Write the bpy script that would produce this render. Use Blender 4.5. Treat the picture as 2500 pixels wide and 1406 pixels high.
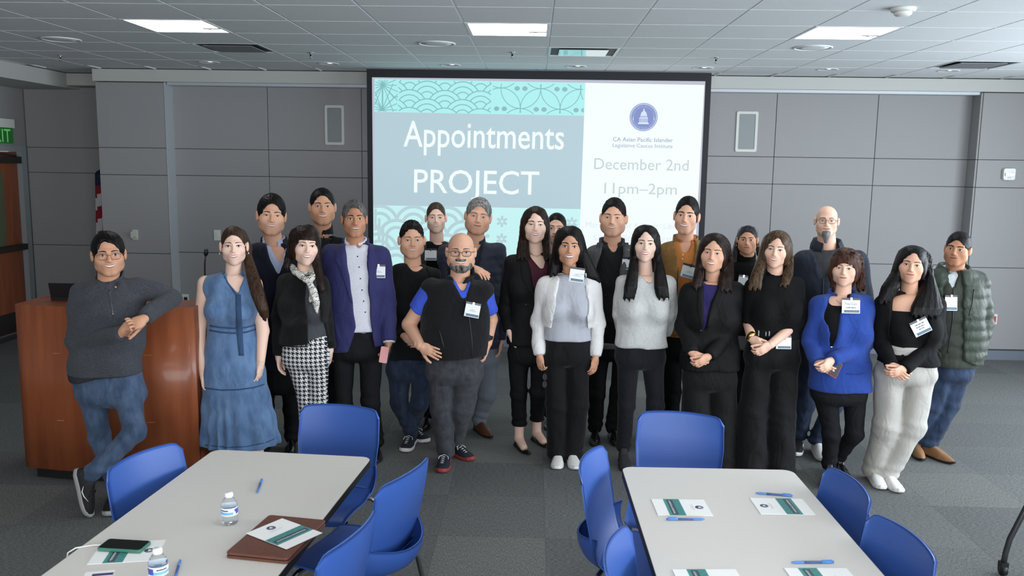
import bpy, math, random
import numpy as np
from mathutils import Matrix, Vector
from mathutils.bvhtree import BVHTree
for o in list(bpy.data.objects): bpy.data.objects.remove(o)
random.seed(7); RNG=np.random.RandomState(7)
SC=bpy.context.scene; COL=SC.collection
# ------------------------------------------------------------------ camera
FPX=2100.0; PT=0.1424; YW=-0.02375; RL=-0.01432; CH=2.089
def _rot(ax,a):
    c,s=math.cos(a),math.sin(a)
    return np.array({'x':[[1,0,0],[0,c,-s],[0,s,c]],'y':[[c,0,s],[0,1,0],[-s,0,c]],'z':[[c,-s,0],[s,c,0],[0,0,1]]}[ax])
CM=_rot('z',-YW)@_rot('x',-PT)@_rot('y',RL)
cam=bpy.data.cameras.new('camera'); camo=bpy.data.objects.new('camera',cam); COL.objects.link(camo)
cam.sensor_width=36; cam.lens=FPX/2500*36; cam.clip_start=.05; cam.clip_end=100
m=np.eye(4); m[:3,0]=CM[:,0]; m[:3,1]=CM[:,2]; m[:3,2]=-CM[:,1]; m[2,3]=CH
camo.matrix_world=Matrix(m.tolist()); SC.camera=camo
cam.dof.use_dof=True; cam.dof.focus_distance=5.9; cam.dof.aperture_fstop=5.6
def ray(u,v): return CM@np.array([(u-1250)/FPX,1.0,-(v-703)/FPX])
def G(u,v,z=0.0):
    d=ray(u,v); t=(z-CH)/d[2]; return d*t+np.array([0,0,CH])
def AT(u,v,Y):
    d=ray(u,v); t=Y/d[1]; return d*t+np.array([0,0,CH])
# ------------------------------------------------------------------ world, light, exposure
w=bpy.data.worlds.new('world'); SC.world=w; w.use_nodes=True
w.node_tree.nodes['Background'].inputs[0].default_value=(.70,.80,.95,1)
w.node_tree.nodes['Background'].inputs[1].default_value=1.0
def area(name,loc,rot,sx,sy,power,col):
    l=bpy.data.lights.new(name,'AREA'); l.shape='RECTANGLE'; l.size=sx; l.size_y=sy; l.energy=power; l.color=col
    o=bpy.data.objects.new(name,l); COL.objects.link(o); o.location=loc; o.rotation_euler=rot; return o
# daylight coming in through the window bands of the rear and right walls
area('daylight_rear',(1.2,-2.93,1.75),(math.radians(90),0,0),8.6,2.0,370,(.93,.97,1.0))
area('daylight_right',(6.06,3.6,1.7),(math.radians(90),0,math.radians(90)),8.4,1.9,520,(.82,.91,1.0))
SC.view_settings.view_transform='Standard'; SC.view_settings.look='None'
SC.view_settings.exposure=0.0; SC.view_settings.gamma=1.0; SC.view_settings.use_curve_mapping=False
# ------------------------------------------------------------------ materials
def lin(c):
    c=np.array(c,float)/255.0
    return tuple(np.where(c<=.04045,c/12.92,((c+.055)/1.055)**2.4))+(1.0,)
MATS={}
def mat(name,col,rough=.6,metal=0,bump=None,var=None,emis=None,trans=0,spec=.5,coat=0,sheen=0,sss=0,ior=1.45,wrinkle=None):
    """col: sRGB 0-255; bump=(scale,strength[,stretch xyz]); var=(scale,col2[,detail])"""
    if name in MATS: return MATS[name]
    mt=bpy.data.materials.new(name); mt.use_nodes=True; nt=mt.node_tree; b=nt.nodes['Principled BSDF']
    b.inputs['Base Color'].default_value=lin(col); b.inputs['Roughness'].default_value=rough; b.inputs['Metallic'].default_value=metal
    b.inputs['Specular IOR Level'].default_value=spec; b.inputs['IOR'].default_value=ior
    if coat: b.inputs['Coat Weight'].default_value=coat; b.inputs['Coat Roughness'].default_value=.15
    if sheen: b.inputs['Sheen Weight'].default_value=sheen
    if sss:
        b.inputs['Subsurface Weight'].default_value=sss; b.inputs['Subsurface Radius'].default_value=(.012,.005,.003); b.inputs['Subsurface Scale'].default_value=.6
    if trans: b.inputs['Transmission Weight'].default_value=trans
    if emis: b.inputs['Emission Color'].default_value=lin(emis[0]); b.inputs['Emission Strength'].default_value=emis[1]
    tc=None
    def coords(stretch):
        nonlocal tc
        if tc is None: tc=nt.nodes.new('ShaderNodeTexCoord')
        mp=nt.nodes.new('ShaderNodeMapping'); nt.links.new(tc.outputs['Object'],mp.inputs['Vector']); mp.inputs['Scale'].default_value=stretch
        return mp.outputs['Vector']
    if bump:
        nz=nt.nodes.new('ShaderNodeTexNoise'); nz.inputs['Scale'].default_value=bump[0]; nz.inputs['Detail'].default_value=3
        nt.links.new(coords(bump[2] if len(bump)>2 else (1,1,1)),nz.inputs['Vector'])
        bp=nt.nodes.new('ShaderNodeBump'); bp.inputs['Strength'].default_value=bump[1]; bp.inputs['Distance'].default_value=.01
        nt.links.new(nz.outputs['Fac'],bp.inputs['Height']); nt.links.new(bp.outputs['Normal'],b.inputs['Normal'])
        if wrinkle:
            n2=nt.nodes.new('ShaderNodeTexNoise'); n2.inputs['Scale'].default_value=wrinkle[0]; n2.inputs['Detail'].default_value=2.5; n2.inputs['Distortion'].default_value=1.2; n2.inputs['Roughness'].default_value=.45
            nt.links.new(coords((1,1,.55)),n2.inputs['Vector']); b2=nt.nodes.new('ShaderNodeBump'); b2.inputs['Strength'].default_value=wrinkle[1]; b2.inputs['Distance'].default_value=.03
            nt.links.new(n2.outputs['Fac'],b2.inputs['Height']); nt.links.new(b2.outputs['Normal'],bp.inputs['Normal'])
    if var:
        nz=nt.nodes.new('ShaderNodeTexNoise'); nz.inputs['Scale'].default_value=var[0]; nz.inputs['Detail'].default_value=4
        nt.links.new(coords(var[2] if len(var)>2 else (1,1,1)),nz.inputs['Vector'])
        rp=nt.nodes.new('ShaderNodeValToRGB'); rp.color_ramp.elements[0].position=.35; rp.color_ramp.elements[1].position=.65
        rp.color_ramp.elements[0].color=lin(col); rp.color_ramp.elements[1].color=lin(var[1])
        nt.links.new(nz.outputs['Fac'],rp.inputs['Fac']); nt.links.new(rp.outputs['Color'],b.inputs['Base Color'])
    MATS[name]=mt; return mt
# ------------------------------------------------------------------ mesh helpers
def link(name,me,parent=None,loc=None):
    o=bpy.data.objects.new(name,me); COL.objects.link(o)
    if parent is not None: o.parent=parent
    if loc is not None: o.location=loc
    return o
def tag(o,label=None,cat=None,group=None,kind=None):
    if label: o['label']=label
    if cat: o['category']=cat
    if group: o['group']=group
    if kind: o['kind']=kind
    return o
def thing(name,label,cat,loc=(0,0,0),rz=0,group=None):
    o=bpy.data.objects.new(name,None); o.empty_display_size=.1; COL.objects.link(o); o.location=loc; o.rotation_euler=(0,0,rz)
    return tag(o,label,cat,group)
class MB:
    """collects shapes; build() links them as one mesh"""
    def __init__(s): s.V=[]; s.F=[]; s.M=[]; s.mats=[]; s.S=[]
    def add(s,V,F,mt=None,smooth=False):
        n=len(s.V); s.V+= [tuple(float(c) for c in v) for v in V]
        if mt not in s.mats: s.mats.append(mt)
        k=s.mats.index(mt)
        for f in F: s.F.append(tuple(int(i)+n for i in f)); s.M.append(k); s.S.append(smooth)
        return s
    def box(s,x0,x1,y0,y1,z0,z1,mt=None):
        V=[(x,y,z) for z in (z0,z1) for y in (y0,y1) for x in (x0,x1)]
        return s.add(V,[(0,2,3,1),(4,5,7,6),(0,1,5,4),(2,6,7,3),(0,4,6,2),(1,3,7,5)],mt)
    def prism(s,poly,z0,z1,mt=None,smooth=False):
        n=len(poly); V=[(x,y,z0) for x,y in poly]+[(x,y,z1) for x,y in poly]
        s.add(V,[tuple(range(n-1,-1,-1)),tuple(range(n,2*n))],mt)
        k=len(s.V)-2*n
        for i in range(n):
            j=(i+1)%n; s.F.append((k+i,k+j,k+n+j,k+n+i)); s.M.append(s.mats.index(mt)); s.S.append(smooth)
        return s
    def tube(s,pts,r,mt=None,n=10,closed=False,cap=True):
        P=[np.array(p,float) for p in pts]; m_=len(P); rr=r if hasattr(r,'__len__') else [r]*m_
        V=[]; up=None
        for i in range(m_):
            a=P[i-1] if (i>0 or closed) else P[i]; b=P[(i+1)%m_] if (i<m_-1 or closed) else P[i]
            t=b-a; t/=np.linalg.norm(t)+1e-12
            if up is None: up=np.array([0,0,1.0]) if abs(t[2])<.9 else np.array([1.0,0,0])
            x=np.cross(up,t); x/=np.linalg.norm(x)+1e-12; y=np.cross(t,x); up=y
            for k in range(n):
                a_=2*math.pi*k/n; V.append(P[i]+rr[i]*(math.cos(a_)*x+math.sin(a_)*y))
        F=[]
        for i in range(m_ if closed else m_-1):
            for k in range(n):
                j=(i+1)%m_; F.append((i*n+k,i*n+(k+1)%n,j*n+(k+1)%n,j*n+k))
        if cap and not closed: F+= [tuple(range(n-1,-1,-1)),tuple((m_-1)*n+k for k in range(n))]
        return s.add(V,F,mt,True)
    def lathe(s,prof,c=(0,0,0),mt=None,n=24,smooth=True):
        V=[];m_=len(prof)
        for r,z in prof:
            for k in range(n):
                a=2*math.pi*k/n; V.append((c[0]+r*math.cos(a),c[1]+r*math.sin(a),c[2]+z))
        F=[(i*n+k,i*n+(k+1)%n,(i+1)*n+(k+1)%n,(i+1)*n+k) for i in range(m_-1) for k in range(n)]
        F+= [tuple(range(n-1,-1,-1)),tuple((m_-1)*n+k for k in range(n))]
        return s.add(V,F,mt,smooth)
    def mesh(s,name):
        me=bpy.data.meshes.new(name); me.from_pydata(s.V,[],s.F)
        for mt in s.mats:
            if mt: me.materials.append(mt)
        if len(s.mats)>1: me.polygons.foreach_set('material_index',s.M)
        me.polygons.foreach_set('use_smooth',s.S); me.update(); return me
    def build(s,name,parent=None,loc=None): return link(name,s.mesh(name),parent,loc)
def rrect(x0,x1,y0,y1,r,n=5):
    P=[]
    for cx,cy,a0 in ((x1-r,y1-r,0),(x0+r,y1-r,90),(x0+r,y0+r,180),(x1-r,y0+r,270)):
        for i in range(n+1):
            a=math.radians(a0+90*i/n); P.append((cx+r*math.cos(a),cy+r*math.sin(a)))
    return P
def bevelled(o,wd=.004,seg=2):
    md=o.modifiers.new('bevel','BEVEL'); md.width=wd; md.segments=seg; md.limit_method='ANGLE'; return o
TEXTCACHE={}
def text_mesh(body,size=1.0,align='CENTER',bold=0.0,space=1.0):
    """flat lettering: returns verts (x,y) and faces, built-in font"""
    key=(body,align,bold,space)
    if key not in TEXTCACHE:
        c=bpy.data.curves.new('t','FONT'); c.body=body; c.align_x=align; c.size=1; c.offset=bold; c.space_character=space; c.resolution_u=3
        o=bpy.data.objects.new('t',c); COL.objects.link(o); dg=bpy.context.evaluated_depsgraph_get()
        me=bpy.data.meshes.new_from_object(o.evaluated_get(dg))
        TEXTCACHE[key]=([tuple(v.co) for v in me.vertices],[tuple(p.vertices) for p in me.polygons])
        bpy.data.objects.remove(o); bpy.data.meshes.remove(me); bpy.data.curves.remove(c)
    V,F=TEXTCACHE[key]; return [(x*size,y*size) for x,y,_ in V],F
def copy_tree(o,parent=None,loc=None,rz=None):
    c=o.copy(); COL.objects.link(c); c.parent=parent
    if loc is not None: c.location=loc
    if rz is not None: c.rotation_euler=(0,0,rz)
    for ch in list(o.children): copy_tree(ch,c)
    return c
# ================================================================== THE ROOM
CZ=3.065; YF=9.586; YB=9.80; YR=10.40; XL=-6.15; XR=6.20; YREAR=-3.0
M_wall=mat('wall_fabric',(148,147,147),.9,bump=(500,.25),var=(700,(162,161,161)),spec=.2)
M_wallpaint=mat('wall_paint',(176,176,176),.8,bump=(60,.03))
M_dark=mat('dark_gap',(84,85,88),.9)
M_soff=mat('soffit_paint',(184,185,180),.7)
M_trim=mat('metal_trim',(186,192,196),.45,metal=.3)
M_base=mat('baseboard_vinyl',(112,120,132),.6)
M_ceil=mat('ceiling_tile',(218,222,222),.95,bump=(220,.3),spec=.2)
M_tbar=mat('ceiling_bar',(220,223,224),.5)
M_white=mat('white_plastic',(226,226,220),.45)
M_black=mat('black_plastic',(22,22,24),.45)
M_chrome=mat('chrome',(200,200,202),.12,metal=1)
# ---- floor with carpet tiles
fl=MB().box(XL-.1,XR+.1,YREAR-.1,YR+.2,-.12,-.006,mat('floor_slab',(60,62,62),.95)).build('floor'); tag(fl,'dark grey carpeted floor of the meeting room','floor',kind='structure')
def carpet(name,c1,c2,ax):
    mt=bpy.data.materials.new(name); mt.use_nodes=True; nt=mt.node_tree; b=nt.nodes['Principled BSDF']; b.inputs['Roughness'].default_value=.97; b.inputs['Specular IOR Level'].default_value=.15
    tc=nt.nodes.new('ShaderNodeTexCoord'); mp=nt.nodes.new('ShaderNodeMapping'); nt.links.new(tc.outputs['Object'],mp.inputs[0])
    mp.inputs['Scale'].default_value=(230,46,1) if ax==0 else (46,230,1)
    nz=nt.nodes.new('ShaderNodeTexNoise'); nz.inputs['Scale'].default_value=1; nz.inputs['Detail'].default_value=4; nz.inputs['Roughness'].default_value=.7; nt.links.new(mp.outputs[0],nz.inputs[0])
    rp=nt.nodes.new('ShaderNodeValToRGB'); rp.color_ramp.elements[0].position=.38; rp.color_ramp.elements[1].position=.66
    rp.color_ramp.elements[0].color=lin(c1); rp.color_ramp.elements[1].color=lin(c2)
    nt.links.new(nz.outputs[0],rp.inputs[0]); nt.links.new(rp.outputs[0],b.inputs['Base Color'])
    bp=nt.nodes.new('ShaderNodeBump'); bp.inputs['Strength'].default_value=.5; bp.inputs['Distance'].default_value=.004
    nt.links.new(nz.outputs[0],bp.inputs['Height']); nt.links.new(bp.outputs[0],b.inputs['Normal']); return mt
CT=[carpet('carpet_a',(80,82,81),(124,126,124),0),carpet('carpet_b',(83,85,84),(128,130,128),1),carpet('carpet_c',(77,79,79),(120,122,120),1),carpet('carpet_d',(88,89,87),(134,134,130),0)]
tme=[]
for mt in CT:
    g=.3043; tme.append(MB().box(-g,g,-g,g,-.006,0,mt).mesh('carpet_tile'))
for ix in range(-10,10):
    for iy in range(6,17):
        x=.098+.3048+.6096*ix; y=.05+.6096*iy
        if y-.3>YR or x<XL+.25 or x>XR-.25 or abs(x)>.62*y+.7: continue
        o=link('carpet_tile',tme[random.choice([0,0,1,1,2,2,3])],fl,(x,y,0))
# ---- ceiling
ce=MB().box(XL-.1,XR+.1,YREAR-.1,YR+.2,CZ+.012,CZ+.14,M_ceil).build('ceiling'); tag(ce,'suspended ceiling of pale grey square tiles','ceiling',kind='structure')
X0=.098; TS=.6096; Y0=6.19
occupied={(-5,0):1,(-1,0):1,(3,0):1,(-5,2):2,(0,2):2,(6,3):2}      # 1 light panels, 2 air diffusers
g=MB()
for i in range(-10,11): g.box(X0+TS*i-.008,X0+TS*i+.008,-2.9,YF-.02,CZ+.002,CZ+.012,M_tbar)
for j in range(-14,6):
    g.box(-6.1,6.1,Y0+TS*j-.006,Y0+TS*j+.006,CZ+.003,CZ+.0119,M_tbar)
g.build('ceiling_grid',ce)
tl=MB(); hx=TS/2-.009; tl.box(-hx,hx,-hx,hx,0,.0119,M_ceil); tlm=tl.mesh('ceiling_tile')
tlm2=MB().box(-hx,hx,-.06,hx,0,.0119,M_ceil).mesh('ceiling_tile_cut')
for i in range(-10,10):
    for j in range(-3,6):
        if (i,j) in occupied: continue
        xc=X0+TS*(i+.5); yc=Y0+TS*(j+.5)
        if abs(xc)>.62*yc+.8: continue
        if yc+.31>YF: continue
        link('ceiling_tile',tlm,ce,(xc,yc,CZ))
# ---- walls
def panels(parent,axis,pos,cuts,zc,side=-1,th=.02):
    """fabric panels with recessed joints; axis 'y': wall plane y=pos, cuts along x"""
    for a,b in zip(cuts[:-1],cuts[1:]):
        for z0,z1 in zip(zc[:-1],zc[1:]):
            gp=.003; mb=MB()
            if axis=='y': mb.box(a+gp,b-gp,pos+(side*th if side<0 else 0),pos+(0 if side<0 else th),z0+gp,z1-gp,M_wall)
            else: mb.box(pos+(side*th if side<0 else 0),pos+(0 if side<0 else th),a+gp,b-gp,z0+gp,z1-gp,M_wall)
            o=mb.build('wall_panel',parent); bevelled(o,.003,1)
ZC=[.115,1.035,1.915,2.215,2.93]
wb=MB().box(-4.10,4.86,YB,YB+.2,-.1,CZ,M_dark).build('wall_back'); tag(wb,'recessed back wall with grey fabric panels behind the group','wall',kind='structure')
panels(wb,'y',YB,[-4.09,-3.01,-1.95,-.85,.35,1.5,2.67,3.78,4.85],ZC)
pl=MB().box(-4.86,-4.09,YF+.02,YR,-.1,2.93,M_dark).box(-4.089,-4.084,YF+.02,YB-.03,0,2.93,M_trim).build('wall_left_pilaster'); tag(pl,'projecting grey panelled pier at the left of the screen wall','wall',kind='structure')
panels(pl,'y',YF+.02,[-4.86,-4.09],ZC)
MB().box(-4.092,-4.080,YF-.004,YB-.02,.0,2.93,M_trim).build('corner_trim',pl)
pr=MB().box(4.82,XR,YF+.02,YR,-.1,2.93,M_dark).build('wall_right_pilaster'); tag(pr,'projecting grey panelled pier at the right of the screen wall','wall',kind='structure')
panels(pr,'y',YF+.02,[4.82,6.19],ZC)
panels(pr,'x',4.82,[YF+.005,YB-.02],ZC)
wl=MB().box(XL,-4.86,YR,YR+.2,-.1,CZ,M_dark).build('wall_left_recess'); tag(wl,'dim grey panelled wall of the recess beside the door','wall',kind='structure')
panels(wl,'y',YR,[XL+.01,-4.86],ZC)
# left wall with a door opening
DY0,DY1,DZ=9.28,10.25,2.16
wleft=MB().box(XL-.2,XL,YREAR,DY0-.06,-.1,CZ,M_wall).box(XL-.2,XL,DY1+.10,YR+.2,-.1,CZ,M_wall).box(XL-.2,XL,DY0-.06,DY1+.10,DZ+.06,CZ,M_wall).build('wall_left'); tag(wleft,'shadowed grey side wall holding the wooden exit door','wall',kind='structure')
M_frame=mat('door_frame_paint',(150,158,160),.5)
M_wood=mat('cherry_wood',(134,70,40),.42,var=(3,(150,82,48),(6,6,.5)),coat=.25)
dr=thing('door_1','wooden exit door with metal frame, narrow glass and push bar','door',(XL,9.43,0)); dr['kind']='structure'
MB().box(-.12,.02,DY0-.06-9.43,DY0-9.43,0,DZ+.06,M_frame).box(-.12,.02,DY1-9.43,DY1+.10-9.43,0,DZ+.06,M_frame).box(-.12,.02,DY0-9.43,DY1-9.43,DZ,DZ+.06,M_frame).build('door_frame',dr)
a,b=DY0-9.43+.004,DY1-9.43-.004
MB().box(-.085,-.04,a,b,.01,DZ-.004,M_wood).build('door_leaf',dr)
lf=MB().box(-.038,-.034,a+.14,b-.3,1.02,1.92,mat('door_glass',(92,96,72),.15,spec=.6)).build('door_window',dr)
M_brz=mat('dark_bronze',(70,64,60),.4,metal=.6)
MB().box(-.04,.03,a+.02,b-.0,.99,1.06,M_brz).box(-.04,.045,a+.1,b-.2,1.0,1.05,M_brz).build('push_bar',dr)
MB().box(-.04,.03,a+.3,b-.02,2.02,2.10,M_brz).tube([(.01,b-.1,2.11),(.05,b-.35,2.125),(.01,b-.6,2.13)],.012,M_brz).build('door_closer',dr)
MB().box(-.04,-.033,a+.01,b-.01,.02,.26,mat('kick_plate',(54,50,50),.5,metal=.3)).build('kick_plate',dr)
# right and rear walls with window bands (outside the frame, they let the daylight in)
M_mull=mat('window_frame_grey',(120,124,128),.5)
wr=MB().box(XR,XR+.2,YREAR,YR+.2,-.1,.7,M_wallpaint).box(XR,XR+.2,YREAR,YR+.2,2.72,CZ,M_wallpaint).box(XR,XR+.2,7.9,YR+.2,.7,2.72,M_wallpaint).box(XR,XR+.2,YREAR,-.7,.7,2.72,M_wallpaint).build('wall_right'); tag(wr,'side wall with a long band of windows','wall',kind='structure')
rr=MB().box(XL,XR,YREAR-.2,YREAR,-.1,.7,M_wallpaint).box(XL,XR,YREAR-.2,YREAR,2.8,CZ,M_wallpaint).box(XL,-3.2,YREAR-.2,YREAR,.7,2.8,M_wallpaint).box(5.6,XR,YREAR-.2,YREAR,.7,2.8,M_wallpaint).build('wall_rear'); tag(rr,'rear wall behind the photographer with wide windows','wall',kind='structure')
def window(name,label,axis,pos,a0,a1,z0,z1,n):
    t=thing(name,label,'window'); t['kind']='structure'; f=MB()
    def bx(a,b,c,d): (f.box(a,b,pos-.04,pos+.04,c,d,M_mull) if axis=='y' else f.box(pos-.04,pos+.04,a,b,c,d,M_mull))
    bx(a0,a1,z0,z0+.05); bx(a0,a1,z1-.05,z1)
    for i in range(n+1):
        a=a0+(a1-a0)*i/n; bx(a-.025,a+.025,z0,z1)
    f.build('window_frame',t)
    gm=mat('window_glass',(235,240,245),.02,trans=1,ior=1.05)
    for i in range(n):
        p0=a0+(a1-a0)*i/n+.025; p1=a0+(a1-a0)*(i+1)/n-.025; mb=MB()
        (mb.box(p0,p1,pos-.004,pos+.004,z0+.05,z1-.05,gm) if axis=='y' else mb.box(pos-.004,pos+.004,p0,p1,z0+.05,z1-.05,gm)); mb.build('window_pane',t)
window('window_1','long window band in the right wall','x',XR+.1,-.7,7.9,.7,2.72,6)
window('window_2','wide window band in the rear wall','y',YREAR-.1,-3.2,5.6,.7,2.8,6)
# soffit along the top of the screen wall and bulkhead at the left
so=MB().box(-4.87,XR,YF-.03,YR,2.935,CZ,M_soff).box(-4.07,4.80,YF+.03,YB,2.905,2.935,M_trim).build('trim_1'); tag(so,'pale soffit band running above the wall panels','soffit',kind='structure')
bh=MB().box(XL,-5.45,3.0,YR,2.90,CZ,M_soff).box(-5.45,-4.87,10.1,YR,2.93,CZ,M_soff).build('trim_2'); tag(bh,'dim bulkhead along the left wall ceiling','soffit',kind='structure')
for nm,args,lb in (('baseboard_right',(4.80,XR,YF-.018,YF+.0,0,.105),'blue grey vinyl baseboard on the right pier'),('baseboard_back',(-4.08,4.79,YB-.035,YB-.02,0,.105),'blue grey vinyl baseboard under the screen'),('baseboard_left',(-4.88,-4.07,YF-.018,YF+.0,0,.105),'grey vinyl baseboard on the left pier'),('baseboard_recess',(XL,-4.87,YR-.035,YR-.02,0,.105),'dark vinyl baseboard in the door recess')):
    tag(MB().box(*args,M_base).build(nm),lb,'baseboard',kind='structure')
tag(MB().box(XL,XL+.02,5.0,DY0-.07,0,.3,mat('dark_base',(48,50,52),.7)).build('baseboard_left_wall'),'dark baseboard along the shadowed left wall','baseboard',kind='structure')
# ---- ceiling fixtures
M_lit=mat('light_diffuser',(250,250,252),.5,emis=((255,252,250),9.0))
cols={-5:'above the left pier, leftmost of the three lit panels',-1:'above the middle of the screen',3:'at the right, above the right wall panels'}
def ceil_light(i,j,label):
    xc=X0+TS*(i+.5); yc=Y0+TS*(j+.5); t=thing('ceiling_light',label,'ceiling light',(xc,yc,CZ),0,'square ceiling light panels'); q=TS/2-.004; e=.022
    MB().box(-q,q,-q,-q+e,-.002,.0119,M_tbar).box(-q,q,q-e,q,-.002,.0119,M_tbar).box(-q,-q+e,-q+e,q-e,-.002,.0119,M_tbar).box(q-e,q,-q+e,q-e,-.002,.0119,M_tbar).build('frame',t)
    MB().box(-q+e,q-e,-q+e,q-e,.004,.0119,M_lit).build('diffuser',t)
    MB().box(.15,q-e,.06,.10,-.004,.004,mat('sensor_grey',(150,150,150),.5)).lathe([(.014,-.008),(.02,-.002),(.02,.002)],(.2,.08,0),mat('sensor_grey',(150,150,150),.5),12).build('sensor',t)
    return t
for i in (-5,-1,3): ceil_light(i,0,'bright square ceiling light panel '+cols[i])
for i,j,n in ((-5,-6,'leftmost'),(-1,-6,'middle'),(3,-6,'rightmost'),(-5,-11,'left'),(-1,-11,'central'),(3,-11,'right')):
    ceil_light(i,j,'ceiling light panel over the photographer, %s of its row'%n)
M_vent=mat('vent_metal',(196,200,200),.35,metal=.2); M_slot=mat('vent_slot',(38,40,42),.6)
M_mir=mat('vent_mirror',(190,205,208),.08,metal=.9)
for (i,j),(nm,lab,mm) in {(-5,2):('air_vent','dark grey slot air diffuser behind the left ceiling light',mat('vent_grey',(120,122,124),.6)),(0,2):('air_vent','shiny air diffuser mirroring the screen, near the screen top',M_mir),(6,3):('air_vent','slot air diffuser in the ceiling at the far right',mat('vent_grey',(120,122,124),.6))}.items():
    t=thing(nm,lab,'air vent',(X0+TS*(i+.5),Y0+TS*(j+.5),CZ)); q=TS/2-.006
    MB().box(-q,q,-q,-q+.02,-.002,.0119,M_vent).box(-q,q,q-.02,q,-.002,.0119,M_vent).box(-q,-q+.02,-q+.02,q-.02,-.002,.0119,M_vent).box(q-.02,q,-q+.02,q-.02,-.002,.0119,M_vent).build('frame',t)
    MB().box(-q+.02,q-.02,-q+.02,q-.02,.010,.0119,M_slot).build('slot',t)
    MB().box(-.21,.21,-.21,.21,-.008,-.002,mm).build('plate',t)
M_refl=mat('downlight_reflector',(210,212,214),.15,metal=.85)
dl=None
for k,(u,v) in enumerate([(510,149),(802,147),(1100,148),(1407,151),(1716,157),(2020,167),(2315,177)]):
    p=G(u,v,CZ); y=min(p[1],9.0)
    t=thing('downlight','recessed round downlight, number %s from the left in the row by the screen wall'%['one','two','three','four','five','six','seven'][k],'downlight',(p[0]*8.80/p[1],8.80,CZ),0,'recessed downlights near the screen wall')
    MB().lathe([(.105,.002),(.105,-.004),(.092,-.004),(.082,.004),(.081,.006)],(0,0,0),M_tbar,28).build('trim_ring',t)
    MB().lathe([(.080,-.0015),(.055,.003),(.03,.006),(.0005,.0065)],(0,0,0),M_refl,28).build('reflector',t)
for k,(u,v) in enumerate([(211,112),(1065,104),(1970,122)]):
    p=G(u,v,CZ); t=thing('ceiling_speaker','round white ceiling speaker grille, %s of three'%['leftmost','middle','rightmost'][k],'speaker',(p[0],7.25,CZ),0,'round ceiling speakers')
    MB().lathe([(.155,.004),(.155,-.006),(.145,-.009),(.137,-.006),(.137,-.002)],(0,0,0),M_tbar,32).build('rim',t)
    MB().lathe([(.1365,-.003),(.08,-.006),(.001,-.007)],(0,0,0),M_ceil,32).build('grille',t)
for k,(u,v) in enumerate([(147,136),(759,129),(1251,128),(1748,141)]):
    p=G(u,v,CZ); t=thing('sprinkler','small pendant fire sprinkler, number %s from the left'%['one','two','three','four'][k],'sprinkler',(p[0],p[1],CZ),0,'ceiling fire sprinklers')
    MB().lathe([(.034,.003),(.034,-.003),(.012,-.005),(.011,-.03),(.006,-.034),(.006,-.046),(.02,-.047),(.02,-.050)],(0,0,0),M_chrome,16).build('sprinkler_head',t)
p=G(2205,20,CZ); t=thing('smoke_detector','white round smoke detector on the ceiling at upper right','smoke detector',(p[0],p[1],CZ))
MB().lathe([(.075,.003),(.075,-.012),(.066,-.022),(.06,-.022)],(0,0,0),M_white,28).build('base',t); MB().lathe([(.052,-.022),(.052,-.036),(.04,-.046),(.012,-.048),(.001,-.048)],(0,0,0),M_white,28).build('sensor_dome',t)
# ---- projection screen with the slide
SY=9.15
sc=thing('projection_screen','large pull-down projection screen with black border showing a teal slide','projector screen',(0,SY,0))
M_sb=mat('screen_border',(24,24,30),.6)
SZ1,SZ0=3.055,.86; SX0,SX1=-1.765,1.812
MB().box(SX0,SX1,0,.012,SZ1-.085,SZ1,M_sb).box(SX0,SX0+.055,0,.012,SZ0,SZ1-.085,M_sb).box(SX1-.06,SX1,0,.012,SZ0,SZ1-.085,M_sb).box(SX0+.055,SX1-.06,0,.012,SZ0,SZ0+.05,M_sb).build('black_border',sc)
MB().box(SX0-.02,SX1+.02,-.02,.05,SZ0-.03,SZ0,M_sb).build('bottom_bar',sc)
def glow(name,c,s=1):
    # screen cloth lit by the projector: c is the projected colour, the grey base reflects the room
    e=np.maximum(np.array(lin(c)[:3])-.09,0.0); mt=mat(name,(96,98,100),.9,spec=.1); p_=mt.node_tree.nodes['Principled BSDF']; p_.inputs['Emission Color'].default_value=tuple(e)+(1,); p_.inputs['Emission Strength'].default_value=1.0; return mt
MB().box(SX0+.055,SX1-.06,.004,.012,SZ0+.05,SZ1-.085,glow('screen_fabric',(190,192,205))).build('screen_fabric',sc)
# slide coordinates: a 0..1 left to right, b 0..1 top to bottom, projected slightly keystoned
A=np.array([[-1.683,2.955],[1.742,2.932],[1.720,.98],[-1.715,.985]])
def S(a,b):
    t=A[0]*(1-a)+A[1]*a; q=A[3]*(1-a)+A[2]*a; p=t*(1-b)+q*b; return p
def flat(mb,pts,faces,off,mt):
    mb.add([(p[0],.004-off,p[1]) for p in pts],faces,mt)
E_=.60
sl=MB(); W1=.6415; B0,B1,B2=.003,.172,.667
gw=glow('slide_white',(246,254,255)); gt=glow('slide_teal',(180,242,240)); gb=glow('slide_panel',(186,208,216)); gl=glow('slide_line',(146,192,197))
gt2=glow('slide_teal_pale',(204,246,246))
def quad(mb,a0,b0,a1,b1,off,mt): flat(mb,[S(a0,b0),S(a1,b0),S(a1,b1),S(a0,b1)],[(3,2,1,0)],off,mt)
sl=MB(); quad(sl,0,0,1,1,.0012,gw); sl.build('slide_page',sc)
sl=MB(); quad(sl,0,0,W1,B1,.0024,gt); sl.build('slide_pattern_band',sc)
sl=MB(); quad(sl,0,B1,W1,B2,.0024,gb); sl.build('slide_title_panel',sc)
sl=MB(); quad(sl,0,B2,W1,1,.0024,gt2); sl.build('slide_pattern_band',sc)
AR=(A[1][0]-A[0][0])/(A[0][1]-A[3][1])      # slide aspect, so circles stay round
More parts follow.
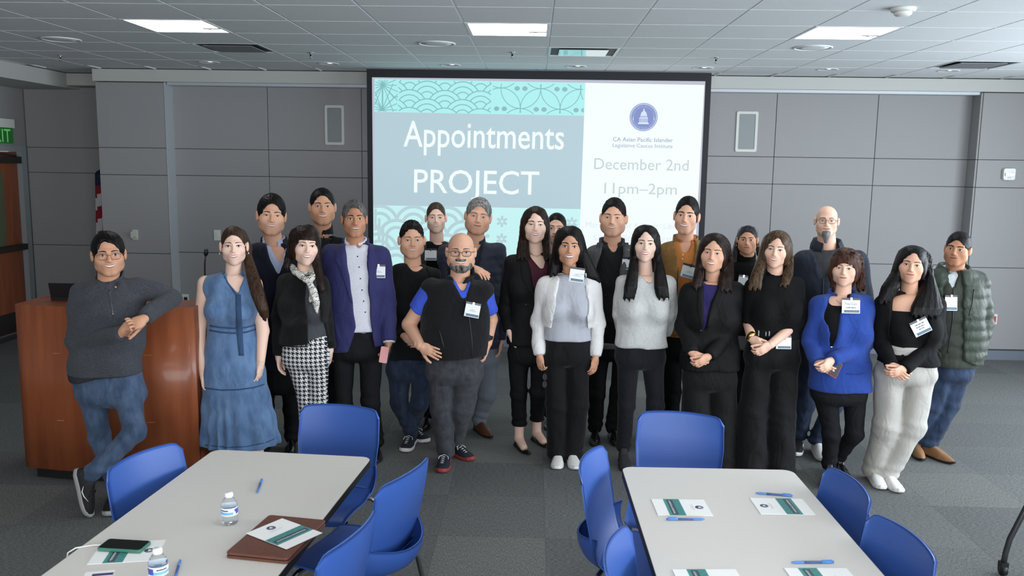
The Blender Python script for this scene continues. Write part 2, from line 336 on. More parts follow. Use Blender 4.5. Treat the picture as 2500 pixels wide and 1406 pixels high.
def stroke(mb,pts,wd,off,mt,clip):
    """polyline in slide space (a, b*1/AR units) clipped to a box"""
    a0,b0,a1,b1=clip
    for (x0,y0),(x1,y1) in zip(pts[:-1],pts[1:]):
        if min(x0,x1)<a0 or max(x0,x1)>a1 or min(y0,y1)<b0 or max(y0,y1)>b1: continue
        dx,dy=x1-x0,(y1-y0)/AR; l=math.hypot(dx,dy)+1e-9; nx,ny=-dy/l*wd/2,dx/l*wd/2*AR
        flat(mb,[S(x0+nx,y0+ny),S(x1+nx,y1+ny),S(x1-nx,y1-ny),S(x0-nx,y0-ny)],[(0,1,2,3)],off,mt)
def arc(cx,cy,r,a0=0,a1=360,n=40): return [(cx+r*math.cos(math.radians(a0+(a1-a0)*i/n)),cy-r*AR*math.sin(math.radians(a0+(a1-a0)*i/n))) for i in range(n+1)]
ln=MB(); off=.0036; ST=.0032
cl=(.001,B0,.072,B1-.002)                                   # star lines at the left
for cx,cy in ((.026,.032),(.024,.160)):
    for k in range(16):
        a=math.radians(22.5*k); n=24
        stroke(ln,[(cx+.085*i/n*math.cos(a),cy+.085*i/n*math.sin(a)*AR) for i in range(n+1)],ST*.8,off,gl,cl)
for x0,y0,x1,y1 in ((.026,.03,.06,.096),(.06,.096,.024,.16),(.026,.03,.0,.096),(.0,.096,.024,.16),(.06,.096,.072,.09)):
    stroke(ln,[(x0+(x1-x0)*i/12,y0+(y1-y0)*i/12) for i in range(13)],ST*.8,off,gl,cl)
cl=(.0725,B0,.359,B1-.002); pw=.1085
for row in range(-1,5):                                     # overlapping wave scallops
    for c in range(-1,5):
        cx=.0725+pw*(c+.5*(row%2))+.035; cy=.0+.046*row+.055
        for r in (.054,.039,.023):
            pts=arc(cx,cy,r,0,180,30)
            # the rows below cover the lower part
            vis=[p for p in pts]
            seg=[]
            for p,q in zip(vis[:-1],vis[1:]):
                mx,my=(p[0]+q[0])/2,(p[1]+q[1])/2; hid=False
                for sx in (-.5,.5):
                    ccx,ccy=cx+pw*sx,cy+.046
                    if (mx-ccx)**2+((my-ccy)/AR)**2<.054**2: hid=True
                for sx in (0,-1,1):
                    if (mx-cx-pw*sx)**2+((my-cy-.092)/AR)**2<.054**2: hid=True
                if not hid: stroke(ln,[p,q],ST,off,gl,cl)
cl=(.36,B0,W1-.002,B1-.002); R=.0605; fl_=[]
for row in range(-1,3):                                     # interlocked circles and four-petal blossoms
    for c in range(-1,8):
        cx=.386+R*c*1.0; cy=.035+R*AR*row
        if (c+row)%2==0: stroke(ln,arc(cx+R,cy,R,0,360,60),ST*.8,off,gl,cl)
def blob(mb,cx,cy,ra,rb,ang,mt,clip,off_):
    pts=[]
    for i in range(16):
        t=2*math.pi*i/16; x=ra*math.cos(t); y=rb*math.sin(t); c_,s_=math.cos(ang),math.sin(ang)
        pts.append((min(max(cx+x*c_-y*s_,clip[0]),clip[2]),min(max(cy+(x*s_+y*c_)*AR,clip[1]),clip[3])))
    if pts[0][0]==pts[8][0] : return
    flat(mb,[S(*p) for p in pts],[tuple(range(15,-1,-1))],off_,mt)
for row,(c0,cy) in enumerate(((.447,.036),(.386,.143))):
    for c in range(4):
        cx=c0+2*R*c
        if cx>W1+.01: continue
        for k in range(4):
            a=math.pi/2*k; blob(ln,cx+.0118*math.cos(a),cy+.0118*math.sin(a)*AR,.0082,.0070,a,glow('slide_blossom',(148,190,197)),cl,off)
ln.build('slide_pattern_lines',sc)
ln=MB(); gl2=glow('slide_line_pale',(190,214,220)); cl=(.001,B2+.004,.359,.999)
for row in range(4):                                        # cloud arcs of the lower band
    for c in range(-1,4):
        cx=.02+.105*(c+.5*(row%2)); cy=B2+.10+.075*row
        for r in (.055,.033): stroke(ln,arc(cx,cy,r,10,170,24),.010,off,gl2,cl)
for k in range(4): stroke(ln,[(.006+.012*k,B2+.02+.05*k+.004*i) for i in range(30)],.008,off,gl2,(.001,B2+.004,.07,.999))
cl=(.36,B2+.004,W1-.002,.999)
for row in range(3):
    for c in range(4):
        cx=.40+.072*c; cy=B2+.075+.095*row
        for k in range(6):
            a=math.pi/3*k+.52; blob(ln,cx+.011*math.cos(a),cy+.011*math.sin(a)*AR,.0075,.0042,a,gl2,cl,off)
ln.build('slide_pattern_lines',sc)
def slide_text(name,body,acx,bbase,asize_w,mt,bold=0.0,align='CENTER',hscale=None):
    V,F=text_mesh(body,1.0,align,bold); V=np.array(V); wd=V[:,0].max()-V[:,0].min(); k=asize_w/wd; xm=(V[:,0].max()+V[:,0].min())/2
    kh=k*AR if hscale is None else hscale*AR
    # one object per word
    fx=sorted(range(len(F)),key=lambda i:V[list(F[i]),0].min()); words=[]; right=-1e9
    for i in fx:
        l_,r_=V[list(F[i]),0].min(),V[list(F[i]),0].max()
        if l_-right>.17: words.append([])
        words[-1].append(F[i]); right=max(right,r_)
    for wf in words:
        ids=sorted({i for f_ in wf for i in f_}); mp={i:n for n,i in enumerate(ids)}; mb=MB()
        flat(mb,[S(acx+(V[i,0]-xm)*k,bbase-V[i,1]*kh) for i in ids],[tuple(mp[i] for i in f_) for f_ in wf],.0048,mt); mb.build(name,sc)
gtx=glow('slide_text_white',(246,255,255)); gtg=glow('slide_text_grey',(200,212,214)); gtd=glow('slide_text_slate',(158,172,188))
slide_text('slide_text','Appointments',.337,.350,.492,gtx,.006,hscale=.112)
slide_text('slide_text','PROJECT',.318,.594,.386,gtx,.004,hscale=.103)
slide_text('slide_text','CA Asian Pacific Islander',.823,.302,.182,gtd,.006)
slide_text('slide_text','Legislative Caucus Institute',.823,.333,.182,gtd,.0)
slide_text('slide_text','December 2nd',.822,.452,.288,gtg,.0,hscale=.0495)
slide_text('slide_text','11pm\u20132pm',.823,.580,.222,gtg,.0,hscale=.0475)
gtf=glow('slide_text_faint',(222,234,237))
slide_text('slide_text','Martin Luther King, Jr. Library',.815,.765,.31,gtf,-.004)
slide_text('slide_text','San Jose State University',.815,.835,.26,gtf,-.004)
# round seal with the domed building
se=MB(); g1=glow('seal_blue',(136,146,198)); g2=glow('seal_white',(218,230,246))
cx,cy=.822,.173
def disc(mb,r,off_,mt,cx=cx,cy=cy): flat(mb,[S(*p) for p in arc(cx,cy,r,0,360,48)[:-1]],[tuple(range(47,-1,-1))],off_,mt)
disc(se,.0425,.003,g1); disc(se,.0410,.0036,g2); disc(se,.0375,.0042,g1)
stroke(se,arc(cx,cy,.0395,0,360,60),.0012,.0042,g1,(0,0,1,1))
def sq(x0,y0,x1,y1,x2=None,x3=None):
    x2=x1 if x2 is None else x2; x3=x0 if x3 is None else x3
    flat(se,[S(cx+x0,cy-y0*AR),S(cx+x1,cy-y0*AR),S(cx+x2,cy-y1*AR),S(cx+x3,cy-y1*AR)],[(0,1,2,3)],.0048,g2)
sq(-.0165,-.021,.0165,-.018); sq(-.0145,-.018,.0145,-.0155)
for k in range(7): sq(-.0125+.0038*k,-.0155,-.0105+.0038*k,-.004)
sq(-.0135,-.004,.0135,-.0015)
for k in range(5): sq(-.0095+.0044*k,-.0015,-.0072+.0044*k,.004)
sq(-.0105,.004,.0105,.006)
flat(se,[S(cx+x,cy-y*AR) for x,y in [(-.0092,.006),(.0092,.006),(.0086,.011),(.0062,.0155),(.0025,.018),(-.0025,.018),(-.0062,.0155),(-.0086,.011)]],[tuple(range(8))],.0048,g2)
sq(-.0022,.018,.0022,.0225); sq(-.0009,.0225,.0009,.0265)
def ring_text(body,r,a_mid,sz,flip=False):
    n=len(body); step=sz*.62/r
    for i,ch in enumerate(body):
        if ch==' ': continue
        V,F=text_mesh(ch,sz); k=(i-(n-1)/2)*step
        a=a_mid-k if not flip else a_mid+k; rot=a-math.pi/2 if not flip else a+math.pi/2
        c_,s_=math.cos(rot),math.sin(rot); bx,by=r*math.cos(a),r*math.sin(a)
        flat(se,[S(cx+bx+x*c_-y*s_,cy-(by+x*s_+y*c_)*AR) for x,y in V],F,.0048,g2)
ring_text('California Asian Pacific Islander',.0300,math.pi/2,.0056); ring_text('Legislative Caucus Institute',.0345,-math.pi/2,.0056,True)
for sgn in (-1,1):
    for k in (-1,0,1):
        a=(0 if sgn>0 else math.pi)+k*.1-sgn*.12; blob(se,cx+.032*math.cos(a),cy-.032*math.sin(a)*AR,.0011,.0011,0,g2,(0,0,1,1),.0048)
se.build('slide_seal',sc)
tag(MB().box(-.012,.012,-.002,0,-.012,.012,mat('blue_tape',(60,110,170),.6)).build('tape_tab',None,AT(1312,168,9.1)+np.array([0,-.0,.0])),'tiny blue tape tab at the top edge of the screen','tape')
# ---- wall fittings
def wall_speaker(label,u0,v0,u1,v1):
    p,q=AT(u0,v0,YB),AT(u1,v1,YB); wd,hg=(q[0]-p[0])/2,(p[2]-q[2])/2; t=thing('wall_speaker',label,'speaker',((p[0]+q[0])/2,YB-.02,(p[2]+q[2])/2),0,'in-wall speakers beside the screen')
    P=rrect(-wd,wd,-hg,hg,.018); f=MB(); n=len(P); Q=[(x*(1-.028/wd),y*(1-.028/hg)) for x,y in P]
    V=[(x,-.014,y) for x,y in P]+[(x,-.014,y) for x,y in Q]+[(x,.0,y) for x,y in P]
    F=[]
    for i in range(n):
        j=(i+1)%n; F+= [(i,j,n+j,n+i),(2*n+i,2*n+j,j,i)]
    f.add(V,F,mat('speaker_frame',(206,206,198),.5)); f.build('frame',t)
    MB().box(-wd+.024,wd-.024,-.009,-.002,-hg+.024,hg-.024,mat('speaker_grille',(150,156,156),.7,bump=(900,.4))).build('grille',t)
wall_speaker('tall in-wall speaker with pale frame left of the screen',794,257,842,354)
wall_speaker('tall in-wall speaker with pale frame right of the screen',1798,272,1845,371)
def plate(name,label,cat,u,v,Y,w_,h_,build):
    p=AT(u,v,Y); t=thing(name,label,cat,(p[0],p[1],p[2])); build(t,w_,h_); return t
M_ivory=mat('ivory_plastic',(200,202,190),.5)
def b_thermo(t,w_,h_):
    MB().box(-.03,.03,-.012,.0,-.057,.057,M_ivory).build('back_plate',t); MB().box(-.042,.028,-.034,-.012,-.035,.038,M_ivory).box(-.008,.018,-.036,-.034,-.026,-.022,mat('grey_slot',(90,92,90),.6)).build('cover',t)
plate('thermostat','ivory wall thermostat on the left pier','thermostat',331,573,YF-.001,.07,.11,b_thermo)
def b_switch(t,w_,h_):
    MB().box(-.038,.038,-.008,0,-.06,.06,M_white).build('plate',t); MB().box(-.016,.016,-.013,-.008,-.03,.03,M_white).build('rocker',t)
plate('light_switch','white wall switch plate behind the woman in denim','switch',531,574,YB-.021,.07,.11,b_switch)
def b_out(t,w_,h_):
    MB().box(-.04,.04,-.008,0,-.062,.062,M_white).build('plate',t); MB().box(-.014,.026,-.012,-.008,-.045,.03,M_black).build('socket',t)
plate('wall_outlet','white wall outlet with black socket above the lectern end','outlet',453,731,YB-.021,.07,.11,b_out)
def b_strobe(t,w_,h_):
    bd=MB(); bd.prism(rrect(-.062,.062,-.058,.065,.02),0,.04,M_white)
    o=bd.build('body',t); o.rotation_euler=(math.radians(90),0,0)
    MB().box(-.048,.05,-.058,-.04,-.016,.014,M_chrome).lathe([(.02,0),(.016,.012),(.001,.018)],(0,0,0),M_white,12).build('strobe_lens',t)
    V,F=text_mesh('FIRE',.022); MB().add([(x,-.0405,y-.042) for x,y in V],F,mat('grey_ink',(150,150,150),.6)).build('lettering',t)
plate('fire_strobe','white fire alarm strobe on the right pier','fire alarm',2460,426,YF-.001,.1,.1,b_strobe)
def b_red(t,w_,h_):
    MB().box(-.034,.034,-.008,0,-.057,.057,M_white).build('plate',t); MB().box(-.02,.02,-.012,-.008,-.034,.034,mat('red_rocker',(196,70,50),.5)).build('rocker',t)
plate('wall_outlet','white wall plate with a red rocker by the man in green','outlet',2426,779,YF-.001,.07,.11,b_red)
# exit sign on the left wall above the door
ex=thing('exit_sign','green lit exit sign above the wooden door','sign',(XL,9.80,2.37))
MB().box(0,.05,-.3,.3,.06,.16,M_white).build('housing',ex)
MB().box(.018,.03,-.29,.29,-.12,.07,mat('exit_green',(30,90,40),.4,emis=((40,150,60),.12))).build('panel',ex)
V,F=text_mesh('EXIT',.24); MB().add([(.0315,.02+x*.9,y*.9-.105) for x,y in V],F,mat('exit_letter',(120,210,120),.5,emis=((120,220,120),.25))).build('lettering',ex)
# flag in the corner behind the left pier
fg=thing('flag','hanging flag with red and white stripes half hidden behind the left pier','flag',(-5.03,9.98,0))
MB().tube([(0,0,.04),(0,0,2.05)],.014,mat('pole_wood',(120,90,50),.4)).build('pole',fg)
MB().lathe([(.16,0),(.16,.03),(.05,.05),(.03,.09)],(0,0,0),mat('brass_dark',(120,96,50),.35,metal=.8)).build('base',fg)
MB().lathe([(.001,1.99+.12),(.02,2.1),(.015,2.04),(.02,2.0)][::-1],(0,0,.05),mat('brass_dark',(120,96,50),.35,metal=.8),12).build('finial',fg)
NF=60; NZ=28; R_=mat('flag_red',(130,24,40),.8); W_=mat('flag_white',(190,188,186),.8); Bm=mat('flag_navy',(28,32,62),.8); f=MB(); V=[]
for iz in range(NZ+1):
    z=1.96-iz*(1.28/NZ); sp=.4+.6*iz/NZ
    for k in range(NF+1):
        a=k/NF*2*math.pi*.98; r=(.05+.055*sp)+.022*sp*math.sin(9*a+.3*iz*.1); V.append((r*math.cos(a)*.95,r*math.sin(a),z+.10*math.sin(a+.6)*sp))
F3=[[],[],[]]
for iz in range(NZ):
    for k in range(NF):
        q=(iz*(NF+1)+k,iz*(NF+1)+k+1,(iz+1)*(NF+1)+k+1,(iz+1)*(NF+1)+k)
        idx=2 if iz<3 else ((iz-3+k//6)//3)%2
        F3[idx].append(q)
f.add(V,F3[0],R_,True)
for idx,mt_ in ((1,W_),(2,Bm)): 
    f.mats.append(mt_)
    for q in F3[idx]: f.F.append(q); f.M.append(idx); f.S.append(True)
f.build('cloth',fg)
# ================================================================== FURNITURE
# ---- lectern
lc=thing('lectern','wide cherry wood lectern with bowed front, man leaning on it','lectern',(-2.72,5.33,0))
LW,LD,LT=.575,.62,1.165; nb=20
front=[(-LW+2*LW*i/nb,-.075*(1-((i/nb)*2-1)**2)) for i in range(nb+1)]
inner=[(x,y+.03) for x,y in front][::-1]
MB().prism(front+inner,.085,LT,M_wood,True).build('front_panel',lc)
MB().box(LW-.028,LW-.001,.031,LD,.085,LT,M_wood).build('side_panel',lc); MB().box(-LW+.001,-LW+.028,.031,LD,.085,LT,M_wood).build('side_panel',lc)
MB().prism([(x*.995,y+.032) for x,y in front]+[(LW-.03,.30),(-LW+.03,.30)],LT-.035,LT-.004,M_wood).build('top_shelf',lc)
MB().box(-LW+.03,LW-.03,.30,LD-.01,LT-.2,LT-.17,M_wood).build('desk',lc)
MB().prism([(x*.93,y*.8+.055) for x,y in front]+[(LW*.93,LD-.06),(-LW*.93,LD-.06)],0,.085,mat('toe_kick',(18,16,15),.7)).build('toe_kick',lc)
for x in (-.28,.28): 
    for z in (.42,.86): MB().box(x-.035,x+.035,-.0752+.075*(x/LW)**2-.001,-.070+.075*(x/LW)**2,z,z+.003,mat('wood_scratch',(186,130,84),.6)).build('scratch',lc)
lp=thing('laptop','dark open laptop on the lectern behind the man','laptop',(-3.02,5.60,LT-.003))
MB().box(-.15,.15,-.08,.12,0,.018,M_black).build('keyboard_base',lp)
q=MB().box(-.15,.15,-.004,.004,0,.10,M_black).build('lid',lp,(0,-.075,.018)); q.rotation_euler=(math.radians(12),0,0)
mc=thing('microphone','black gooseneck microphone on the lectern by the denim dress','microphone',(-2.17,5.60,LT-.003))
MB().lathe([(.05,0),(.05,.012),(.02,.022)],(0,0,0),M_black).build('base',mc)
MB().tube([(0,0,.01),(0,0,.15),(.01,-.02,.25),(.03,-.05,.31)],.005,M_black).build('gooseneck',mc)
MB().tube([(.03,-.05,.31),(.036,-.06,.325),(.045,-.075,.35)],[.009,.015,.012],M_black,12).build('capsule',mc)
# ---- tables
M_top=mat('table_laminate',(208,204,197),.6,var=(600,(214,210,204)),spec=.3)
M_edge=mat('table_edge',(26,25,25),.5)
def table(label,cx,cy,rz,wd,ln_):
    t=thing('meeting_table',label,'table',(cx,cy,0),rz); q=rrect(-wd/2,wd/2,-ln_/2,ln_/2,.05,7)
    q2=rrect(-wd/2+.003,wd/2-.003,-ln_/2+.003,ln_/2-.003,.048,7)
    MB().prism(q,.709,.7385,M_edge).build('edge_band',t); MB().prism(q2,.7385,.7405,M_top).build('tabletop',t)
    for sy in (-1,1):
        MB().tube([(0,sy*(ln_/2-.28),.06),(0,sy*(ln_/2-.28),.70)],.035,M_edge,14).box(-.26,.26,sy*(ln_/2-.28)-.03,sy*(ln_/2-.28)+.03,.69,.709,M_edge).build('leg_column',t)
        for sx in (-1,1):
            MB().tube([(0,sy*(ln_/2-.28),.07),(sx*.2,sy*(ln_/2-.28),.05),(sx*.31,sy*(ln_/2-.28),.035)],[.03,.024,.018],M_edge,10).lathe([(.022,0),(.022,.02),(.012,.036)],(sx*.30,sy*(ln_/2-.28),0),M_black,12).build('foot',t)
    MB().box(-.04,.04,-ln_/2+.3,ln_/2-.3,.64,.70,M_edge).build('stretcher',t)
    return t
table('beige table at left with black edge holding two water bottles',-1.165,3.085,math.radians(-4.5),.765,1.52)
table('pale beige table at right set with four brochures',.812,3.005,math.radians(.6),.775,1.52)
# ---- blue shell chairs
M_blue=mat('blue_plastic',(54,88,160),.38,bump=(900,.05),spec=.45)
M_leg=mat('chair_chrome',(150,150,152),.22,metal=1)
def shell(nx,nt,fn,th,mt):
    P=np.array([[fn(-1+2*i/nx,j/nt) for i in range(nx+1)] for j in range(nt+1)])
    du=np.gradient(P,axis=1); dv=np.gradient(P,axis=0); N=np.cross(du,dv); N/=np.linalg.norm(N,axis=2,keepdims=True)+1e-9
    A_=P.reshape(-1,3); B_=(P+N*th).reshape(-1,3); n=len(A_); F=[]
    I=lambda j,i:j*(nx+1)+i
    for j in range(nt):
        for i in range(nx): F+= [(I(j,i),I(j,i+1),I(j+1,i+1),I(j+1,i))[::-1],(n+I(j,i),n+I(j,i+1),n+I(j+1,i+1),n+I(j+1,i))]
    for j in range(nt): F+= [(I(j,0),n+I(j,0),n+I(j+1,0),I(j+1,0))[::-1],(I(j,nx),I(j+1,nx),n+I(j+1,nx),n+I(j,nx))[::-1]]
    for i in range(nx): F+= [(I(0,i),I(0,i+1),n+I(0,i+1),n+I(0,i))[::-1],(I(nt,i),n+I(nt,i),n+I(nt,i+1),I(nt,i+1))[::-1]]
    return MB().add(np.vstack([A_,B_]),F,mt,True)
def curve(pts,t):
    x=np.linspace(0,1,len(pts)); p=np.array(pts,float)
    # catmull-rom
    k=min(int(t*(len(pts)-1)),len(pts)-2); f=t*(len(pts)-1)-k
    p0,p1,p2,p3=p[max(k-1,0)],p[k],p[k+1],p[min(k+2,len(pts)-1)]
    return .5*((2*p1)+(-p0+p2)*f+(2*p0-5*p1+4*p2-p3)*f*f+(-p0+3*p1-3*p2+p3)*f**3)
def back_fn(s,t):
    y,z=curve([(.165,.462),(.195,.53),(.222,.64),(.248,.75),(.272,.845)],t)
    w_=np.interp(t,[0,.25,.6,1],[.185,.205,.218,.212])
    zc=0
    # rounded top corners
    if t>.8:
        q=(t-.8)/.2; e=max(0,abs(s)-.80)/.20; cut=.040*(1-math.sqrt(max(0,1-e*e)))*q; z-=cut; y-=cut*.25
    z+= .010*(1-s*s)*max(0,(t-.6)/.4)
    return (s*w_,y-.040*s*s*(.4+.6*t),z)
def seat_fn(s,t):
    y,z=curve([(-.235,.415),(-.215,.437),(-.12,.448),(0,.443),(.12,.446),(.175,.462)],t)
    w_=np.interp(t,[0,.15,.6,1],[.190,.215,.222,.188])
    z+=.012*abs(s)**3
    return (s*w_,y,z)
def rim_fn(s,t):
    y,z=curve([(.13,.438),(.20,.430),(.252,.450),(.278,.495),(.284,.535)],t)
    w_=np.interp(t,[0,.4,.7,1],[.19,.212,.222,.226])
    side=abs(s)**2.2
    return (s*w_,y-side*(.085+.05*t),z+side*.05*t+.0*s)
chair0=None
def make_chair(loc,rz,label):
    global chair0
    if chair0 is None:
        t=thing('shell_chair',label,'chair',loc,rz,'blue shell chairs around the two tables')
        back=shell(20,20,back_fn,-.009,M_blue).build('backrest',t); shell(20,18,seat_fn,-.010,M_blue).build('seat',t); shell(20,12,rim_fn,-.008,M_blue).build('rear_rim',t)
        for sx in (-1,1):
            for sy in (-1,1):
                MB().tube([(sx*.05,sy*.14,.418),(sx*.15,sy*.15,.416),(sx*.195,sy*.158,.410),(sx*.214,sy*.168,.392),(sx*.222,sy*.178,.36),(sx*.235,sy*.215,.18),(sx*.245,sy*.24,.012)],.0115,M_leg,12).lathe([(.016,0),(.016,.02),(.012,.03)],(sx*.245,sy*.24,0),M_black,10).build('leg',t)
        MB().box(-.05,.05,-.16,.16,.410,.428,M_leg).build('seat_support',t)
        chair0=t; return t
    c=copy_tree(chair0,None,loc,rz); c['label']=label; return c
for (x,y),a,l in (((-1.017,4.013),-10.6,'blue plastic shell chair at the far end of the left table, facing the camera'),
    ((-1.405,3.39),71,'blue shell chair on the left side of the left table, by the leaning man'),
    ((-.73,3.446),-110.7,'blue shell chair right of the left table, farther one, seen from behind with open slot'),
    ((-.84,2.83),-104,'blue shell chair right of the left table, nearer one, cut by the photo edge'),
    ((.711,4.013),-12.7,'blue plastic shell chair at the far end of the right table, facing the camera'),
    ((.50,3.49),72,'blue shell chair left of the right table, farther one, seen edge on'),
    ((.53,2.63),75,'blue shell chair left of the right table, nearer one, only its top showing'),
    ((1.04,3.32),-86.5,'dark blue shell chair right of the right table, farther one by black boots'),
    ((1.05,2.81),-82.8,'dark blue shell chair right of the right table, nearer one at the photo bottom')):
    make_chair((x,y,0),math.radians(a),l)
# ---- things on the tables
TZ=.7405
M_pet=mat('bottle_plastic',(238,242,246),.06,trans=.95,ior=1.18)
M_lab=mat('bottle_label',(120,180,226),.4); M_cap=mat('bottle_cap',(240,240,240),.4); M_lab2=mat('label_blue_dark',(70,84,176),.4); M_labw=mat('label_white',(236,240,244),.4)
def bottle(x,y,label,rz):
    t=thing('water_bottle',label,'bottle',(x,y,TZ),rz,'small water bottles on the left table'); R=.0290; hz_=.74
    prof=[(.02,.001),(.0265,.004),(R,.012)]+[(R-(.0022 if k%2 else 0),.014+.0045*k) for k in range(8)]+[(R,.052),(R,.092)]+[(R-(.0018 if k%2 else 0),.094+.004*k) for k in range(4)]+[(.0265,.112),(.022,.124),(.0155,.136),(.0125,.141),(.0125,.150)]
    MB().lathe([(r_*1.055,z_*hz_) for r_,z_ in prof],(0,0,0),M_pet,32).build('body',t)
    lb=MB(); n=40
    for k in range(n):
        a0,a1=2*math.pi*k/n,2*math.pi*(k+1)/n; rr=R*1.0+.0020; fk=(k%20)/20
        bands=[(.052,.058,M_labw),(.058,.072,M_lab if fk<.62 else (M_labw if fk<.75 else M_lab2)),(.072,.086,M_labw if fk<.7 else M_lab2),(.086,.092,M_labw)]
        for z0,z1,mm in bands: lb.add([(rr*math.cos(a),rr*math.sin(a),z) for a,z in ((a0,z0*hz_),(a1,z0*hz_),(a1,z1*hz_),(a0,z1*hz_))],[(0,1,2,3)],mm,True)
        if .08<fk<.42: lb.add([((rr+.0004)*math.cos(a),(rr+.0004)*math.sin(a),z) for a,z in ((a0,.077*hz_),(a1,.077*hz_),(a1,.083*hz_),(a0,.083*hz_))],[(0,1,2,3)],mat('label_brown',(86,60,80),.5),True)
    lb.build('label',t)
    MB().lathe([(.0145,.104),(.015,.107),(.015,.117),(.0135,.120),(.001,.1202)],(0,0,0),M_cap,24).build('cap',t)
p=G(561,1277,TZ); bottle(p[0],p[1],'clear water bottle standing mid table near the blue pen',.35)
p=G(388,1425,TZ); bottle(p[0],p[1],'clear water bottle beside the phone, cut by the photo edge',1.5)
M_pen=mat('pen_blue',(96,158,232),.25,trans=.4); M_penin=mat('pen_ink',(70,84,130),.4)
def pen(a,b,label,z=TZ):
    a=np.array(a,float);b=np.array(b,float); d=b-a; L=.148; c=(a+b)/2; an=math.atan2(d[1],d[0])
    t=thing('pen',label,'pen',(c[0],c[1],z+.0052),an,'blue stick pens on the tables')
    MB().tube([(-.074,0,0),(-.062,0,0),(-.02,0,0),(.05,0,0)],[.002,.0042,.0045,.0045],M_pen,10).build('barrel',t)
    MB().tube([(-.03,0,.0),(.045,0,.0)],.0047,M_penin,8).build('print_band',t)
    MB().tube([(.03,0,0),(.06,0,0),(.074,0,0)],[.0052,.0052,.004],M_pen,10).box(.035,.068,-.0015,.0015,.004,.0075,M_pen).build('cap',t)
for a,b,l in (((627,1207),(640,1172),'blue pen lying alone near the middle of the left table'),((429,1408),(436,1385),'blue pen by the front water bottle at the photo edge'),((1722,1270),(1625,1270),'blue pen below the left brochure on the right table'),((1844,1206),(1935,1213),'blue pen above the right far brochure'),((1930,1376),(2037,1375),'blue pen above the right near brochure')):
    pen(G(*a,TZ)[:2],G(*b,TZ)[:2],l)
M_paper=mat('brochure_paper',(238,238,236),.6); M_teal=mat('brochure_teal',(70,142,136),.5); M_slate=mat('brochure_slate',(62,80,88),.5); M_ink=mat('brochure_ink',(226,236,236),.5); M_navy=mat('seal_ink',(58,56,92),.5); M_lg=mat('brochure_grey',(176,180,184),.6)
def brochure(cx,cy,rz,label,z=TZ,tilt=(0,0)):
    """long axis local x, seal end at -x"""
    t=thing('brochure',label,'brochure',(cx,cy,z+.001),rz,'folded workshop brochures on the tables'); t.rotation_euler=(tilt[0],tilt[1],rz)
    L,W=.216,.165
    MB().box(-L/2,L/2,-W/2,W/2,0,.0016,M_paper).build('paper',t)
    bx0,bx1=-L/2+L*.48,-L/2+L*.78
    b=MB().box(bx0,bx1,-W/2,W/2,.0016,.0019,M_teal); b.build('teal_band',t)
    MB().box(bx0+.028,bx1-.012,-W/2+.008,W/2-.008,.0019,.0022,M_slate).build('title_box',t)
    mb=MB()
    for k,(tx,xx,sz) in enumerate((('COMMUNITY WORKSHOP',bx0+.0385,.0108),)):
        V,F=text_mesh(tx,sz,'CENTER',.01); mb.add([(xx-y*-1,x*-1*-1,.0025) if False else (xx-y*-1*1,-x*-1,.0025) for x,y in V],F,M_ink)
    mb.box(bx0+.0435,bx0+.0450,-W*.40,W*.40,.0022,.0025,M_ink); mb.build('title_text',t)
    g_=MB()
    for k in range(6):
        y0=-W/2+.012+k*.027
        for s in (-1,1): g_.add([(bx0+.004,y0,.0022),(bx0+.006,y0,.0022),(bx0+.026,y0+s*.013,.0022),(bx0+.024,y0+s*.013,.0022)],[(0,1,2,3)],M_slate)
    g_.build('band_pattern',t)
    sx=-L/2+L*.17
    sm=MB().lathe([(.0165,.0016),(.0165,.0020)],(sx,0,0),M_navy,28).lathe([(.0125,.0020),(.0125,.0022)],(sx,0,0),M_lg,24).lathe([(.0112,.0022),(.0112,.0024)],(sx,0,0),M_navy,24)
    sm.box(sx-.0035,sx+.004,-.0055,.0055,.0024,.0026,M_paper); sm.box(sx-.0075,sx-.0035,-.0028,.0028,.0024,.0026,M_paper); sm.build('seal',t)
    tx=MB()
    for k,wd in enumerate((.03,.024)): tx.box(sx+.024+.006*k,sx+.0255+.006*k,-wd,wd,.0016,.0019,M_lg)
    tx.build('small_print',t); return t
pi=math.pi
c=(np.array(G(1590,1218,TZ))+G(1741,1262,TZ))/2; brochure(c[0],c[1],pi+.03,'brochure at the far left of the right table, seal toward the right')
c=(np.array(G(1831,1215,TZ))+G(1991,1260,TZ))/2; brochure(c[0],c[1],.02,'brochure at the far right of the right table, seal toward the left')
p=G(1722,1391,TZ); brochure(p[0],p[1]-.083,pi+.06,'brochure at the near left of the right table, cut by the photo edge')
p=G(1993,1388,TZ); brochure(p[0],p[1]-.083,pi+.05,'brochure at the near right of the right table, cut by the photo edge')
pf=thing('leather_portfolio','brown leather portfolio case at the edge of the left table','portfolio',(-.895,2.905,TZ),math.radians(-9))
M_lea=mat('brown_leather',(104,62,46),.45,bump=(260,.25),var=(40,(96,56,42)))
o=MB().prism(rrect(-.115,.115,-.165,.165,.014),0.0,.010,M_lea).build('lower_cover',pf); bevelled(o,.004)
o=MB().prism(rrect(-.115,.115,-.165,.165,.014),.012,.022,M_lea).build('upper_cover',pf); bevelled(o,.004)
MB().prism(rrect(-.110,.110,-.160,.160,.012),.0095,.0125,M_black).build('zip_line',pf)
c=(np.array(G(598,1297,TZ+.03))+G(790,1300,TZ+.03))/2
brochure(c[0],c[1],math.atan2(-.122,.186),'brochure lying askew on top of the brown leather portfolio',TZ+.0235)
c=(np.array(G(222,1385,TZ))+G(395,1314,TZ))/2; brochure(c[0],c[1],pi+.19,'brochure half covered by the green-cased phone')
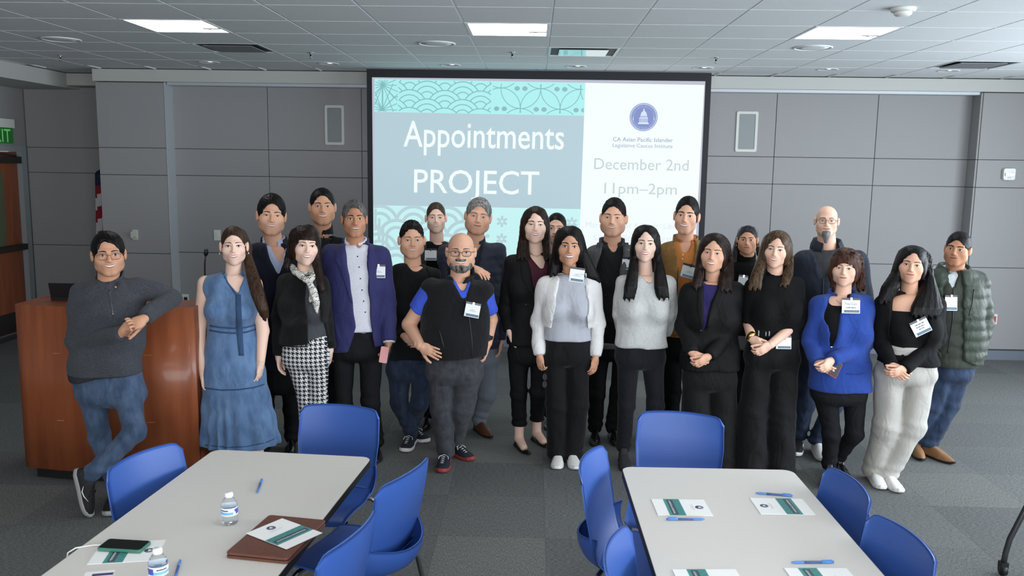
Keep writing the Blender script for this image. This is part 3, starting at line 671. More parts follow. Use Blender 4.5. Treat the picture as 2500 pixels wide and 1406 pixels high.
ph=thing('phone','dark phone in green case lying on a brochure on the left table','phone',(-1.41,2.815,TZ+.0045),math.radians(-4)); o=MB().prism(rrect(-.080,.080,-.040,.040,.012),0,.011,mat('phone_case_green',(62,120,100),.5)).build('case',ph); bevelled(o,.003)
MB().prism(rrect(-.075,.075,-.035,.035,.009),.011,.0122,mat('phone_glass',(8,9,10),.08)).build('screen',ph)
cb=MB().tube([(-1.494,2.82,TZ+.008),(-1.515,2.825,TZ+.006),(-1.54,2.82,TZ+.004),(-1.575,2.80,TZ+.0045),(-1.592,2.78,TZ-.004),(-1.60,2.77,TZ-.06),(-1.605,2.76,.45),(-1.60,2.76,.2)],.0025,M_white,8).build('charging_cable'); tag(cb,'white charging cable running from the phone off the table','cable')
cd=thing('business_card','white and purple card under the front of the brochure','card',(-1.405,2.628,TZ),math.radians(14)); MB().box(-.045,.045,-.018,.018,0,.0006,M_paper).build('card_paper',cd); MB().box(-.02,.045,-.018,.0,.0006,.0008,mat('card_purple',(74,60,104),.5)).build('card_print',cd)
# ---- rolling stand at the right edge
p=G(2447,1404,0); st=thing('rolling_stand','black tubular legs of a wheeled stand at the bottom right edge','stand',(p[0],p[1],0))
M_tub=mat('dark_tube',(62,62,64),.35,metal=.5)
MB().tube([(0,0,.06),(.005,0,.12),(.02,.0,.20),(.07,.0,.33),(.12,.0,.46),(.20,.01,.75),(.26,.02,1.0)],.0145,M_tub,12).build('leg',st)
MB().tube([(.17,-.05,.06),(.19,-.05,.12),(.24,-.04,.3),(.30,-.02,.6),(.34,0,.9)],.0145,mat('blue_tube',(52,58,84),.4,metal=.3),12).build('leg',st)
MB().tube([(.26,.02,1.0),(.34,0,.9)],.012,M_tub,10).build('cross_bar',st)
for dx,dy in ((0,0),(.17,-.05)):
    MB().tube([(dx-.012,dy,.03),(dx+.012,dy,.03)],.03,M_black,16).box(dx-.018,dx+.018,dy-.02,dy+.02,.045,.075,M_black).build('caster',st)
# ================================================================== PEOPLE: modelling tools
f32=np.float32
def smin(a,b,k): 
    h=np.maximum(k-np.abs(a-b),0)/k; return np.minimum(a,b)-h*h*k*.25
def smax(a,b,k): return -smin(-a,-b,k)
def sph(x,y,z,c,r): return np.sqrt((x-c[0])**2+(y-c[1])**2+(z-c[2])**2)-r
def ell(x,y,z,c,r):
    X,Y,Z=(x-c[0])/r[0],(y-c[1])/r[1],(z-c[2])/r[2]; k0=np.sqrt(X*X+Y*Y+Z*Z)+1e-9
    k1=np.sqrt((X/r[0])**2+(Y/r[1])**2+(Z/r[2])**2)+1e-9; return k0*(k0-1)/k1
def cone(x,y,z,a,b,ra,rb):
    a=np.asarray(a,float); b=np.asarray(b,float); d=b-a; L=float(d@d)+1e-12; px,py,pz=x-a[0],y-a[1],z-a[2]
    h=np.clip((px*d[0]+py*d[1]+pz*d[2])/L,0,1)
    return np.sqrt((px-d[0]*h)**2+(py-d[1]*h)**2+(pz-d[2]*h)**2)-(ra+(rb-ra)*h)
def nets(fn,lo,hi,h,smooth=1):
    lo=np.array(lo,float); hi=np.array(hi,float); n=np.maximum(((hi-lo)/h).astype(int)+2,3)
    ax=[(lo[i]+h*np.arange(n[i])).astype(f32) for i in range(3)]
    X,Y,Z=ax[0][:,None,None],ax[1][None,:,None],ax[2][None,None,:]
    D=np.broadcast_to(fn(X,Y,Z),tuple(n)).astype(f32); s=D<0
    lins=[];poss=[];quads=[];base=0; cn=n-1
    for a in range(3):
        sl0=[slice(None)]*3; sl1=[slice(None)]*3; sl0[a]=slice(0,-1); sl1[a]=slice(1,None)
        idx=np.array(np.nonzero(s[tuple(sl0)]!=s[tuple(sl1)])).T
        if len(idx)==0: continue
        i1=idx.copy(); i1[:,a]+=1
        d0=D[tuple(idx.T)]; d1=D[tuple(i1.T)]; t=d0/(d0-d1); p=idx.astype(float); p[:,a]+=t
        b,c=(a+1)%3,(a+2)%3
        ok=(idx[:,b]>0)&(idx[:,b]<n[b]-1)&(idx[:,c]>0)&(idx[:,c]<n[c]-1); idx,p,d0=idx[ok],p[ok],d0[ok]; m_=len(idx)
        if m_==0: continue
        q=np.arange(m_)
        for k,(db,dc) in enumerate(((-1,-1),(0,-1),(0,0),(-1,0))):
            ci=idx.copy(); ci[:,b]+=db; ci[:,c]+=dc
            lins.append((ci[:,0]*cn[1]+ci[:,1])*cn[2]+ci[:,2]); poss.append(p)
        Q=np.stack([base+q,base+m_+q,base+2*m_+q,base+3*m_+q],1); flip=d0>=0; Q[flip]=Q[flip][:,::-1]; quads.append(Q); base+=4*m_
    if not lins: return np.zeros((0,3)),np.zeros((0,4),int)
    lin_=np.concatenate(lins); pos=np.concatenate(poss); u,inv=np.unique(lin_,return_inverse=True); cnt=np.bincount(inv)
    V=np.stack([np.bincount(inv,weights=pos[:,k])/cnt for k in range(3)],1)*h+lo; F=inv[np.concatenate(quads)]
    for _ in range(smooth): V=relax(V,F)
    return V,F
def relax(V,F,w=.6):
    n=len(V); acc=np.zeros((n,3)); cnt=np.zeros(n)
    for a,b in ((0,1),(1,2),(2,3),(3,0)):
        for k in range(3): acc[:,k]+=np.bincount(F[:,a],weights=V[F[:,b],k],minlength=n)+np.bincount(F[:,b],weights=V[F[:,a],k],minlength=n)
        cnt+=np.bincount(F[:,a],minlength=n)+np.bincount(F[:,b],minlength=n)
    return V*(1-w)+w*acc/np.maximum(cnt,1)[:,None]
def qmesh(name,parts):
    """parts: list of (V, quads Nx4, material)"""
    mats=[];V=[];F=[];M=[];n=0
    for v,f,mt in parts:
        if len(v)==0: continue
        if mt not in mats: mats.append(mt)
        V.append(v); F.append(np.asarray(f)+n); M.append(np.full(len(f),mats.index(mt))); n+=len(v)
    V=np.vstack(V); F=np.vstack(F); M=np.concatenate(M); me=bpy.data.meshes.new(name)
    me.vertices.add(len(V)); me.vertices.foreach_set('co',V.astype(f32).ravel()); me.loops.add(F.size); me.loops.foreach_set('vertex_index',F.astype(np.int32).ravel())
    me.polygons.add(len(F)); me.polygons.foreach_set('loop_start',np.arange(0,F.size,4,dtype=np.int32))
    for mt in mats: me.materials.append(mt)
    me.polygons.foreach_set('material_index',M.astype(np.int32)); me.polygons.foreach_set('use_smooth',np.ones(len(F),bool)); me.update(calc_edges=True); return me
def bvh(V,F): return BVHTree.FromPolygons([tuple(v) for v in V],[tuple(int(i) for i in f) for f in F])
def patch_solid(P,N,th,back=.004):
    """grid P (n,m,3) of surface points, offset direction N (3,) outward; closed thin slab"""
    n,m_=P.shape[:2]; A_=(P+N*th).reshape(-1,3); B_=(P-N*back).reshape(-1,3); k=len(A_); F=[]
    I=lambda i,j:i*m_+j
    for i in range(n-1):
        for j in range(m_-1): F+= [(I(i,j),I(i,j+1),I(i+1,j+1),I(i+1,j)),(k+I(i,j),k+I(i+1,j),k+I(i+1,j+1),k+I(i,j+1))]
    for i in range(n-1): F+= [(I(i,0),I(i+1,0),k+I(i+1,0),k+I(i,0)),(I(i,m_-1),k+I(i,m_-1),k+I(i+1,m_-1),I(i+1,m_-1))]
    for j in range(m_-1): F+= [(I(0,j),k+I(0,j),k+I(0,j+1),I(0,j+1)),(I(n-1,j),I(n-1,j+1),k+I(n-1,j+1),k+I(n-1,j))]
    return np.vstack([A_,B_]),np.array(F)
# ---- head
def head_sdf(x,y,z,w=1.0,jaw=1.0,full=0.0,nose=1.0,fem=0.0):
    x=np.abs(x)/w
    d=ell(x,y,z,(0,.016,.034),(.0735,.096,.082))
    d=smin(d,ell(x,y,z,(0,-.020,-.034),(.0625*jaw+full*.4,.071,.079)),.03)
    d=smin(d,sph(x,y,z,(.012*(1-fem),-.062,-.094),.0215),.035)
    d=smin(d,sph(x,y,z,(.0405*jaw,-.008,-.060),.024+full*.5),.045)
    d=smin(d,sph(x,y,z,(.043,-.052,-.022),.026+full*.3),.025)
    d=smin(d,cone(x,y,z,(.010,-.0815,.027),(.044,-.066,.029),.0085,.0075),.014)
    d=smax(d,-sph(x,y,z,(.031,-.107,.004),.0215),.012)
    d=smin(d,ell(x,y,z,(.031,-.0735,.004),(.0155,.0125,.0105)),.005)
    d=smin(d,cone(x,y,z,(0,-.084,.020),(0,-.1055*nose**.15,-.026),.0065,.0105*nose),.011)
    d=smin(d,sph(x,y,z,(.0115*nose,-.0945,-.030),.0082*nose),.007)
    d=smin(d,ell(x,y,z,(0,-.0775,-.056),(.031,.0195,.024)),.018)
    ex=x-(.0785+.006*np.clip((y+.005)/.03,0,1.5)); ey=y-.008-.12*(z+.002); 
    d=smin(d,ell(ex,ey,z,(0,.008,-.003),(.0085,.0185,.0325)),.006)
    return d
def hand_sdf(x,y,z,kind):
    """wrist at origin, fingers toward -z, palm faces -y... thumb toward +x"""
    d=ell(x,y,z,(.002,0,-.048),(.038,.0155,.046))
    d=smin(d,cone(x,y,z,(0,0,.03),(0,0,-.015),.026,.025),.02)
    curl={'hang':.55,'flat':.12,'clasp':.95,'hold':1.15,'over':.75}[kind]; spread={'flat':1.3,'clasp':.55}.get(kind,.8)
    for k,(fx,L,r) in enumerate(((.027,.070,.0085),(.0095,.078,.0088),(-.0085,.072,.0084),(-.026,.057,.0074))):
        p=np.array([fx,0,-.083+abs(k-1.2)*.004]); a=0.0; sx=(fx*2.2)*spread
        for seg,(fr,cu) in enumerate(((.45,.45),(.31,.8),(.24,.6))):
            a+=curl*cu; q=p+L*fr*np.array([sx*math.cos(a),-math.sin(a),-math.cos(a)])
            rr=r*(1-.09*seg); d=smin(d,cone(x,y,z,p,q,rr,rr*.93),.005 if seg==0 else .003); p=q
    ta={'flat':.9,'clasp':.35,'hold':.25}.get(kind,.45); tb=.5 if kind in('hold','clasp') else .22
    p0=np.array([.022,-.004,-.025]); p1=p0+.036*np.array([math.sin(ta),-tb,-math.cos(ta)]); p2=p1+.03*np.array([math.sin(ta*.7),-tb,-math.cos(ta*.7)]); p3=p2+.024*np.array([math.sin(ta*.35),-tb*1.2,-math.cos(ta*.35)])
    d=smin(d,cone(x,y,z,p0,p1,.014,.0108),.012); d=smin(d,cone(x,y,z,p1,p2,.0105,.0095),.004); d=smin(d,cone(x,y,z,p2,p3,.0095,.008),.003)
    return d
HANDS={}
def hand_mesh(kind):
    if kind not in HANDS: HANDS[kind]=nets(lambda x,y,z:hand_sdf(x,y,z,kind),(-.06,-.10,-.18),(.085,.035,.03),.0042,0)
    return HANDS[kind]
SHOES={}
def shoe_parts(kind):
    """toe toward -y, heel near y=+.06, ankle above origin; returns list (V,F,slot)"""
    if kind in SHOES: return SHOES[kind]
    low=kind in('flat',); chunky=kind in('sneaker','canvas','runner'); st=.028 if chunky else (.010 if low else .018)
    def outline(x,y): 
        w_=np.interp(y,[-.205,-.19,-.15,-.10,-.02,.05,.075],[.020,.037,.048,.049,.037,.034,.014]); 
        if kind in('dress','flat'): w_=np.interp(y,[-.215,-.19,-.15,-.10,-.02,.05,.075],[.008,.022,.038,.044,.033,.031,.012])
        xo=np.interp(y,[-.2,-.1,.0,.08],[.004,.004,0,0]); return np.abs(x-xo)-w_
    def sole(x,y,z):
        d=np.maximum(outline(x,y),np.maximum(y-.078,-.212-y)); lift=np.clip((-.13-y)/.08,0,1)**2*.012
        if kind=='dress': lift=lift+np.clip((.0-y)/.05,0,1)*0
        return smax(smax(d*.8,np.abs(z-st/2-lift)-st/2,.008),-.3+0*z,.001)
    def upper(x,y,z):
        d=outline(x*1.04,y)+.003; top=np.interp(y,[-.21,-.17,-.12,-.06,-.02,.03,.08],[.032,.045,.058,.078,.098,.094,.090])
        if kind=='flat': top=np.interp(y,[-.215,-.19,-.155,-.13,-.05,.03,.08],[.026,.034,.036,.020,.026,.038,.05])
        if kind=='boot': top=np.interp(y,[-.21,-.17,-.12,-.06,-.03,.03,.08],[.034,.046,.062,.092,.16,.17,.16])
        r=np.clip((z-st)/(top-st+1e-6),0,1.2); d=d+ (.020+.012*(y>-.02))*r**2
        return np.maximum(smax(d*.8,z-top,.012),np.maximum(np.maximum(y-.074,-.208-y),st*.6-z))
    up=nets(upper,(-.07,-.225,0),(.07,.095,.19 if kind=='boot' else .12),.006,1); so=nets(sole,(-.07,-.225,-.006),(.07,.095,.06),.006,1)
    so[0][:,2]=np.maximum(so[0][:,2],0.0)
    SHOES[kind]=(up,so); return SHOES[kind]
# ---- materials for people
def skin(name,c): return mat('skin_'+name,c,.5,sss=.12,bump=(90,.05),spec=.4)
def cloth(name,c,rough=.85,bump=(180,.25),var=None,sheen=.08,wr=.45): return mat('cloth_'+name,c,rough,bump=bump,var=var,sheen=sheen,spec=.25,wrinkle=(11,wr))
def hairmat(name,c,c2=None): return mat('hair_'+name,c,.42,bump=(110,.3,(1,1,.06)),var=(70,c2 or tuple(min(255,int(v*1.5)+8) for v in c),(1,1,.08)),spec=.18)
M_eyew=mat('eye_white',(226,222,218),.3); M_iris=mat('eye_iris',(44,28,20),.2); M_lash=mat('eye_lash',(20,14,12),.6); M_teeth=mat('teeth',(236,232,224),.3); M_card=mat('badge_card',(236,238,240),.4); M_cardb=mat('badge_bar',(62,96,118),.5); M_inkd=mat('badge_ink',(70,72,80),.6)
def interp_rows(z,Z,A_):
    o=np.argsort(Z); return np.interp(z,np.array(Z)[o],np.array(A_)[o])
class Person:
    def __init__(s,label,Y,head,skin_m,hyaw=0,hpitch=-3,hroll=0,hairt=.012,headdy=-.03,neckr=.052,hp=None,name='person',lift=0.0):
        s.Y=Y; s.lift=lift; s.hp=hp or {}; s.skin=skin_m; s.body=[]; s.parts={}
        u,vt,vc=head; top=AT(u,vt,Y+headdy); chin=AT(u,vc,Y+headdy-.03)
        H=top[2]-chin[2]-hairt*.8; s.hs=H/.2325
        R=_rot('z',math.radians(hyaw)+.9*math.atan2(-top[0],Y))@_rot('x',math.radians(hpitch))@_rot('y',math.radians(hroll)); s.R=R
        r_=math.radians(hroll); mid=np.array([(top[0]+chin[0])/2,Y+headdy,chin[2]+.1165*s.hs])
        s.hc=mid; s.base=np.array([mid[0],Y,0.0]); s.neckr=neckr
        s.root=thing(name,label,'person',tuple(s.base)); s.root['group']='people posing in two rows before the screen'
        s.L=s.pt
    def pt(s,u,v,dy=0.0): return AT(u,v,s.Y+dy)
    def hl(s,X,Y,Z):
        p=(X-s.hc[0],Y-s.hc[1],Z-s.hc[2]); R=s.R/s.hs
        return tuple(p[0]*R[0,k]+p[1]*R[1,k]+p[2]*R[2,k] for k in range(3))
    def hw(s,p): return s.hc+s.hs*(s.R@np.asarray(p,float))
    # ---- body surfaces (skin)
    def head_body(s,N):
        """head, neck; N: world base of neck"""
        s.N=np.asarray(N,float)+np.array([0,0,s.lift]); hs=s.hs; na=s.hw((0,.022,-.05)); nb=s.N+np.array([0,.01,-.03])
        def fn(X,Y,Z):
            x,y,z=s.hl(X,Y,Z); d=head_sdf(x,y,z,**s.hp)*hs
            return smin(d,cone(X,Y,Z,na,nb,s.neckr,s.neckr*1.12),.022)
        lo=np.minimum(s.hc-np.array([.115,.15,.145])*hs,nb-.08); hi=np.maximum(s.hc+np.array([.115,.135,.135])*hs,nb+.08); lo[2]=nb[2]-.06
        V,F=nets(fn,lo,hi,.0052,0); s.headmesh=(V,F); s.hb=bvh(V,F); s.body.append((V,F,[nb]))
        s.earw=.0785*s.hp.get('w',1)
    def chest_skin(s,zlow):
        T=s.torso_fn(-.012)
        zlow=min(zlow,s.zs-.10)
        def fn(X,Y,Z): return np.maximum(T(X,Y,Z),zlow-Z)
        V,F=nets(fn,s.tlo,s.thi,.012); s.body.append((V,F,None))
    def limb_skin(s,pts,rad,h=.0075,via=None):
        def fn(X,Y,Z):
            d=None
            for i in range(len(pts)-1):
                c_=cone(X,Y,Z,pts[i],pts[i+1],rad[i],rad[i+1]); d=c_ if d is None else smin(d,c_,.012)
            return d
        P=np.array(pts); m_=max(rad)+.02; V,F=nets(fn,P.min(0)-m_,P.max(0)+m_,h); s.body.append((V,F,[P[0] if via is None else P[-1]]+list(via or [])))
    def hand(s,W,d,palm,kind='hang',left=False,scale=1.0,via=None):
        """W wrist, d finger direction, palm direction normal"""
        V,F=hand_mesh(kind); d=np.array(d,float); d/=np.linalg.norm(d); n=np.array(palm,float); n-=d*(n@d); n/=np.linalg.norm(n)
        ez=-d; ey=-n; ex=np.cross(ey,ez); V=V.copy()*scale
        if left: V[:,0]*=-1; F=F[:,::-1]
        s.body.append((np.asarray(W)+V[:,:1]*ex+V[:,1:2]*ey+V[:,2:3]*ez,F,[np.asarray(W)-d*.03]+list(via or [])))
    def finish_body(s):
        # join the islands into one continuous skin: limbs run on inside the clothes up to the trunk
        isl=sorted(s.body,key=lambda b:0 if b[2] is None else 1); V,F=isl[0][0],isl[0][1]
        for v,f,path in isl[1:]:
            n=len(V); V=np.vstack([V,v]); c0=v[f].mean(1); i0=int(np.argmin(((c0-path[0])**2).sum(1))); q0=f[i0]+n
            end=path[-1]; c1=V[F].mean(1); i1=int(np.argmin(((c1-end)**2).sum(1))); q1=F[i1]
            F=np.vstack([np.delete(F,i1,0),np.delete(f,i0,0)+n]); rings=[q0]
            for w_ in path[1:]:
                k=len(V); ctr=V[rings[-1]].mean(0); V=np.vstack([V,(V[rings[-1]]-ctr)*1.0+np.asarray(w_)]); rings.append(np.arange(k,k+4))
            q1=q1[::-1]; best=min(range(4),key=lambda r:((V[np.roll(q1,r)]-V[rings[-1]])**2).sum()); rings.append(np.roll(q1,best))
            F=np.vstack([F]+[np.array([[a[j],b[j],b[(j+1)%4],a[(j+1)%4]] for j in range(4)]) for a,b in zip(rings[:-1],rings[1:])])
        o=link('body',qmesh('body',[(V-s.base,F,s.skin)]),s.root); s.bodyo=o; s.face(); return o
    # ---- face
    def hproj(s,P2,off):
        """P2 (n,m,2): head-local x,z -> points on the face"""
        n,m_=P2.shape[:2]; out=np.zeros((n,m_,3)); dv=Vector(s.R@np.array([0,1.0,0]))
        for i in range(n):
            for j in range(m_):
                o=s.hw((P2[i,j,0],-.17,P2[i,j,1])); h_=s.hb.ray_cast(Vector(o),dv)
                out[i,j]=np.array(h_[0]) if h_[0] is not None else s.hw((P2[i,j,0],-.08,P2[i,j,1]))
        return out,-np.array(dv)
    def fpatch(s,P2,th,mt):
        P,N=s.hproj(P2,0); V,F=patch_solid(P,N,th,.002); return (V-s.base,F,mt)
    def face(s):
        W=s.hp.get('w',1); f=s.F=getattr(s,'facep',{}); t=np.linspace(-1,1,9); eo=f.get('eye',1.0); smile=f.get('smile',1.0); teeth=f.get('teeth',1)
        for sg in (-1,1):
            cx=.0312*W*sg; hw_=.0142; hh=.0060*eo; prof=(1-np.abs(t)**2.2)
            tilt=f.get('tilt',.0012)*t*sg; tp=.004+hh*prof*1.05+tilt; bt=.004-hh*prof*.85+tilt
            rows=lambda a,b,n=4: np.stack([np.stack([cx+hw_*t,a*(1-k)+b*k],1) for k in np.linspace(0,1,n)])
            parts=[s.fpatch(rows(tp,bt),.0004,M_eyew)]
            ir=.0064; xi=np.linspace(-1,1,7); ci=ir*np.sqrt(np.maximum(1-xi**2,0)); tpi=np.interp(xi*ir,hw_*t,tp); bti=np.interp(xi*ir,hw_*t,bt)
            gx=f.get('gaze',0)*.003
            P2=np.stack([np.stack([cx+gx+xi*ir,np.clip(.0045+ci*k,bti,tpi)],1) for k in (1,.4,-.4,-1)]); parts.append(s.fpatch(P2,.0010,M_iris))
            lw=f.get('lash',.0016); P2=np.stack([np.stack([cx+hw_*1.08*t,tp+lw],1),np.stack([cx+hw_*1.04*t,tp-.0006],1)]); parts.append(s.fpatch(P2,.0016,M_lash))
            link('eye',qmesh('eye',parts),s.bodyo)
            bt_=f.get('brow',.0048)*1.25; bx=np.linspace(-1,1,9); arch=.0042*(1-(bx*sg-.10)**2)-.0010*bx*sg-.001; th_=bt_*np.interp(bx*sg,[-1,-.5,1],[.75,1,.35])*.5
            bz=.0245+f.get('browz',0)+arch; P2=np.stack([np.stack([cx*1.04+.0215*bx,bz+th_],1),np.stack([cx*1.04+.0215*bx,bz],1),np.stack([cx*1.04+.0215*bx,bz-th_],1)])
            link('eyebrow',qmesh('eyebrow',[s.fpatch(P2,.0014,f.get('browm',M_lash))]),s.bodyo)
        mw=.0240+.0045*smile; t=np.linspace(-1,1,13); cz=-.0555; lift=.0065*smile*np.abs(t)**1.8
        lipc=f.get('lip',mat('lip_natural',(170,98,88),.4)); e=np.sqrt(np.maximum(1-t**2,0)); parts=[]
        if teeth:
            up=cz+.0030*e+lift; lo_=cz-(.0068)*e*f.get('open',1)+lift*.9
        else: up=cz+.0004*e+lift*.6; lo_=cz-.0004*e+lift*.6
        def strip(a,b,n,th,mt): parts.append(s.fpatch(np.stack([np.stack([mw*t,a*(1-k)+b*k],1) for k in np.linspace(0,1,n)]),th,mt))
        if teeth:
            strip(up,lo_,3,.0006,M_teeth)
        lt=f.get('lipt',.72); bow=.0052*lt*e*(1-.25*np.exp(-(t/.12)**2))
        strip(up+bow,up-.0003,3,.0016,lipc); strip(lo_+.0003,lo_-.0066*lt*e,3,.0022,lipc)
        if not teeth: strip(up+.0006,lo_-.0006,2,.0024,mat('lip_line',(96,46,42),.6))
        link('mouth',qmesh('mouth',parts),s.bodyo)
    # ---- hair
    def hair(s,mt,style='short',t=.012,side=.006,line=.070,strands=(),nape=-.085,burn=-.005,cutw=.066,h=.0065,name='hair',vol=1.0,fuzz=.0016,backlen=None,part=None,seed=0,curtains=()):
        hs=s.hs; CU=[]
        for cu in curtains:
            v0,a0,b0_,d0,t0=cu[0]; uc=1250+((s.hc[0])*0); pc=CM.T@(s.hc-np.array([0,0,CH])); uc=1250+FPX*pc[0]/pc[1]; m_=(a0+b0_)/2; sh_=(uc-m_)*.35; cu=[(v0-22,a0+sh_,b0_+sh_,d0+.01,t0*.8)]+list(cu)
            P=[(s.pt(a,v,dy),s.pt(b,v,dy),th) for v,a,b,dy,th in cu]; CU.append(np.array(sorted([((p_[2]+q_[2])/2,(p_[0]+q_[0])/2,abs(q_[0]-p_[0])/2,(p_[1]+q_[1])/2,th) for p_,q_,th in P])))
        W=s.hp.get('w',1); S_=[[np.append(s.pt(u,v,dy),r) for u,v,dy,r in st_] for st_ in strands]
        def fn(X,Y,Z):
            x,y,z=s.hl(X,Y,Z); x=x/W
            d=ell(x,y,z,(0,.018,.036),(.0745+side,.0965+side,.0815+t))
            cap=d*hs
            d=smin(d,ell(x,y,z,(0,.045,-.005),(.068+side,.066+side,.080)),.02)
            if style=='long':
                d=smin(d,ell(np.abs(x),y,z,(.068,.005,-.02),(.022+side,.05,.075)),.02)
            ft=-ell(x,y,z,(0,-.105,line-.107),(cutw,.098,.107))
            if part is not None: ft=np.maximum(ft,-ell(x,y,z,(part,-.10,line-.03),(.03,.05,.05)))
            d=smax(d,ft,.004)
            if style=='short':
                cut=np.where(y<.022,burn-z,nape-z); cut=np.where((y>=.022)&(y<.045),np.interp(y,[.022,.045],[burn+.03,nape])-z,cut)
                d=np.maximum(d,cut)
                ear=ell(np.abs(x),y,z,(.082,.012,-.004),(.020,.022,.034)); d=np.maximum(d,-ear)
            else: d=np.maximum(d,nape-z)
            ang=np.arctan2(x,y+.001); d=d+fuzz*np.sin(ang*34+6*np.sin(z*40+seed))+fuzz*.7*np.sin(ang*61+z*90)
            d=d*hs
            for st_ in S_:
                dd=None
                for a,b in zip(st_[:-1],st_[1:]):
                    c_=cone(X,Y,Z,a[:3],b[:3],a[3],b[3]); dd=c_ if dd is None else smin(dd,c_,.03)
                dd=dd+fuzz*.9*np.sin(X*210+1.6*np.sin(Z*11+seed))+fuzz*.6*np.sin(Y*230+X*120+1.2*np.sin(Z*17))
                d=smin(d,dd,.03)
            for C_ in CU:
                cx,hw_,cy,th=(np.interp(Z,C_[:,0],C_[:,k]).astype(f32) for k in (1,2,3,4)); n_=2.6
                dd=((np.abs((X-cx)/hw_)**n_+np.abs((Y-cy)/th)**n_)**(1/n_)-1)*np.minimum(hw_,th)
                tw=(X-cx)/(hw_+1e-4); dd=dd+fuzz*1.1*np.sin(tw*13+2*np.sin(Z*9+seed))+fuzz*.7*np.sin(tw*29+1.5*np.sin(Z*14)+Y*60)
                edge=C_[0,0]+.012*np.sin(X*190)+.008*np.sin(X*410); dd=smax(dd,np.maximum(edge-Z,Z-C_[-1,0]),.012); dd=smax(dd,cap-(.003+.5*np.clip(C_[-1,0]-Z,0,1)+14*np.clip(C_[-1,0]-Z,0,1)**2),.01); d=smin(d,dd,.03)
            return d
        lo=s.hc-np.array([.125,.15,.14])*hs; hi=s.hc+np.array([.125,.15,.15])*hs
        for C_ in CU: lo=np.minimum(lo,[(C_[:,1]-C_[:,2]).min()-.02,(C_[:,3]-C_[:,4]).min()-.02,C_[0,0]-.03]); hi=np.maximum(hi,[(C_[:,1]+C_[:,2]).max()+.02,(C_[:,3]+C_[:,4]).max()+.02,C_[-1,0]])
        for st_ in S_:
            P=np.array(st_); lo=np.minimum(lo,(P[:,:3]-P[:,3:]-.02).min(0)); hi=np.maximum(hi,(P[:,:3]+P[:,3:]+.02).max(0))
        V,F=nets(fn,lo,hi,h,0); s.hairmesh=(V,F); return link(name,qmesh(name,[(V-s.base,F,mt)]),s.root)
    def beard(s,mt,region,thick=.004,name='beard',tuft=None,cut=None):
        hs=s.hs
        def fn(X,Y,Z):
            x,y,z=s.hl(X,Y,Z); d=head_sdf(x,y,z,**s.hp)-thick
            r=None
            for c_,rr in region:
                e=ell(np.abs(x),y,z,c_,rr); r=e if r is None else smin(r,e,.012)
            d=smax(d,r,.004); d=d+.0012*np.sin(x*900+3*np.sin(z*260))
            if tuft:
                for a,b,ra,rb in tuft: d=smin(d,cone(x,y,z,a,b,ra,rb)+.0014*np.sin(x*700+z*60),.012)
            for c_,rr in (cut or [((0,-.105,-.0565),(.026,.03,.009))]): d=np.maximum(d,-ell(x,y,z,c_,rr))
            return d*hs
        V,F=nets(fn,s.hc-np.array([.09,.14,.21])*hs,s.hc+np.array([.09,.03,.02])*hs,.0045,0); link(name,qmesh(name,[(V-s.base,F,mt)]),s.root)
    def glasses(s,mt,shape='rect',w_=.0235,h_=.0165,cz=.001,up=None,r=.0013,lens=True,name='glasses',tint=None):
        W=s.hp.get('w',1); mb=MB(); fr=[]
        def T(p):
            p=np.array(p,float)
            if up is not None: 
                a=math.radians(up[0]); c_,s_=math.cos(a),math.sin(a); y,z=p[1]+.09,p[2]; p=np.array([p[0],y*c_-z*s_-.09+up[1],y*s_+z*c_+up[2]])
            return s.hw(p)-s.base
        yf=-.102; E=2.6 if shape=='rect' else 2.1; root=None
        for sg in (-1,1):
            pts=[]; cx=sg*.0325*W
            for k in range(28):
                a=2*math.pi*k/28; ca,sa=math.cos(a),math.sin(a); x=cx+w_*np.sign(ca)*abs(ca)**(2/E); z=cz+h_*np.sign(sa)*abs(sa)**(2/E)*(1 if sa>0 else 1.08); pts.append(T((x,yf+.10*(abs(x)**2)*4.0,z)))
            fr.append((pts,sg,cx))
            mb.tube(pts,r*s.hs,mt,8,closed=True)
            mb.tube([T((sg*(.0325*W+w_),yf+.014,cz+h_*.45)),T((sg*.077*W,-.075,cz+h_*.4)),T((sg*.083*W,.0,cz+h_*.35)),T((sg*.084*W,.02,cz+.004)),T((sg*.082*W,.03,cz-.012))],r*s.hs,mt,6)
        mb.tube([T((-.0325*W+w_*.97,yf+.001,cz+.004)),T((0,yf-.003,cz+.006)),T((.0325*W-w_*.97,yf+.001,cz+.004))],r*s.hs,mt,6)
        g_=mb.build(name,s.root)
        if lens:
            gm=mat('lens_clear' if tint is None else 'lens_dark',(245,246,248) if tint is None else tint,.03,trans=1.0 if tint is None else .3,ior=1.02)
            for pts,sg,cx in fr: MB().add(pts,[tuple(range(28))],gm).build('lens',g_)
        return g_
    # ---- torso surface shared by garments
    def torso(s,rows,sh,neck=None,b0=.105,bust=0,belly=0,top=.085):
        """rows: (v,uL,uR[,depth half]); sh: ((u,v,dy),(u,v,dy)) shoulder joints"""
        s.sh=[s.pt(*p)+np.array([0,0,s.lift]) for p in sh]; zs=(s.sh[0][2]+s.sh[1][2])/2; cx=(s.sh[0][0]+s.sh[1][0])/2; cy=(s.sh[0][1]+s.sh[1][1])/2; hw_=abs(s.sh[1][0]-s.sh[0][0])/2
        s.zs=zs; R=[]
        nx=s.N[0] if hasattr(s,'N') else cx
        R.append((zs+top,nx,cy,.056,.056)); R.append((zs+top*.80,nx*.6+cx*.4,cy,hw_*.55,.068)); R.append((zs+top*.55,cx,cy,hw_*.86,.078)); R.append((zs+.0,cx,cy,hw_*1.0,.092))
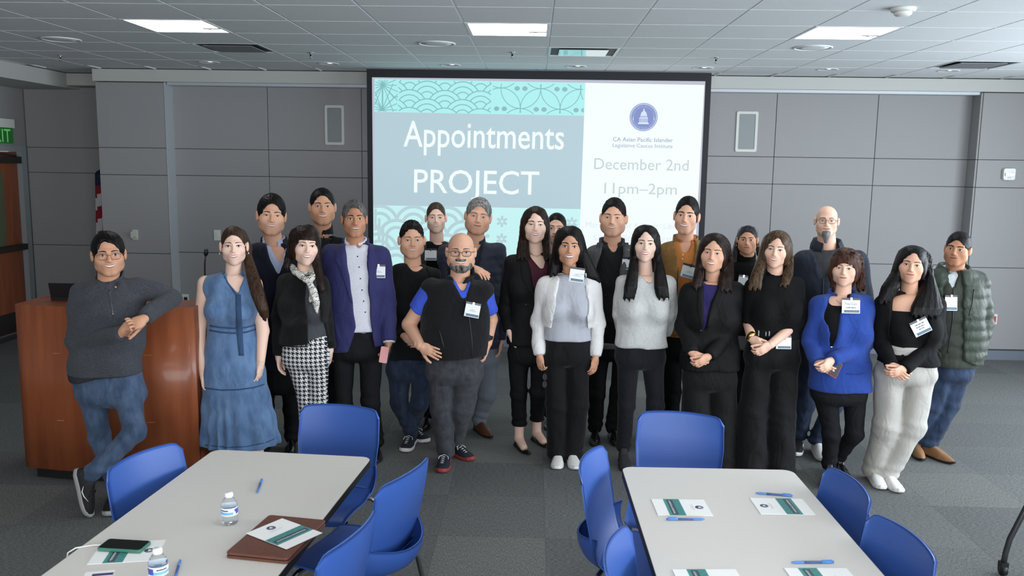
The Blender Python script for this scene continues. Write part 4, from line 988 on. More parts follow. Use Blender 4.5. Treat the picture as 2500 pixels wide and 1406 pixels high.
        for r in rows:
            v,a,b=r[:3]; p,q=s.pt(a,v),s.pt(b,v); bb=r[3] if len(r)>3 else b0; yy=r[4] if len(r)>4 else 0
            R.append(((p[2]+q[2])/2,(p[0]+q[0])/2,s.Y+yy,abs(q[0]-p[0])/2,bb))
        R=np.array(sorted(R)); s.trows=R
        zz=np.linspace(R[0,0],R[-1,0],90); tab=np.stack([np.interp(zz,R[:,0],R[:,k]) for k in range(1,5)],1)
        k_=np.array([1,2,3,4,3,2,1.]); k_/=k_.sum(); pad=np.vstack([tab[:1]]*3+[tab]+[tab[-1:]]*3); tab=np.stack([np.convolve(pad[:,i],k_,'valid') for i in range(4)],1)
        s.tz,s.tt=zz,tab; s.bust=bust; s.belly=belly
        ex=.28; s.tlo=np.array([tab[:,0].min()-tab[:,2].max()-.06,s.Y-.32,zz[0]-.04]); s.thi=np.array([tab[:,0].max()+tab[:,2].max()+.06,s.Y+.28,zz[-1]+.06])
    def torso_fn(s,off=0.0,pleat=None):
        zz,tab=s.tz,s.tt
        def T(X,Y,Z):
            cx,cy,a,b=(np.interp(Z,zz,tab[:,k]).astype(f32) for k in range(4)); a=a+off; b=b+off; dx,dy=X-cx,Y-cy
            if pleat is not None:
                th=np.arctan2(dy,dx); k=np.clip((pleat[0]-Z)/pleat[1],0,1); a=a*(1+pleat[2]*k*np.sin(th*pleat[3]+2*np.sin(th*3))); b=b*(1+pleat[2]*k*np.sin(th*pleat[3]+2*np.sin(th*3)))
            n=2.35; d=((np.abs(dx/a)**n+np.abs(dy/b)**n)**(1/n)-1)*np.minimum(a,b)
            d=smax(d,Z-(zz[-1]+off*.3-.012),.03)
            if s.bust:
                zb=s.zs-.165
                for sg in (-1,1): d=smin(d,ell(X,Y,Z,(s.tt[0,0]*0+np.interp(zb,zz,tab[:,0])+sg*.075,np.interp(zb,zz,tab[:,1])-.065,zb),(.075+off,.062+s.bust+off,.078+off)),.04)
            if s.belly:
                zb=s.zs-.34; d=smin(d,ell(X,Y,Z,(np.interp(zb,zz,tab[:,0]),np.interp(zb,zz,tab[:,1])-.05,zb),(.17+off,.10+s.belly+off,.17+off)),.06)
            return d
        return T
    def cutrows(s,rows,ymid=None):
        """front opening given as (v,uL,uR) -> SDF negative inside the opening"""
        P=[(s.pt(a,v,-.11),s.pt(b,v,-.11)) for v,a,b in rows]; Zr=np.array([(p[2]+q[2])/2 for p,q in P]); xl=np.array([p[0] for p,q in P]); xr=np.array([q[0] for p,q in P]); o=np.argsort(Zr); Zr,xl,xr=Zr[o],xl[o],xr[o]
        cy=s.Y-.02 if ymid is None else ymid
        def C(X,Y,Z):
            c_=np.maximum(np.maximum(np.interp(Z,Zr,xl).astype(f32)-X,X-np.interp(Z,Zr,xr).astype(f32)),Y-cy); return np.maximum(c_,np.maximum(Zr[0]-Z,Z-Zr[-1]-.06))
        return C
    def garment(s,name,mt,off=.012,hem=None,arms=(),cuts=(),neckr=None,h=.0115,fold=.0035,seed=0,hemflare=0,quilt=None,pleat=None,drop=.0,blend=.05,armoff=None,bands=None,zmin=None,ribs=None,neckz=.042):
        """arms: list of (points, radii, end) ; hem: v pixel"""
        T=s.torso_fn(off,pleat); hz=s.pt(0,0)[2] if hem is None else None
        hemz=None
        if hem is not None:
            if isinstance(hem,(int,float)): hem=((hem,s.trows[0,1]),(hem,s.trows[0,1]))
            (v0,u0),(v1,u1)=hem
            if v0==v1: hemz=(s.pt(1250,v0)[2],0.0,0.0)
            else:
                p,q=s.pt(u0,v0,-.1),s.pt(u1,v1,-.1); k=(q[2]-p[2])/(q[0]-p[0]); hemz=(p[2]-k*p[0],k,0)
        nr=s.neckr+.006 if neckr is None else neckr; C=[s.cutrows(c) for c in cuts]; ph=seed*1.7
        A_=[(np.array([np.asarray(p,float) for p in pts]),rad,end) for pts,rad,end in arms]; ao=.35*off if armoff is None else armoff
        def fn(X,Y,Z):
            d=T(X,Y,Z)
            if hemz is not None: d=smax(d,hemz[0]+hemz[1]*X-Z,.006)
            for c_ in C: d=smax(d,-c_(X,Y,Z),.004)
            if nr: d=np.maximum(d,-np.maximum(np.sqrt((X-s.N[0])**2+((Y-s.N[1]-.01))**2)-nr,s.zs+neckz-Z))
            fo=None
            for P,rad,end in A_:
                S0=P[0]; a=None
                for i in range(len(P)-1):
                    c_=cone(X,Y,Z,P[i],P[i+1],rad[i]+ao,rad[i+1]+ao); a=c_ if a is None else smin(a,c_,.02)
                if end is not None:
                    e,dr_=end; a=smax(a,(X-e[0])*dr_[0]+(Y-e[1])*dr_[1]+(Z-e[2])*dr_[2],.005)
                dist=np.sqrt((X-S0[0])**2+(Y-S0[1])**2+(Z-S0[2])**2); k=blend*np.clip(1-(dist-.05)/.13,0,1)+.006
                if len(P)>2:
                    e_=P[1]; el=np.sqrt((X-e_[0])**2+(Y-e_[1])**2+(Z-e_[2])**2); a=a+.0035*np.exp(-(el/.09)**2)*np.sin((X+Y*.6)*70+Z*95+ph)
                d=smin(d,a,k)
            if fold: d=d+fold*.95*(np.sin(21*X+15*Z+ph+1.7*np.sin(9*Z+ph))*np.sin(7*Z+11*Y+ph)+np.sin(34*Z-12*X+14*Y+ph*2+1.5*np.sin(13*X)))*.8
            if quilt: d=d-quilt[1]*np.abs(np.sin(math.pi*(Z+.25*quilt[2]*np.abs(X-s.N[0]))/quilt[0]))**.6
            return d
        lo,hi=s.tlo.copy(),s.thi.copy()
        if hem is not None: lo[2]=max(lo[2],hemz[0]+min(hemz[1]*lo[0],hemz[1]*hi[0])-.03)
        hi[2]=min(hi[2],s.zs+.13)
        for P,rad,end in A_:
            m_=max(rad)+ao+.025; lo=np.minimum(lo,P.min(0)-m_); hi=np.maximum(hi,P.max(0)+m_)
        V,F=nets(fn,lo,hi,h,1)
        Fm=None
        s.parts[name]=(V,F); parts=[(V-s.base,F,mt)]
        if bands:      # hem ribbing and similar in a second material, by face centre test
            c_=V[F].mean(1); sel=bands[0](c_); parts=[(V-s.base,F[~sel],mt),(V-s.base,F[sel],bands[1])]
        o=link(name,qmesh(name,parts),s.root); s.parts[name+'_o']=o; return o
    def legs(s,name,mt,waist,hips,L,R,rad,hemz=.02,h=.0115,fold=.004,seed=1,b=.115,crotch=None,off=.0,rad2=None):
        """waist,hips: (v,uL,uR); L,R: (hip,knee,ankle) world points; rad=(hip,knee,hem)"""
        if 'wide' not in name: rad=(rad[0]*.97,rad[1]*.90,rad[2]*.90)
        rows=[]
        for v,a,b_ in (waist,hips): p,q=s.pt(a,v),s.pt(b_,v); rows.append(((p[2]+q[2])/2,(p[0]+q[0])/2,abs(q[0]-p[0])/2))
        (z1,c1,a1),(z0,c0,a0)=rows; ph=seed*2.3
        def fn(X,Y,Z):
            t=np.clip((Z-z0)/(z1-z0),-.6,1.2); cx=c0+(c1-c0)*t; a=a0+(a1-a0)*t; bb=b*(1-.10*t); n=2.4
            kz=np.sqrt(np.clip(1-np.clip((z0-Z)/.09,0,.995)**2,.01,1)); a=a*(.35+.65*kz); bb=bb*(.45+.55*kz); pel=((np.abs((X-cx)/a)**n+np.abs((Y-s.Y)/bb)**n)**(1/n)-1)*np.minimum(a,bb); pel=np.maximum(pel,np.maximum(Z-z1,(z0-.09)-Z)); dd=None
            for P,rd in ((L,rad),(R,rad2 or rad)):
                l=smin(cone(X,Y,Z,P[0],P[1],rd[0],rd[1]),cone(X,Y,Z,P[1],P[2],rd[1],rd[2]),.03)
                zk=P[1][2]; l=l+.0025*np.exp(-((Z-zk)/.08)**2)*np.sin(80*Z+25*X+ph)+.005*np.exp(-((Z-P[2][2]-.03)/.07)**2)*np.sin(95*Z+30*X*np.sin(ph)+ph)
                dd=l if dd is None else smin(dd,l,.010)
            d=smin(pel,dd,.028); d=d+fold*.6*(np.sin(40*X+5*Z+ph+1.5*np.sin(6*Z+ph))*np.sin(5*Z+22*Y+ph)+.45*np.sin(30*Z+26*X+15*Y+ph))
            return np.maximum(np.maximum(d,hemz-Z),Z-z1)
        P=np.array(list(L)+list(R)); m_=max(rad)+.03; lo=np.minimum(P.min(0)-m_,[c0-a0-.04,s.Y-b-.04,0]); hi=np.maximum(P.max(0)+m_,[c0+a0+.04,s.Y+b+.04,z1+.03]); lo[2]=hemz-.02; hi[2]=z1+.03
        V,F=nets(fn,lo,hi,h,1); s.parts[name]=(V,F); o=link(name,qmesh(name,[(V-s.base,F,mt)]),s.root); s.parts[name+'_o']=o; return o
    def foot(s,u,v): return G(u,v,0)
    def shoe(s,F0,heading,kind,mu,ms,scale=1.0,rx=0,ry=0,z=0,laces=None,mirror=False,mx=None):
        """F0 ground point under ankle; heading deg, 0 = toe at the camera, + = toe to image right"""
        up,so=shoe_parts(kind); o=link('shoe',None,s.root) if False else None
        me=qmesh('shoe',[(up[0]*scale,up[1],mu)]); o=link('shoe',me,s.root); M4=Matrix.Translation(Vector(np.asarray(F0)-s.base+np.array([0,0,z])))@Matrix.Rotation(math.radians(heading),4,'Z')@Matrix.Rotation(math.radians(rx),4,'X')@Matrix.Rotation(math.radians(ry),4,'Y'); o.matrix_local=M4 if mx is None else mx
        link('sole',qmesh('sole',[(so[0]*scale,so[1],ms)]),o)
        if laces:
            mb=MB()
            for k in range(5):
                y=-.135+.02*k; z_=np.interp(y,[-.17,-.12,-.06,-.02],[.043,.056,.076,.094]); mb.tube([(-.022*scale,y*scale,(z_-.006)*scale),(0,(y-.004)*scale,(z_+.004)*scale),(.022*scale,(y+.004)*scale,(z_-.006)*scale)],.0028,laces,6)
            mb.tube([(0,-.055,.084),(.03,-.075,.078),(.035,-.09,.066)],.0025,laces,6).tube([(0,-.055,.084),(-.03,-.075,.078),(-.035,-.09,.064)],.0025,laces,6)
            mb.build('laces',o)
        return o
    # ---- surface details placed on a garment
    def surf(s,gname,u,v,default=-.12):
        V,F=s.parts[gname]; key=gname+'_b'
        if key not in s.parts: s.parts[key]=bvh(V,F)
        d=ray(u,v); d=d/np.linalg.norm(d); h_=s.parts[key].ray_cast(Vector((0,0,CH)),Vector(d))
        if h_[0] is None: return s.pt(u,v,default)
        return np.array(h_[0])
    def line(s,gname,pts,r,mt,name='seam',parent=None,off=.001):
        P=[s.surf(gname,u,v)+np.array([0,-off,0])-s.base for u,v in pts]
        Q=[]
        for a,b in zip(pts[:-1],pts[1:]):
            n=max(2,int(math.hypot(b[0]-a[0],b[1]-a[1])/7))
            for k in range(n): Q.append(s.surf(gname,a[0]+(b[0]-a[0])*k/n,a[1]+(b[1]-a[1])*k/n)+np.array([0,-off,0])-s.base)
        Q.append(P[-1]); return MB().tube(Q,r,mt,6).build(name,parent or s.parts.get(gname+'_o') or s.root)
    def patch(s,gname,rows,th,mt,name,nx=7,ny=12,parent=None):
        """rows (v,uL,uR) draped on the garment"""
        v_=np.array([r[0] for r in rows],float); L_=[r[1] for r in rows]; R_=[r[2] for r in rows]; P=np.zeros((ny,nx,3))
        if v_[0]>v_[-1]: v_=v_[::-1];L_=L_[::-1];R_=R_[::-1]
        for i,v in enumerate(np.linspace(v_[0],v_[-1],ny)):
            a=np.interp(v,v_,L_); b=np.interp(v,v_,R_)
            for j in range(nx): P[i,j]=s.surf(gname,a+(b-a)*j/(nx-1),v)
        P[:,:,1]=np.minimum(P[:,:,1],np.median(P[:,:,1],axis=1)[:,None]+.05)
        V,F=patch_solid(P,np.array([0,-1.0,0.1]),th); return link(name,qmesh(name,[(V-s.base,F,mt)]),parent or s.parts.get(gname+'_o') or s.root)
    def buttons(s,gname,pts,r,mt):
        for u,v in pts:
            p=s.surf(gname,u,v)-s.base; o=MB().lathe([(r,-.002),(r,.002),(r*.6,.003),(.0005,.003)],(0,0,0),mt,12).build('button',s.parts[gname+'_o']); o.location=p; o.rotation_euler=(math.radians(90),0,0)
    def collar(s,mt,a=.066,b=.066,z0=-.035,z1=.03,open_=40,point=.05,flare=.022,name='collar',dx=0,th=.003,full=False,tilt=.03,dy=.0,n=40):
        """band round the neck; open_ degrees of gap at the front; point: how far the front tips hang"""
        N=s.N+np.array([dx,.012+dy,0])-s.base; V=[];F=[]; A0=0 if full else open_/2
        for k in range(n+1):
            th_=math.radians(A0+(360-2*A0)*k/n); fr=math.cos(th_)   # th=0 front
            x,y=math.sin(th_),-math.cos(th_); tip=max(0,fr)**3
            zt=z1-tilt*max(0,fr)+.01*max(0,-fr); zb=z0-point*tip
            for (r,z) in ((1,zb+.02),(1,zt),(1+.012/a,zt+.002),(1+flare/a,(zt+zb)/2),(1+(flare*1.15)/a,zb),(1+(flare*1.15-.006)/a,zb)):
                V.append((N[0]+a*r*x,N[1]+b*r*y,N[2]+z))
        m_=6; cnt=n+1
        for k in range(n+1 if False else n):
            for j in range(m_): F.append((k*m_+j,k*m_+(j+1)%m_,(k+1)*m_+(j+1)%m_,(k+1)*m_+j))
        if not full: F+= [(0,1,4,5),(1,2,3,4),(n*m_+5,n*m_+4,n*m_+1,n*m_+0),(n*m_+4,n*m_+3,n*m_+2,n*m_+1)]
        o=link(name,qmesh(name,[(np.array(V),np.array(F),mt)]),s.root); return o
    def tubecollar(s,mt,r0=.064,r1=.060,z0=-.03,z1=.05,name='collar',dx=0,dy=0,fold=.0,th=.010,gap=0):
        """soft stand-up collar (turtleneck, zip neck)"""
        N=s.N+np.array([dx,.012+dy,0]); top=s.hw((0,.02,-.07)); na=s.hw((0,.022,-.05)); nb=s.N+np.array([0,.01,-.03]); r0=max(r0,s.neckr*1.12+.012); r1=max(r1,s.neckr+.012)
        
        def fn(X,Y,Z):
            t=np.clip((Z-N[2]-z0)/(z1-z0),0,1); k=np.clip((Z-N[2])/(top[2]-N[2]+1e-6),-.3,1.2); kk=np.clip((Z-nb[2])/(na[2]-nb[2]),-.3,1.2); cx=nb[0]+(na[0]-nb[0])*kk; cy=nb[1]+(na[1]-nb[1])*kk
            tilt_=.03*np.clip((cy-Y)/.06,-1,1); rr=r0+(r1-r0)*t+.002*np.sin(Z*240); d=np.sqrt((X-cx)**2+(Y-cy)**2)-rr
            d=np.maximum(d,-(d+th)); d=smax(d,np.maximum(N[2]+z0-Z,Z-(N[2]+z1-tilt_)),.008)
            if gap: d=np.maximum(d,-np.maximum(np.abs(X-cx)-gap*np.clip(.25+t,0,1.3),Y-cy))
            return d
        V,F=nets(fn,N+np.array([-.10,-.12,z0-.02]),N+np.array([.10,.10,z1+.05]),.007,1); s.parts[name]=(V,F); o=link(name,qmesh(name,[(V-s.base,F,mt)]),s.root); s.parts[name+'_o']=o; return o
    def badge(s,gname,u,v,roll=0,w_=.092,h_=.078,lines=(),dark=False,yaw=0,clip=True,dy=0):
        p=s.surf(gname,u,v)-s.base+np.array([0,-.012+dy,0]); o=link('name_badge',MB().box(-w_/2,w_/2,0,.003,-h_/2,h_/2,M_card if not dark else mat('badge_shade',(190,190,188),.4)).mesh('name_badge'),s.root); o.location=p; o.rotation_euler=(math.radians(-8),math.radians(-roll),math.radians(yaw)); o['label']='white name badge'
        MB().box(-w_*.46,w_*.46,-.001,0,-h_*.44,-h_*.26,M_cardb).build('footer_bar',o)
        MB().add([(-w_*.42+.010*math.cos(a)*.6,-.0015,-h_*.35+.010*math.sin(a)*.6) for a in np.linspace(0,2*math.pi,13)[:-1]],[tuple(range(12))[::-1]],M_card).build('seal',o)
        MB().box(-w_*.30,w_*.42,-.0014,-.001,-h_*.37,-h_*.34,mat('badge_bar_print',(150,176,190),.5)).build('footer_print',o)
        MB().box(-w_*.5,w_*.5,.0005,.0025,h_*.5,h_*.5+.014,mat('badge_sleeve',(70,70,78),.2,trans=.4)).build('plastic_sleeve',o)
        for k,(tx,sz,dz) in enumerate(lines):
            if isinstance(tx,str):
                V,F=text_mesh(tx,sz); MB().add([(x,-.0008,y+dz) for x,y in V],F,M_inkd).build('lettering',o)
            else:       # handwriting or print too small to read: a fine stroke of uneven loops
                n=int(tx*1000/1.6); Q=[(-tx/2+tx*q/n+(.0 if sz>.004 else .0),-.001,dz+sz*(.5*math.sin(q*2.1+k)+.35*math.sin(q*3.7+2*k))) for q in range(n+1)]; MB().tube(Q,.0006 if sz<.004 else .0009,M_inkd,4).build('lettering',o)
        if clip: MB().box(-.006,.006,-.006,.002,h_*.5-.004,h_*.5+.016,M_chrome).build('clip',o)
        return o
    def earring(s,sg,mt,drop=.012,r=.004):
        p=s.hw((sg*.088*s.hp.get('w',1),.0,-.036))-s.base; mb=MB().lathe([(.0008,-drop-r),(r*.9,-drop-r*.4),(r,-drop),(r*.5,-drop+r),(.001,0)],tuple(p),mt,10); mb.build('earring',s.root)
    def necklace(s,mt,pts,r=.0018,gname=None):
        P=[]
        V=np.vstack([b[0] for b in s.body]); n=0; Fs=[]
        for v,f,_ in s.body: Fs.append(f+n); n+=len(v)
        b=bvh(V,np.vstack(Fs)); Q=[]
        for u,v in pts:
            d=ray(u,v); d/=np.linalg.norm(d); h_=b.ray_cast(Vector((0,0,CH)),Vector(d)); Q.append((np.array(h_[0]) if h_[0] is not None else s.pt(u,v,-.06))+np.array([0,-.002,0])-s.base)
        MB().tube(Q,r,mt,6).build('necklace',s.root)
# ================================================================== PEOPLE
SK_l=skin('light',(232,188,164)); SK_m=skin('medium',(220,170,142)); SK_t=skin('tan',(204,152,122)); SK_b=skin('brown',(184,132,102)); SK_p=skin('pale',(238,200,180))
H_blk=hairmat('black',(11,9,9),(24,21,21)); H_dkb=hairmat('dark_brown',(24,17,14),(46,32,26)); H_brn=hairmat('brown',(44,31,23),(72,53,39)); H_gry=hairmat('grey',(84,84,84),(150,148,146)); H_salt=hairmat('salt',(60,58,56),(110,106,104)); H_auburn=hairmat('auburn',(44,28,24),(92,58,44))
K_blk=cloth('black',(15,15,16),sheen=0); K_blkk=cloth('black_knit',(14,14,15),.9,(320,.35),sheen=0); K_blks=cloth('black_suit',(19,19,20),.75,(400,.15),sheen=0); K_nvy=cloth('navy',(25,28,42)); K_dkp=cloth('dark_trouser',(21,21,24),.8,(300,.2),sheen=0)
K_jean=cloth('jeans_blue',(62,80,108),.9,(420,.3),(30,(84,104,132),(1,1,.5))); K_jeand=cloth('jeans_dark',(38,48,66),.9,(420,.3),(26,(54,66,88),(1,1,.5)))
M_rubber=mat('rubber_white',(226,224,220),.6); M_rubk=mat('rubber_black',(20,20,20),.6); M_lthk=mat('leather_black',(16,16,17),.25,coat=.4); M_lthb=mat('leather_brown',(92,58,38),.45,bump=(200,.2)); M_suede=mat('suede_tan',(142,104,70),.85,bump=(300,.2)); M_snkw=mat('sneaker_white',(234,230,226),.55); M_snkn=mat('sneaker_navy',(34,36,50),.7,bump=(500,.3)); M_snkg=mat('sneaker_grey',(70,72,76),.7,bump=(500,.3)); M_snkb=mat('sneaker_black',(22,22,24),.6,bump=(500,.3)); M_sole_red=mat('sole_red',(150,60,56),.6); M_sole_grey=mat('sole_grey',(150,150,148),.6)
M_gold=mat('gold',(204,164,84),.25,metal=1); M_steel=mat('steel',(170,172,176),.25,metal=1); M_pearl=mat('pearl',(238,226,212),.25,coat=.5); M_frame=mat('frame_dark',(30,28,32),.3); M_framew=mat('frame_wire',(120,96,70),.3,metal=.8)
LIP_pink=mat('lip_pink',(196,104,104),.35); LIP_red=mat('lip_red',(170,70,76),.35); LIP_m=mat('lip_male',(176,112,98),.45); LIP_t=mat('lip_tan',(150,92,80),.45); LIP_b=mat('lip_brown',(126,72,64),.45)
def unit(v): v=np.asarray(v,float); return v/np.linalg.norm(v)
def arm(S,E,W,r=(.056,.046,.036),upto=None):
    E[0]+=(.022 if E[0]<p.N[0] else -.022)*(abs(E[0]-p.N[0])>abs(S[0]-p.N[0])-.02); r=tuple(v*.92 for v in r)
    if upto is None: return ([S,E,W],r,(W,unit(W-E)))
    e=S+(E-S)*upto; return ([S,E],(r[0],r[1]),(e,unit(E-S)))
def leg(p,hip,knee,F0,kd=0,ank=.09):
    return (p.pt(*hip),p.pt(knee[0],knee[1],kd),np.array([F0[0],F0[1]+.015,ank]))
def toe(u,v,heading,scale=1.0):
    g_=G(u,v,0); a=math.radians(heading); return g_-np.array([math.sin(a),-math.cos(a),0])*.205*scale
def put_shoe(p,F0,heading,kind,mu,ms,scale=1.0,**k): p.shoe(F0,heading,kind,mu,ms,scale,**k)

# ---------- 1: man leaning on the lectern
p=Person('man in charcoal quarter-zip sweater and jeans leaning an elbow on the lectern',5.02,(262,567,674),SK_t,hyaw=4,hpitch=-2,hroll=-2,hairt=.016,hp=dict(w=1.04,full=.004),neckr=.058)
p.facep=dict(smile=1.1,open=.8,lip=LIP_t,brow=.0055); p.head_body(p.pt(262,692,.02))
p.torso([(760,186,352,.125),(850,180,340,.12),(925,178,336,.125),(985,182,346,.12)],((196,716,.02),(336,700,.06)),b0=.12)
K1=cloth('charcoal_wool',(56,58,64),.95,(260,.5),(180,(76,78,84))); K1r=cloth('charcoal_rib',(42,43,48),.95,(120,.9,(6,6,.4)))
E0,W0=p.pt(176,838,-.04),p.pt(298,812,-.22); E1,W1_=p.pt(424,728,.10),p.pt(352,778,-.16)
hz=p.pt(250,908)[2]
p.chest_skin(p.zs-.1); p.garment('sweater',K1,.016,((934,176),(916,338)),[arm(p.sh[0],E0,W0,(.062,.056,.043)),arm(p.sh[1],E1,W1_,(.062,.058,.043))],cuts=[[(662,252,276),(690,250,278),(708,263,268)]],fold=.006,seed=1,bands=(lambda c:(c[:,2]<hz+(.0))&(c[:,0]<p.pt(345,900)[0]),K1r))
p.tubecollar(K1,.076,.082,-.035,.055,'zip_collar',gap=.032)
p.line('sweater',[(267,706),(272,740),(277,772)],.0022,M_steel,'zip'); 
p.hand(W0,unit(p.pt(340,775,-.26)-W0),(0,-1,.3),'clasp',left=True,scale=1.05,via=[E0,p.sh[0]]); p.hand(W1_,unit(p.pt(308,800,-.25)-W1_),(.1,1,-.2),'clasp',left=True,scale=1.05,via=[E1,p.sh[1]])
F1=toe(262,1262,12); T_=G(212,1263,0); O_=T_+np.array([-.044,0,.216]); F2=O_
Lg=leg(p,(222,935),(243,1065),F1,-.03,.08); Rg=(p.pt(306,935),p.pt(330,1055,-.14),O_+np.array([.075,.02,.045]))
p.legs('jeans',cloth('jeans_p1',(58,74,98),.9,(420,.3),(20,(80,98,124),(1,1,.5))),(905,182,340),(955,184,356),Lg,Rg,(.088,.068,.058),.06,b=.12)
put_shoe(p,F1,14,'runner',M_snkb,M_sole_grey,1.08,laces=M_snkb); q=O_-p.base; SH=p.shoe(O_,0,'runner',M_snkb,M_sole_grey,1.05,laces=M_snkb,mx=Matrix(((0,-.2,.98,q[0]),(1,0,0,q[1]),(0,.98,.2,q[2]),(0,0,0,1)))); MB().tube([(-.042,-.02,.055),(-.046,-.05,.04),(-.047,-.08,.045),(-.043,-.115,.06)],[.001,.0035,.003,.001],M_rubber,6).build('side_stripe',SH)
p.hair(H_blk,t=.020,side=.010,line=0.080,burn=-.012,cutw=0.068,part=-.02); p.glasses(M_framew,'rect',.0245,.0185,-.001); p.finish_body()

# ---------- 2: woman in the denim dress
p=Person('woman in sleeveless blue denim dress with a long side ponytail',5.45,(569,553,648),SK_p,hyaw=0,hpitch=-3,hroll=0,hairt=.010,hp=dict(w=.98,jaw=.92,fem=1,nose=.92),neckr=.046)
p.facep=dict(smile=1.1,lip=LIP_pink,lash=.0026,brow=.0040,eye=.95); p.head_body(p.pt(567,672,.01))
p.torso([(740,515,625,.098),(800,513,621,.088),(850,508,632,.105),(950,500,648,.125),(1020,500,664,.15),(1100,497,680,.165),(1130,495,684,.17)],((510,692,0),(618,694,0)),b0=.095,bust=.012)
K2=cloth('denim',(82,110,148),.85,(380,.3),(16,(106,136,174),(1,1,.5)),.2); K2s=cloth('denim_seam',(56,80,114),.85,(300,.4))
p.chest_skin(p.pt(580,730)[2])
S0,S1=p.sh; p.garment('denim_dress',K2,.012,1096,[([S0+[.012,0,.004],S0+[-.006,0,-.03]],(.046,.046),(S0+[-.012,0,0],unit([-1,0,-.25]))),([S1+[-.012,0,.004],S1+[.006,0,-.03]],(.046,.046),(S1+[.012,0,0],unit([1,0,-.25])))],cuts=[[(655,545,592),(690,549,588),(718,576,580)]],fold=.004,seed=2,pleat=(p.pt(560,945)[2],.25,.055,15),h=.010,neckz=.01)
z_w=p.pt(560,802)[2]
for nm,pts,r in (('waistband',[(513,795),(540,799),(570,801),(600,799),(622,793)],.006),('waistband',[(512,806),(540,811),(570,813),(600,811),(623,804)],.006),('flounce_seam',[(500,947),(540,952),(580,951),(620,946),(645,938)],.005),('hem_stitch',[(500,1086),(560,1092),(600,1090),(650,1080),(676,1068)],.003)): p.line('denim_dress',pts,r,K2s,nm)
p.patch('denim_dress',[(718,575,588),(800,577,592),(868,584,596)],.005,K2s,'button_placket',4,20); p.line('denim_dress',[(543,662),(555,690),(577,720)],.006,K2s,'neck_band'); p.line('denim_dress',[(594,664),(590,690),(580,720)],.006,K2s,'neck_band')
p.buttons('denim_dress',[(582,738),(584,764),(585,790),(588,832),(590,862)],.006,M_steel)
S0,S1=p.sh; E0,W0=p.pt(487,813,.0),p.pt(497,915,-.06); E1,W1_=p.pt(642,808,.0),p.pt(636,890,-.06)
p.limb_skin([S0+[-.02,0,.0],E0,W0],(.052,.040,.026)); p.limb_skin([S1+[.01,0,0],E1,W1_],(.050,.040,.026))
p.hand(W0,(.05,-.1,-1),(1,0,0),'hold',scale=.92,via=[E0,p.sh[0]]); p.hand(W1_,(-.12,-.08,-1),(-1,.2,0),'hang',left=True,scale=.92,via=[E1,p.sh[1]])
for (u,hd) in ((560,6),(628,-6)):
    F0=np.array([p.pt(u,1000)[0],5.40,0]); p.shoe(F0,hd,'boot',M_lthk,M_rubk,.92); p.limb_skin([F0+[0,.01,.12],F0+[0,.01,.55]],(.045,.06),.012,via=[p.N-[0,0,.45]])
p.hair(H_brn,'short',t=.010,side=.003,line=0.076,burn=.004,nape=-.06,cutw=0.078,fuzz=.0012,strands=[[(592,575,.03,.03),(602,606,.05,.035)]],curtains=[[(600,590,606,.06,.03),(640,596,620,.03,.032),(680,604,634,-.05,.034),(720,614,646,-.11,.034),(755,628,655,-.12,.03),(780,640,656,-.11,.018)]]); p.earring(-1,M_pearl,.010); p.earring(1,M_pearl,.010)
p.necklace(M_pearl,[(551,668),(556,674),(566,677),(578,675),(586,668)],.0022); p.finish_body()

# ---------- 3: man in navy blazer, open pale shirt
p=Person('tall man in navy blazer with open pale blue shirt behind the denim dress',6.05,(661,476,575),SK_m,hyaw=4,hpitch=-3,hroll=4,hairt=.020,hp=dict(w=1.02,full=.003,jaw=1.05),neckr=.058,lift=0.03)
p.facep=dict(smile=.9,open=.6,lip=LIP_m,eye=.75); p.head_body(p.pt(668,600,.02))
p.torso([(700,614,744,.125),(800,618,742,.115),(880,612,748,.125),(930,612,748,.12)],((626,628,.0),(716,632,.02)),b0=.12)
p.chest_skin(p.pt(670,660)[2])
K3=cloth('pale_blue_shirt',(176,186,212),.8,(300,.15)); p.garment('shirt',K3,.006,880,[],cuts=[[(585,650,692),(610,657,690),(640,676,684)]],fold=.002)
p.collar(K3,.066,.066,-.04,.03,70,.05,.018)
p.buttons('shirt',[(688,652)],.005,M_pearl)
E0,W0=p.pt(616,760,.02),p.pt(640,865,-.03); E1,W1_=p.pt(738,760,.02),p.pt(728,865,-.02)
p.garment('blazer',K_nvy,.026,905,[arm(p.sh[0],E0,W0,(.064,.056,.044)),arm(p.sh[1],E1,W1_,(.064,.056,.044))],cuts=[[(580,634,705),(610,648,702),(668,676,682)]],seed=3)
p.collar(K_nvy,.080,.080,-.03,.028,130,.0,.014,'jacket_collar'); p.patch('blazer',[(598,634,648),(625,634,662),(650,655,672),(676,674,680)],.006,K_nvy,'lapel'); p.patch('blazer',[(605,704,712),(630,698,712),(676,684,690)],.006,K_nvy,'lapel')
p.hand(W0,(.0,-.1,-1),(1,0,0),'hang',via=[E0,p.sh[0]]); p.hand(W1_,(.0,-.1,-1),(-1,0,0),'hang',left=True,via=[E1,p.sh[1]])
FA=np.array([p.pt(648,1000)[0],6.0,0]); FB=np.array([p.pt(712,1000)[0],6.02,0])
p.legs('trousers',K_dkp,(880,615,745),(930,612,748),leg(p,(646,920),(648,1000),FA),leg(p,(714,920),(713,1000),FB),(.085,.068,.058),.03,seed=3)
put_shoe(p,FA,-5,'dress',M_lthk,M_rubk,1.05); put_shoe(p,FB,8,'dress',M_lthk,M_rubk,1.05)
p.hair(H_blk,t=.026,side=.010,line=0.084,burn=-.004,cutw=0.066); p.finish_body()

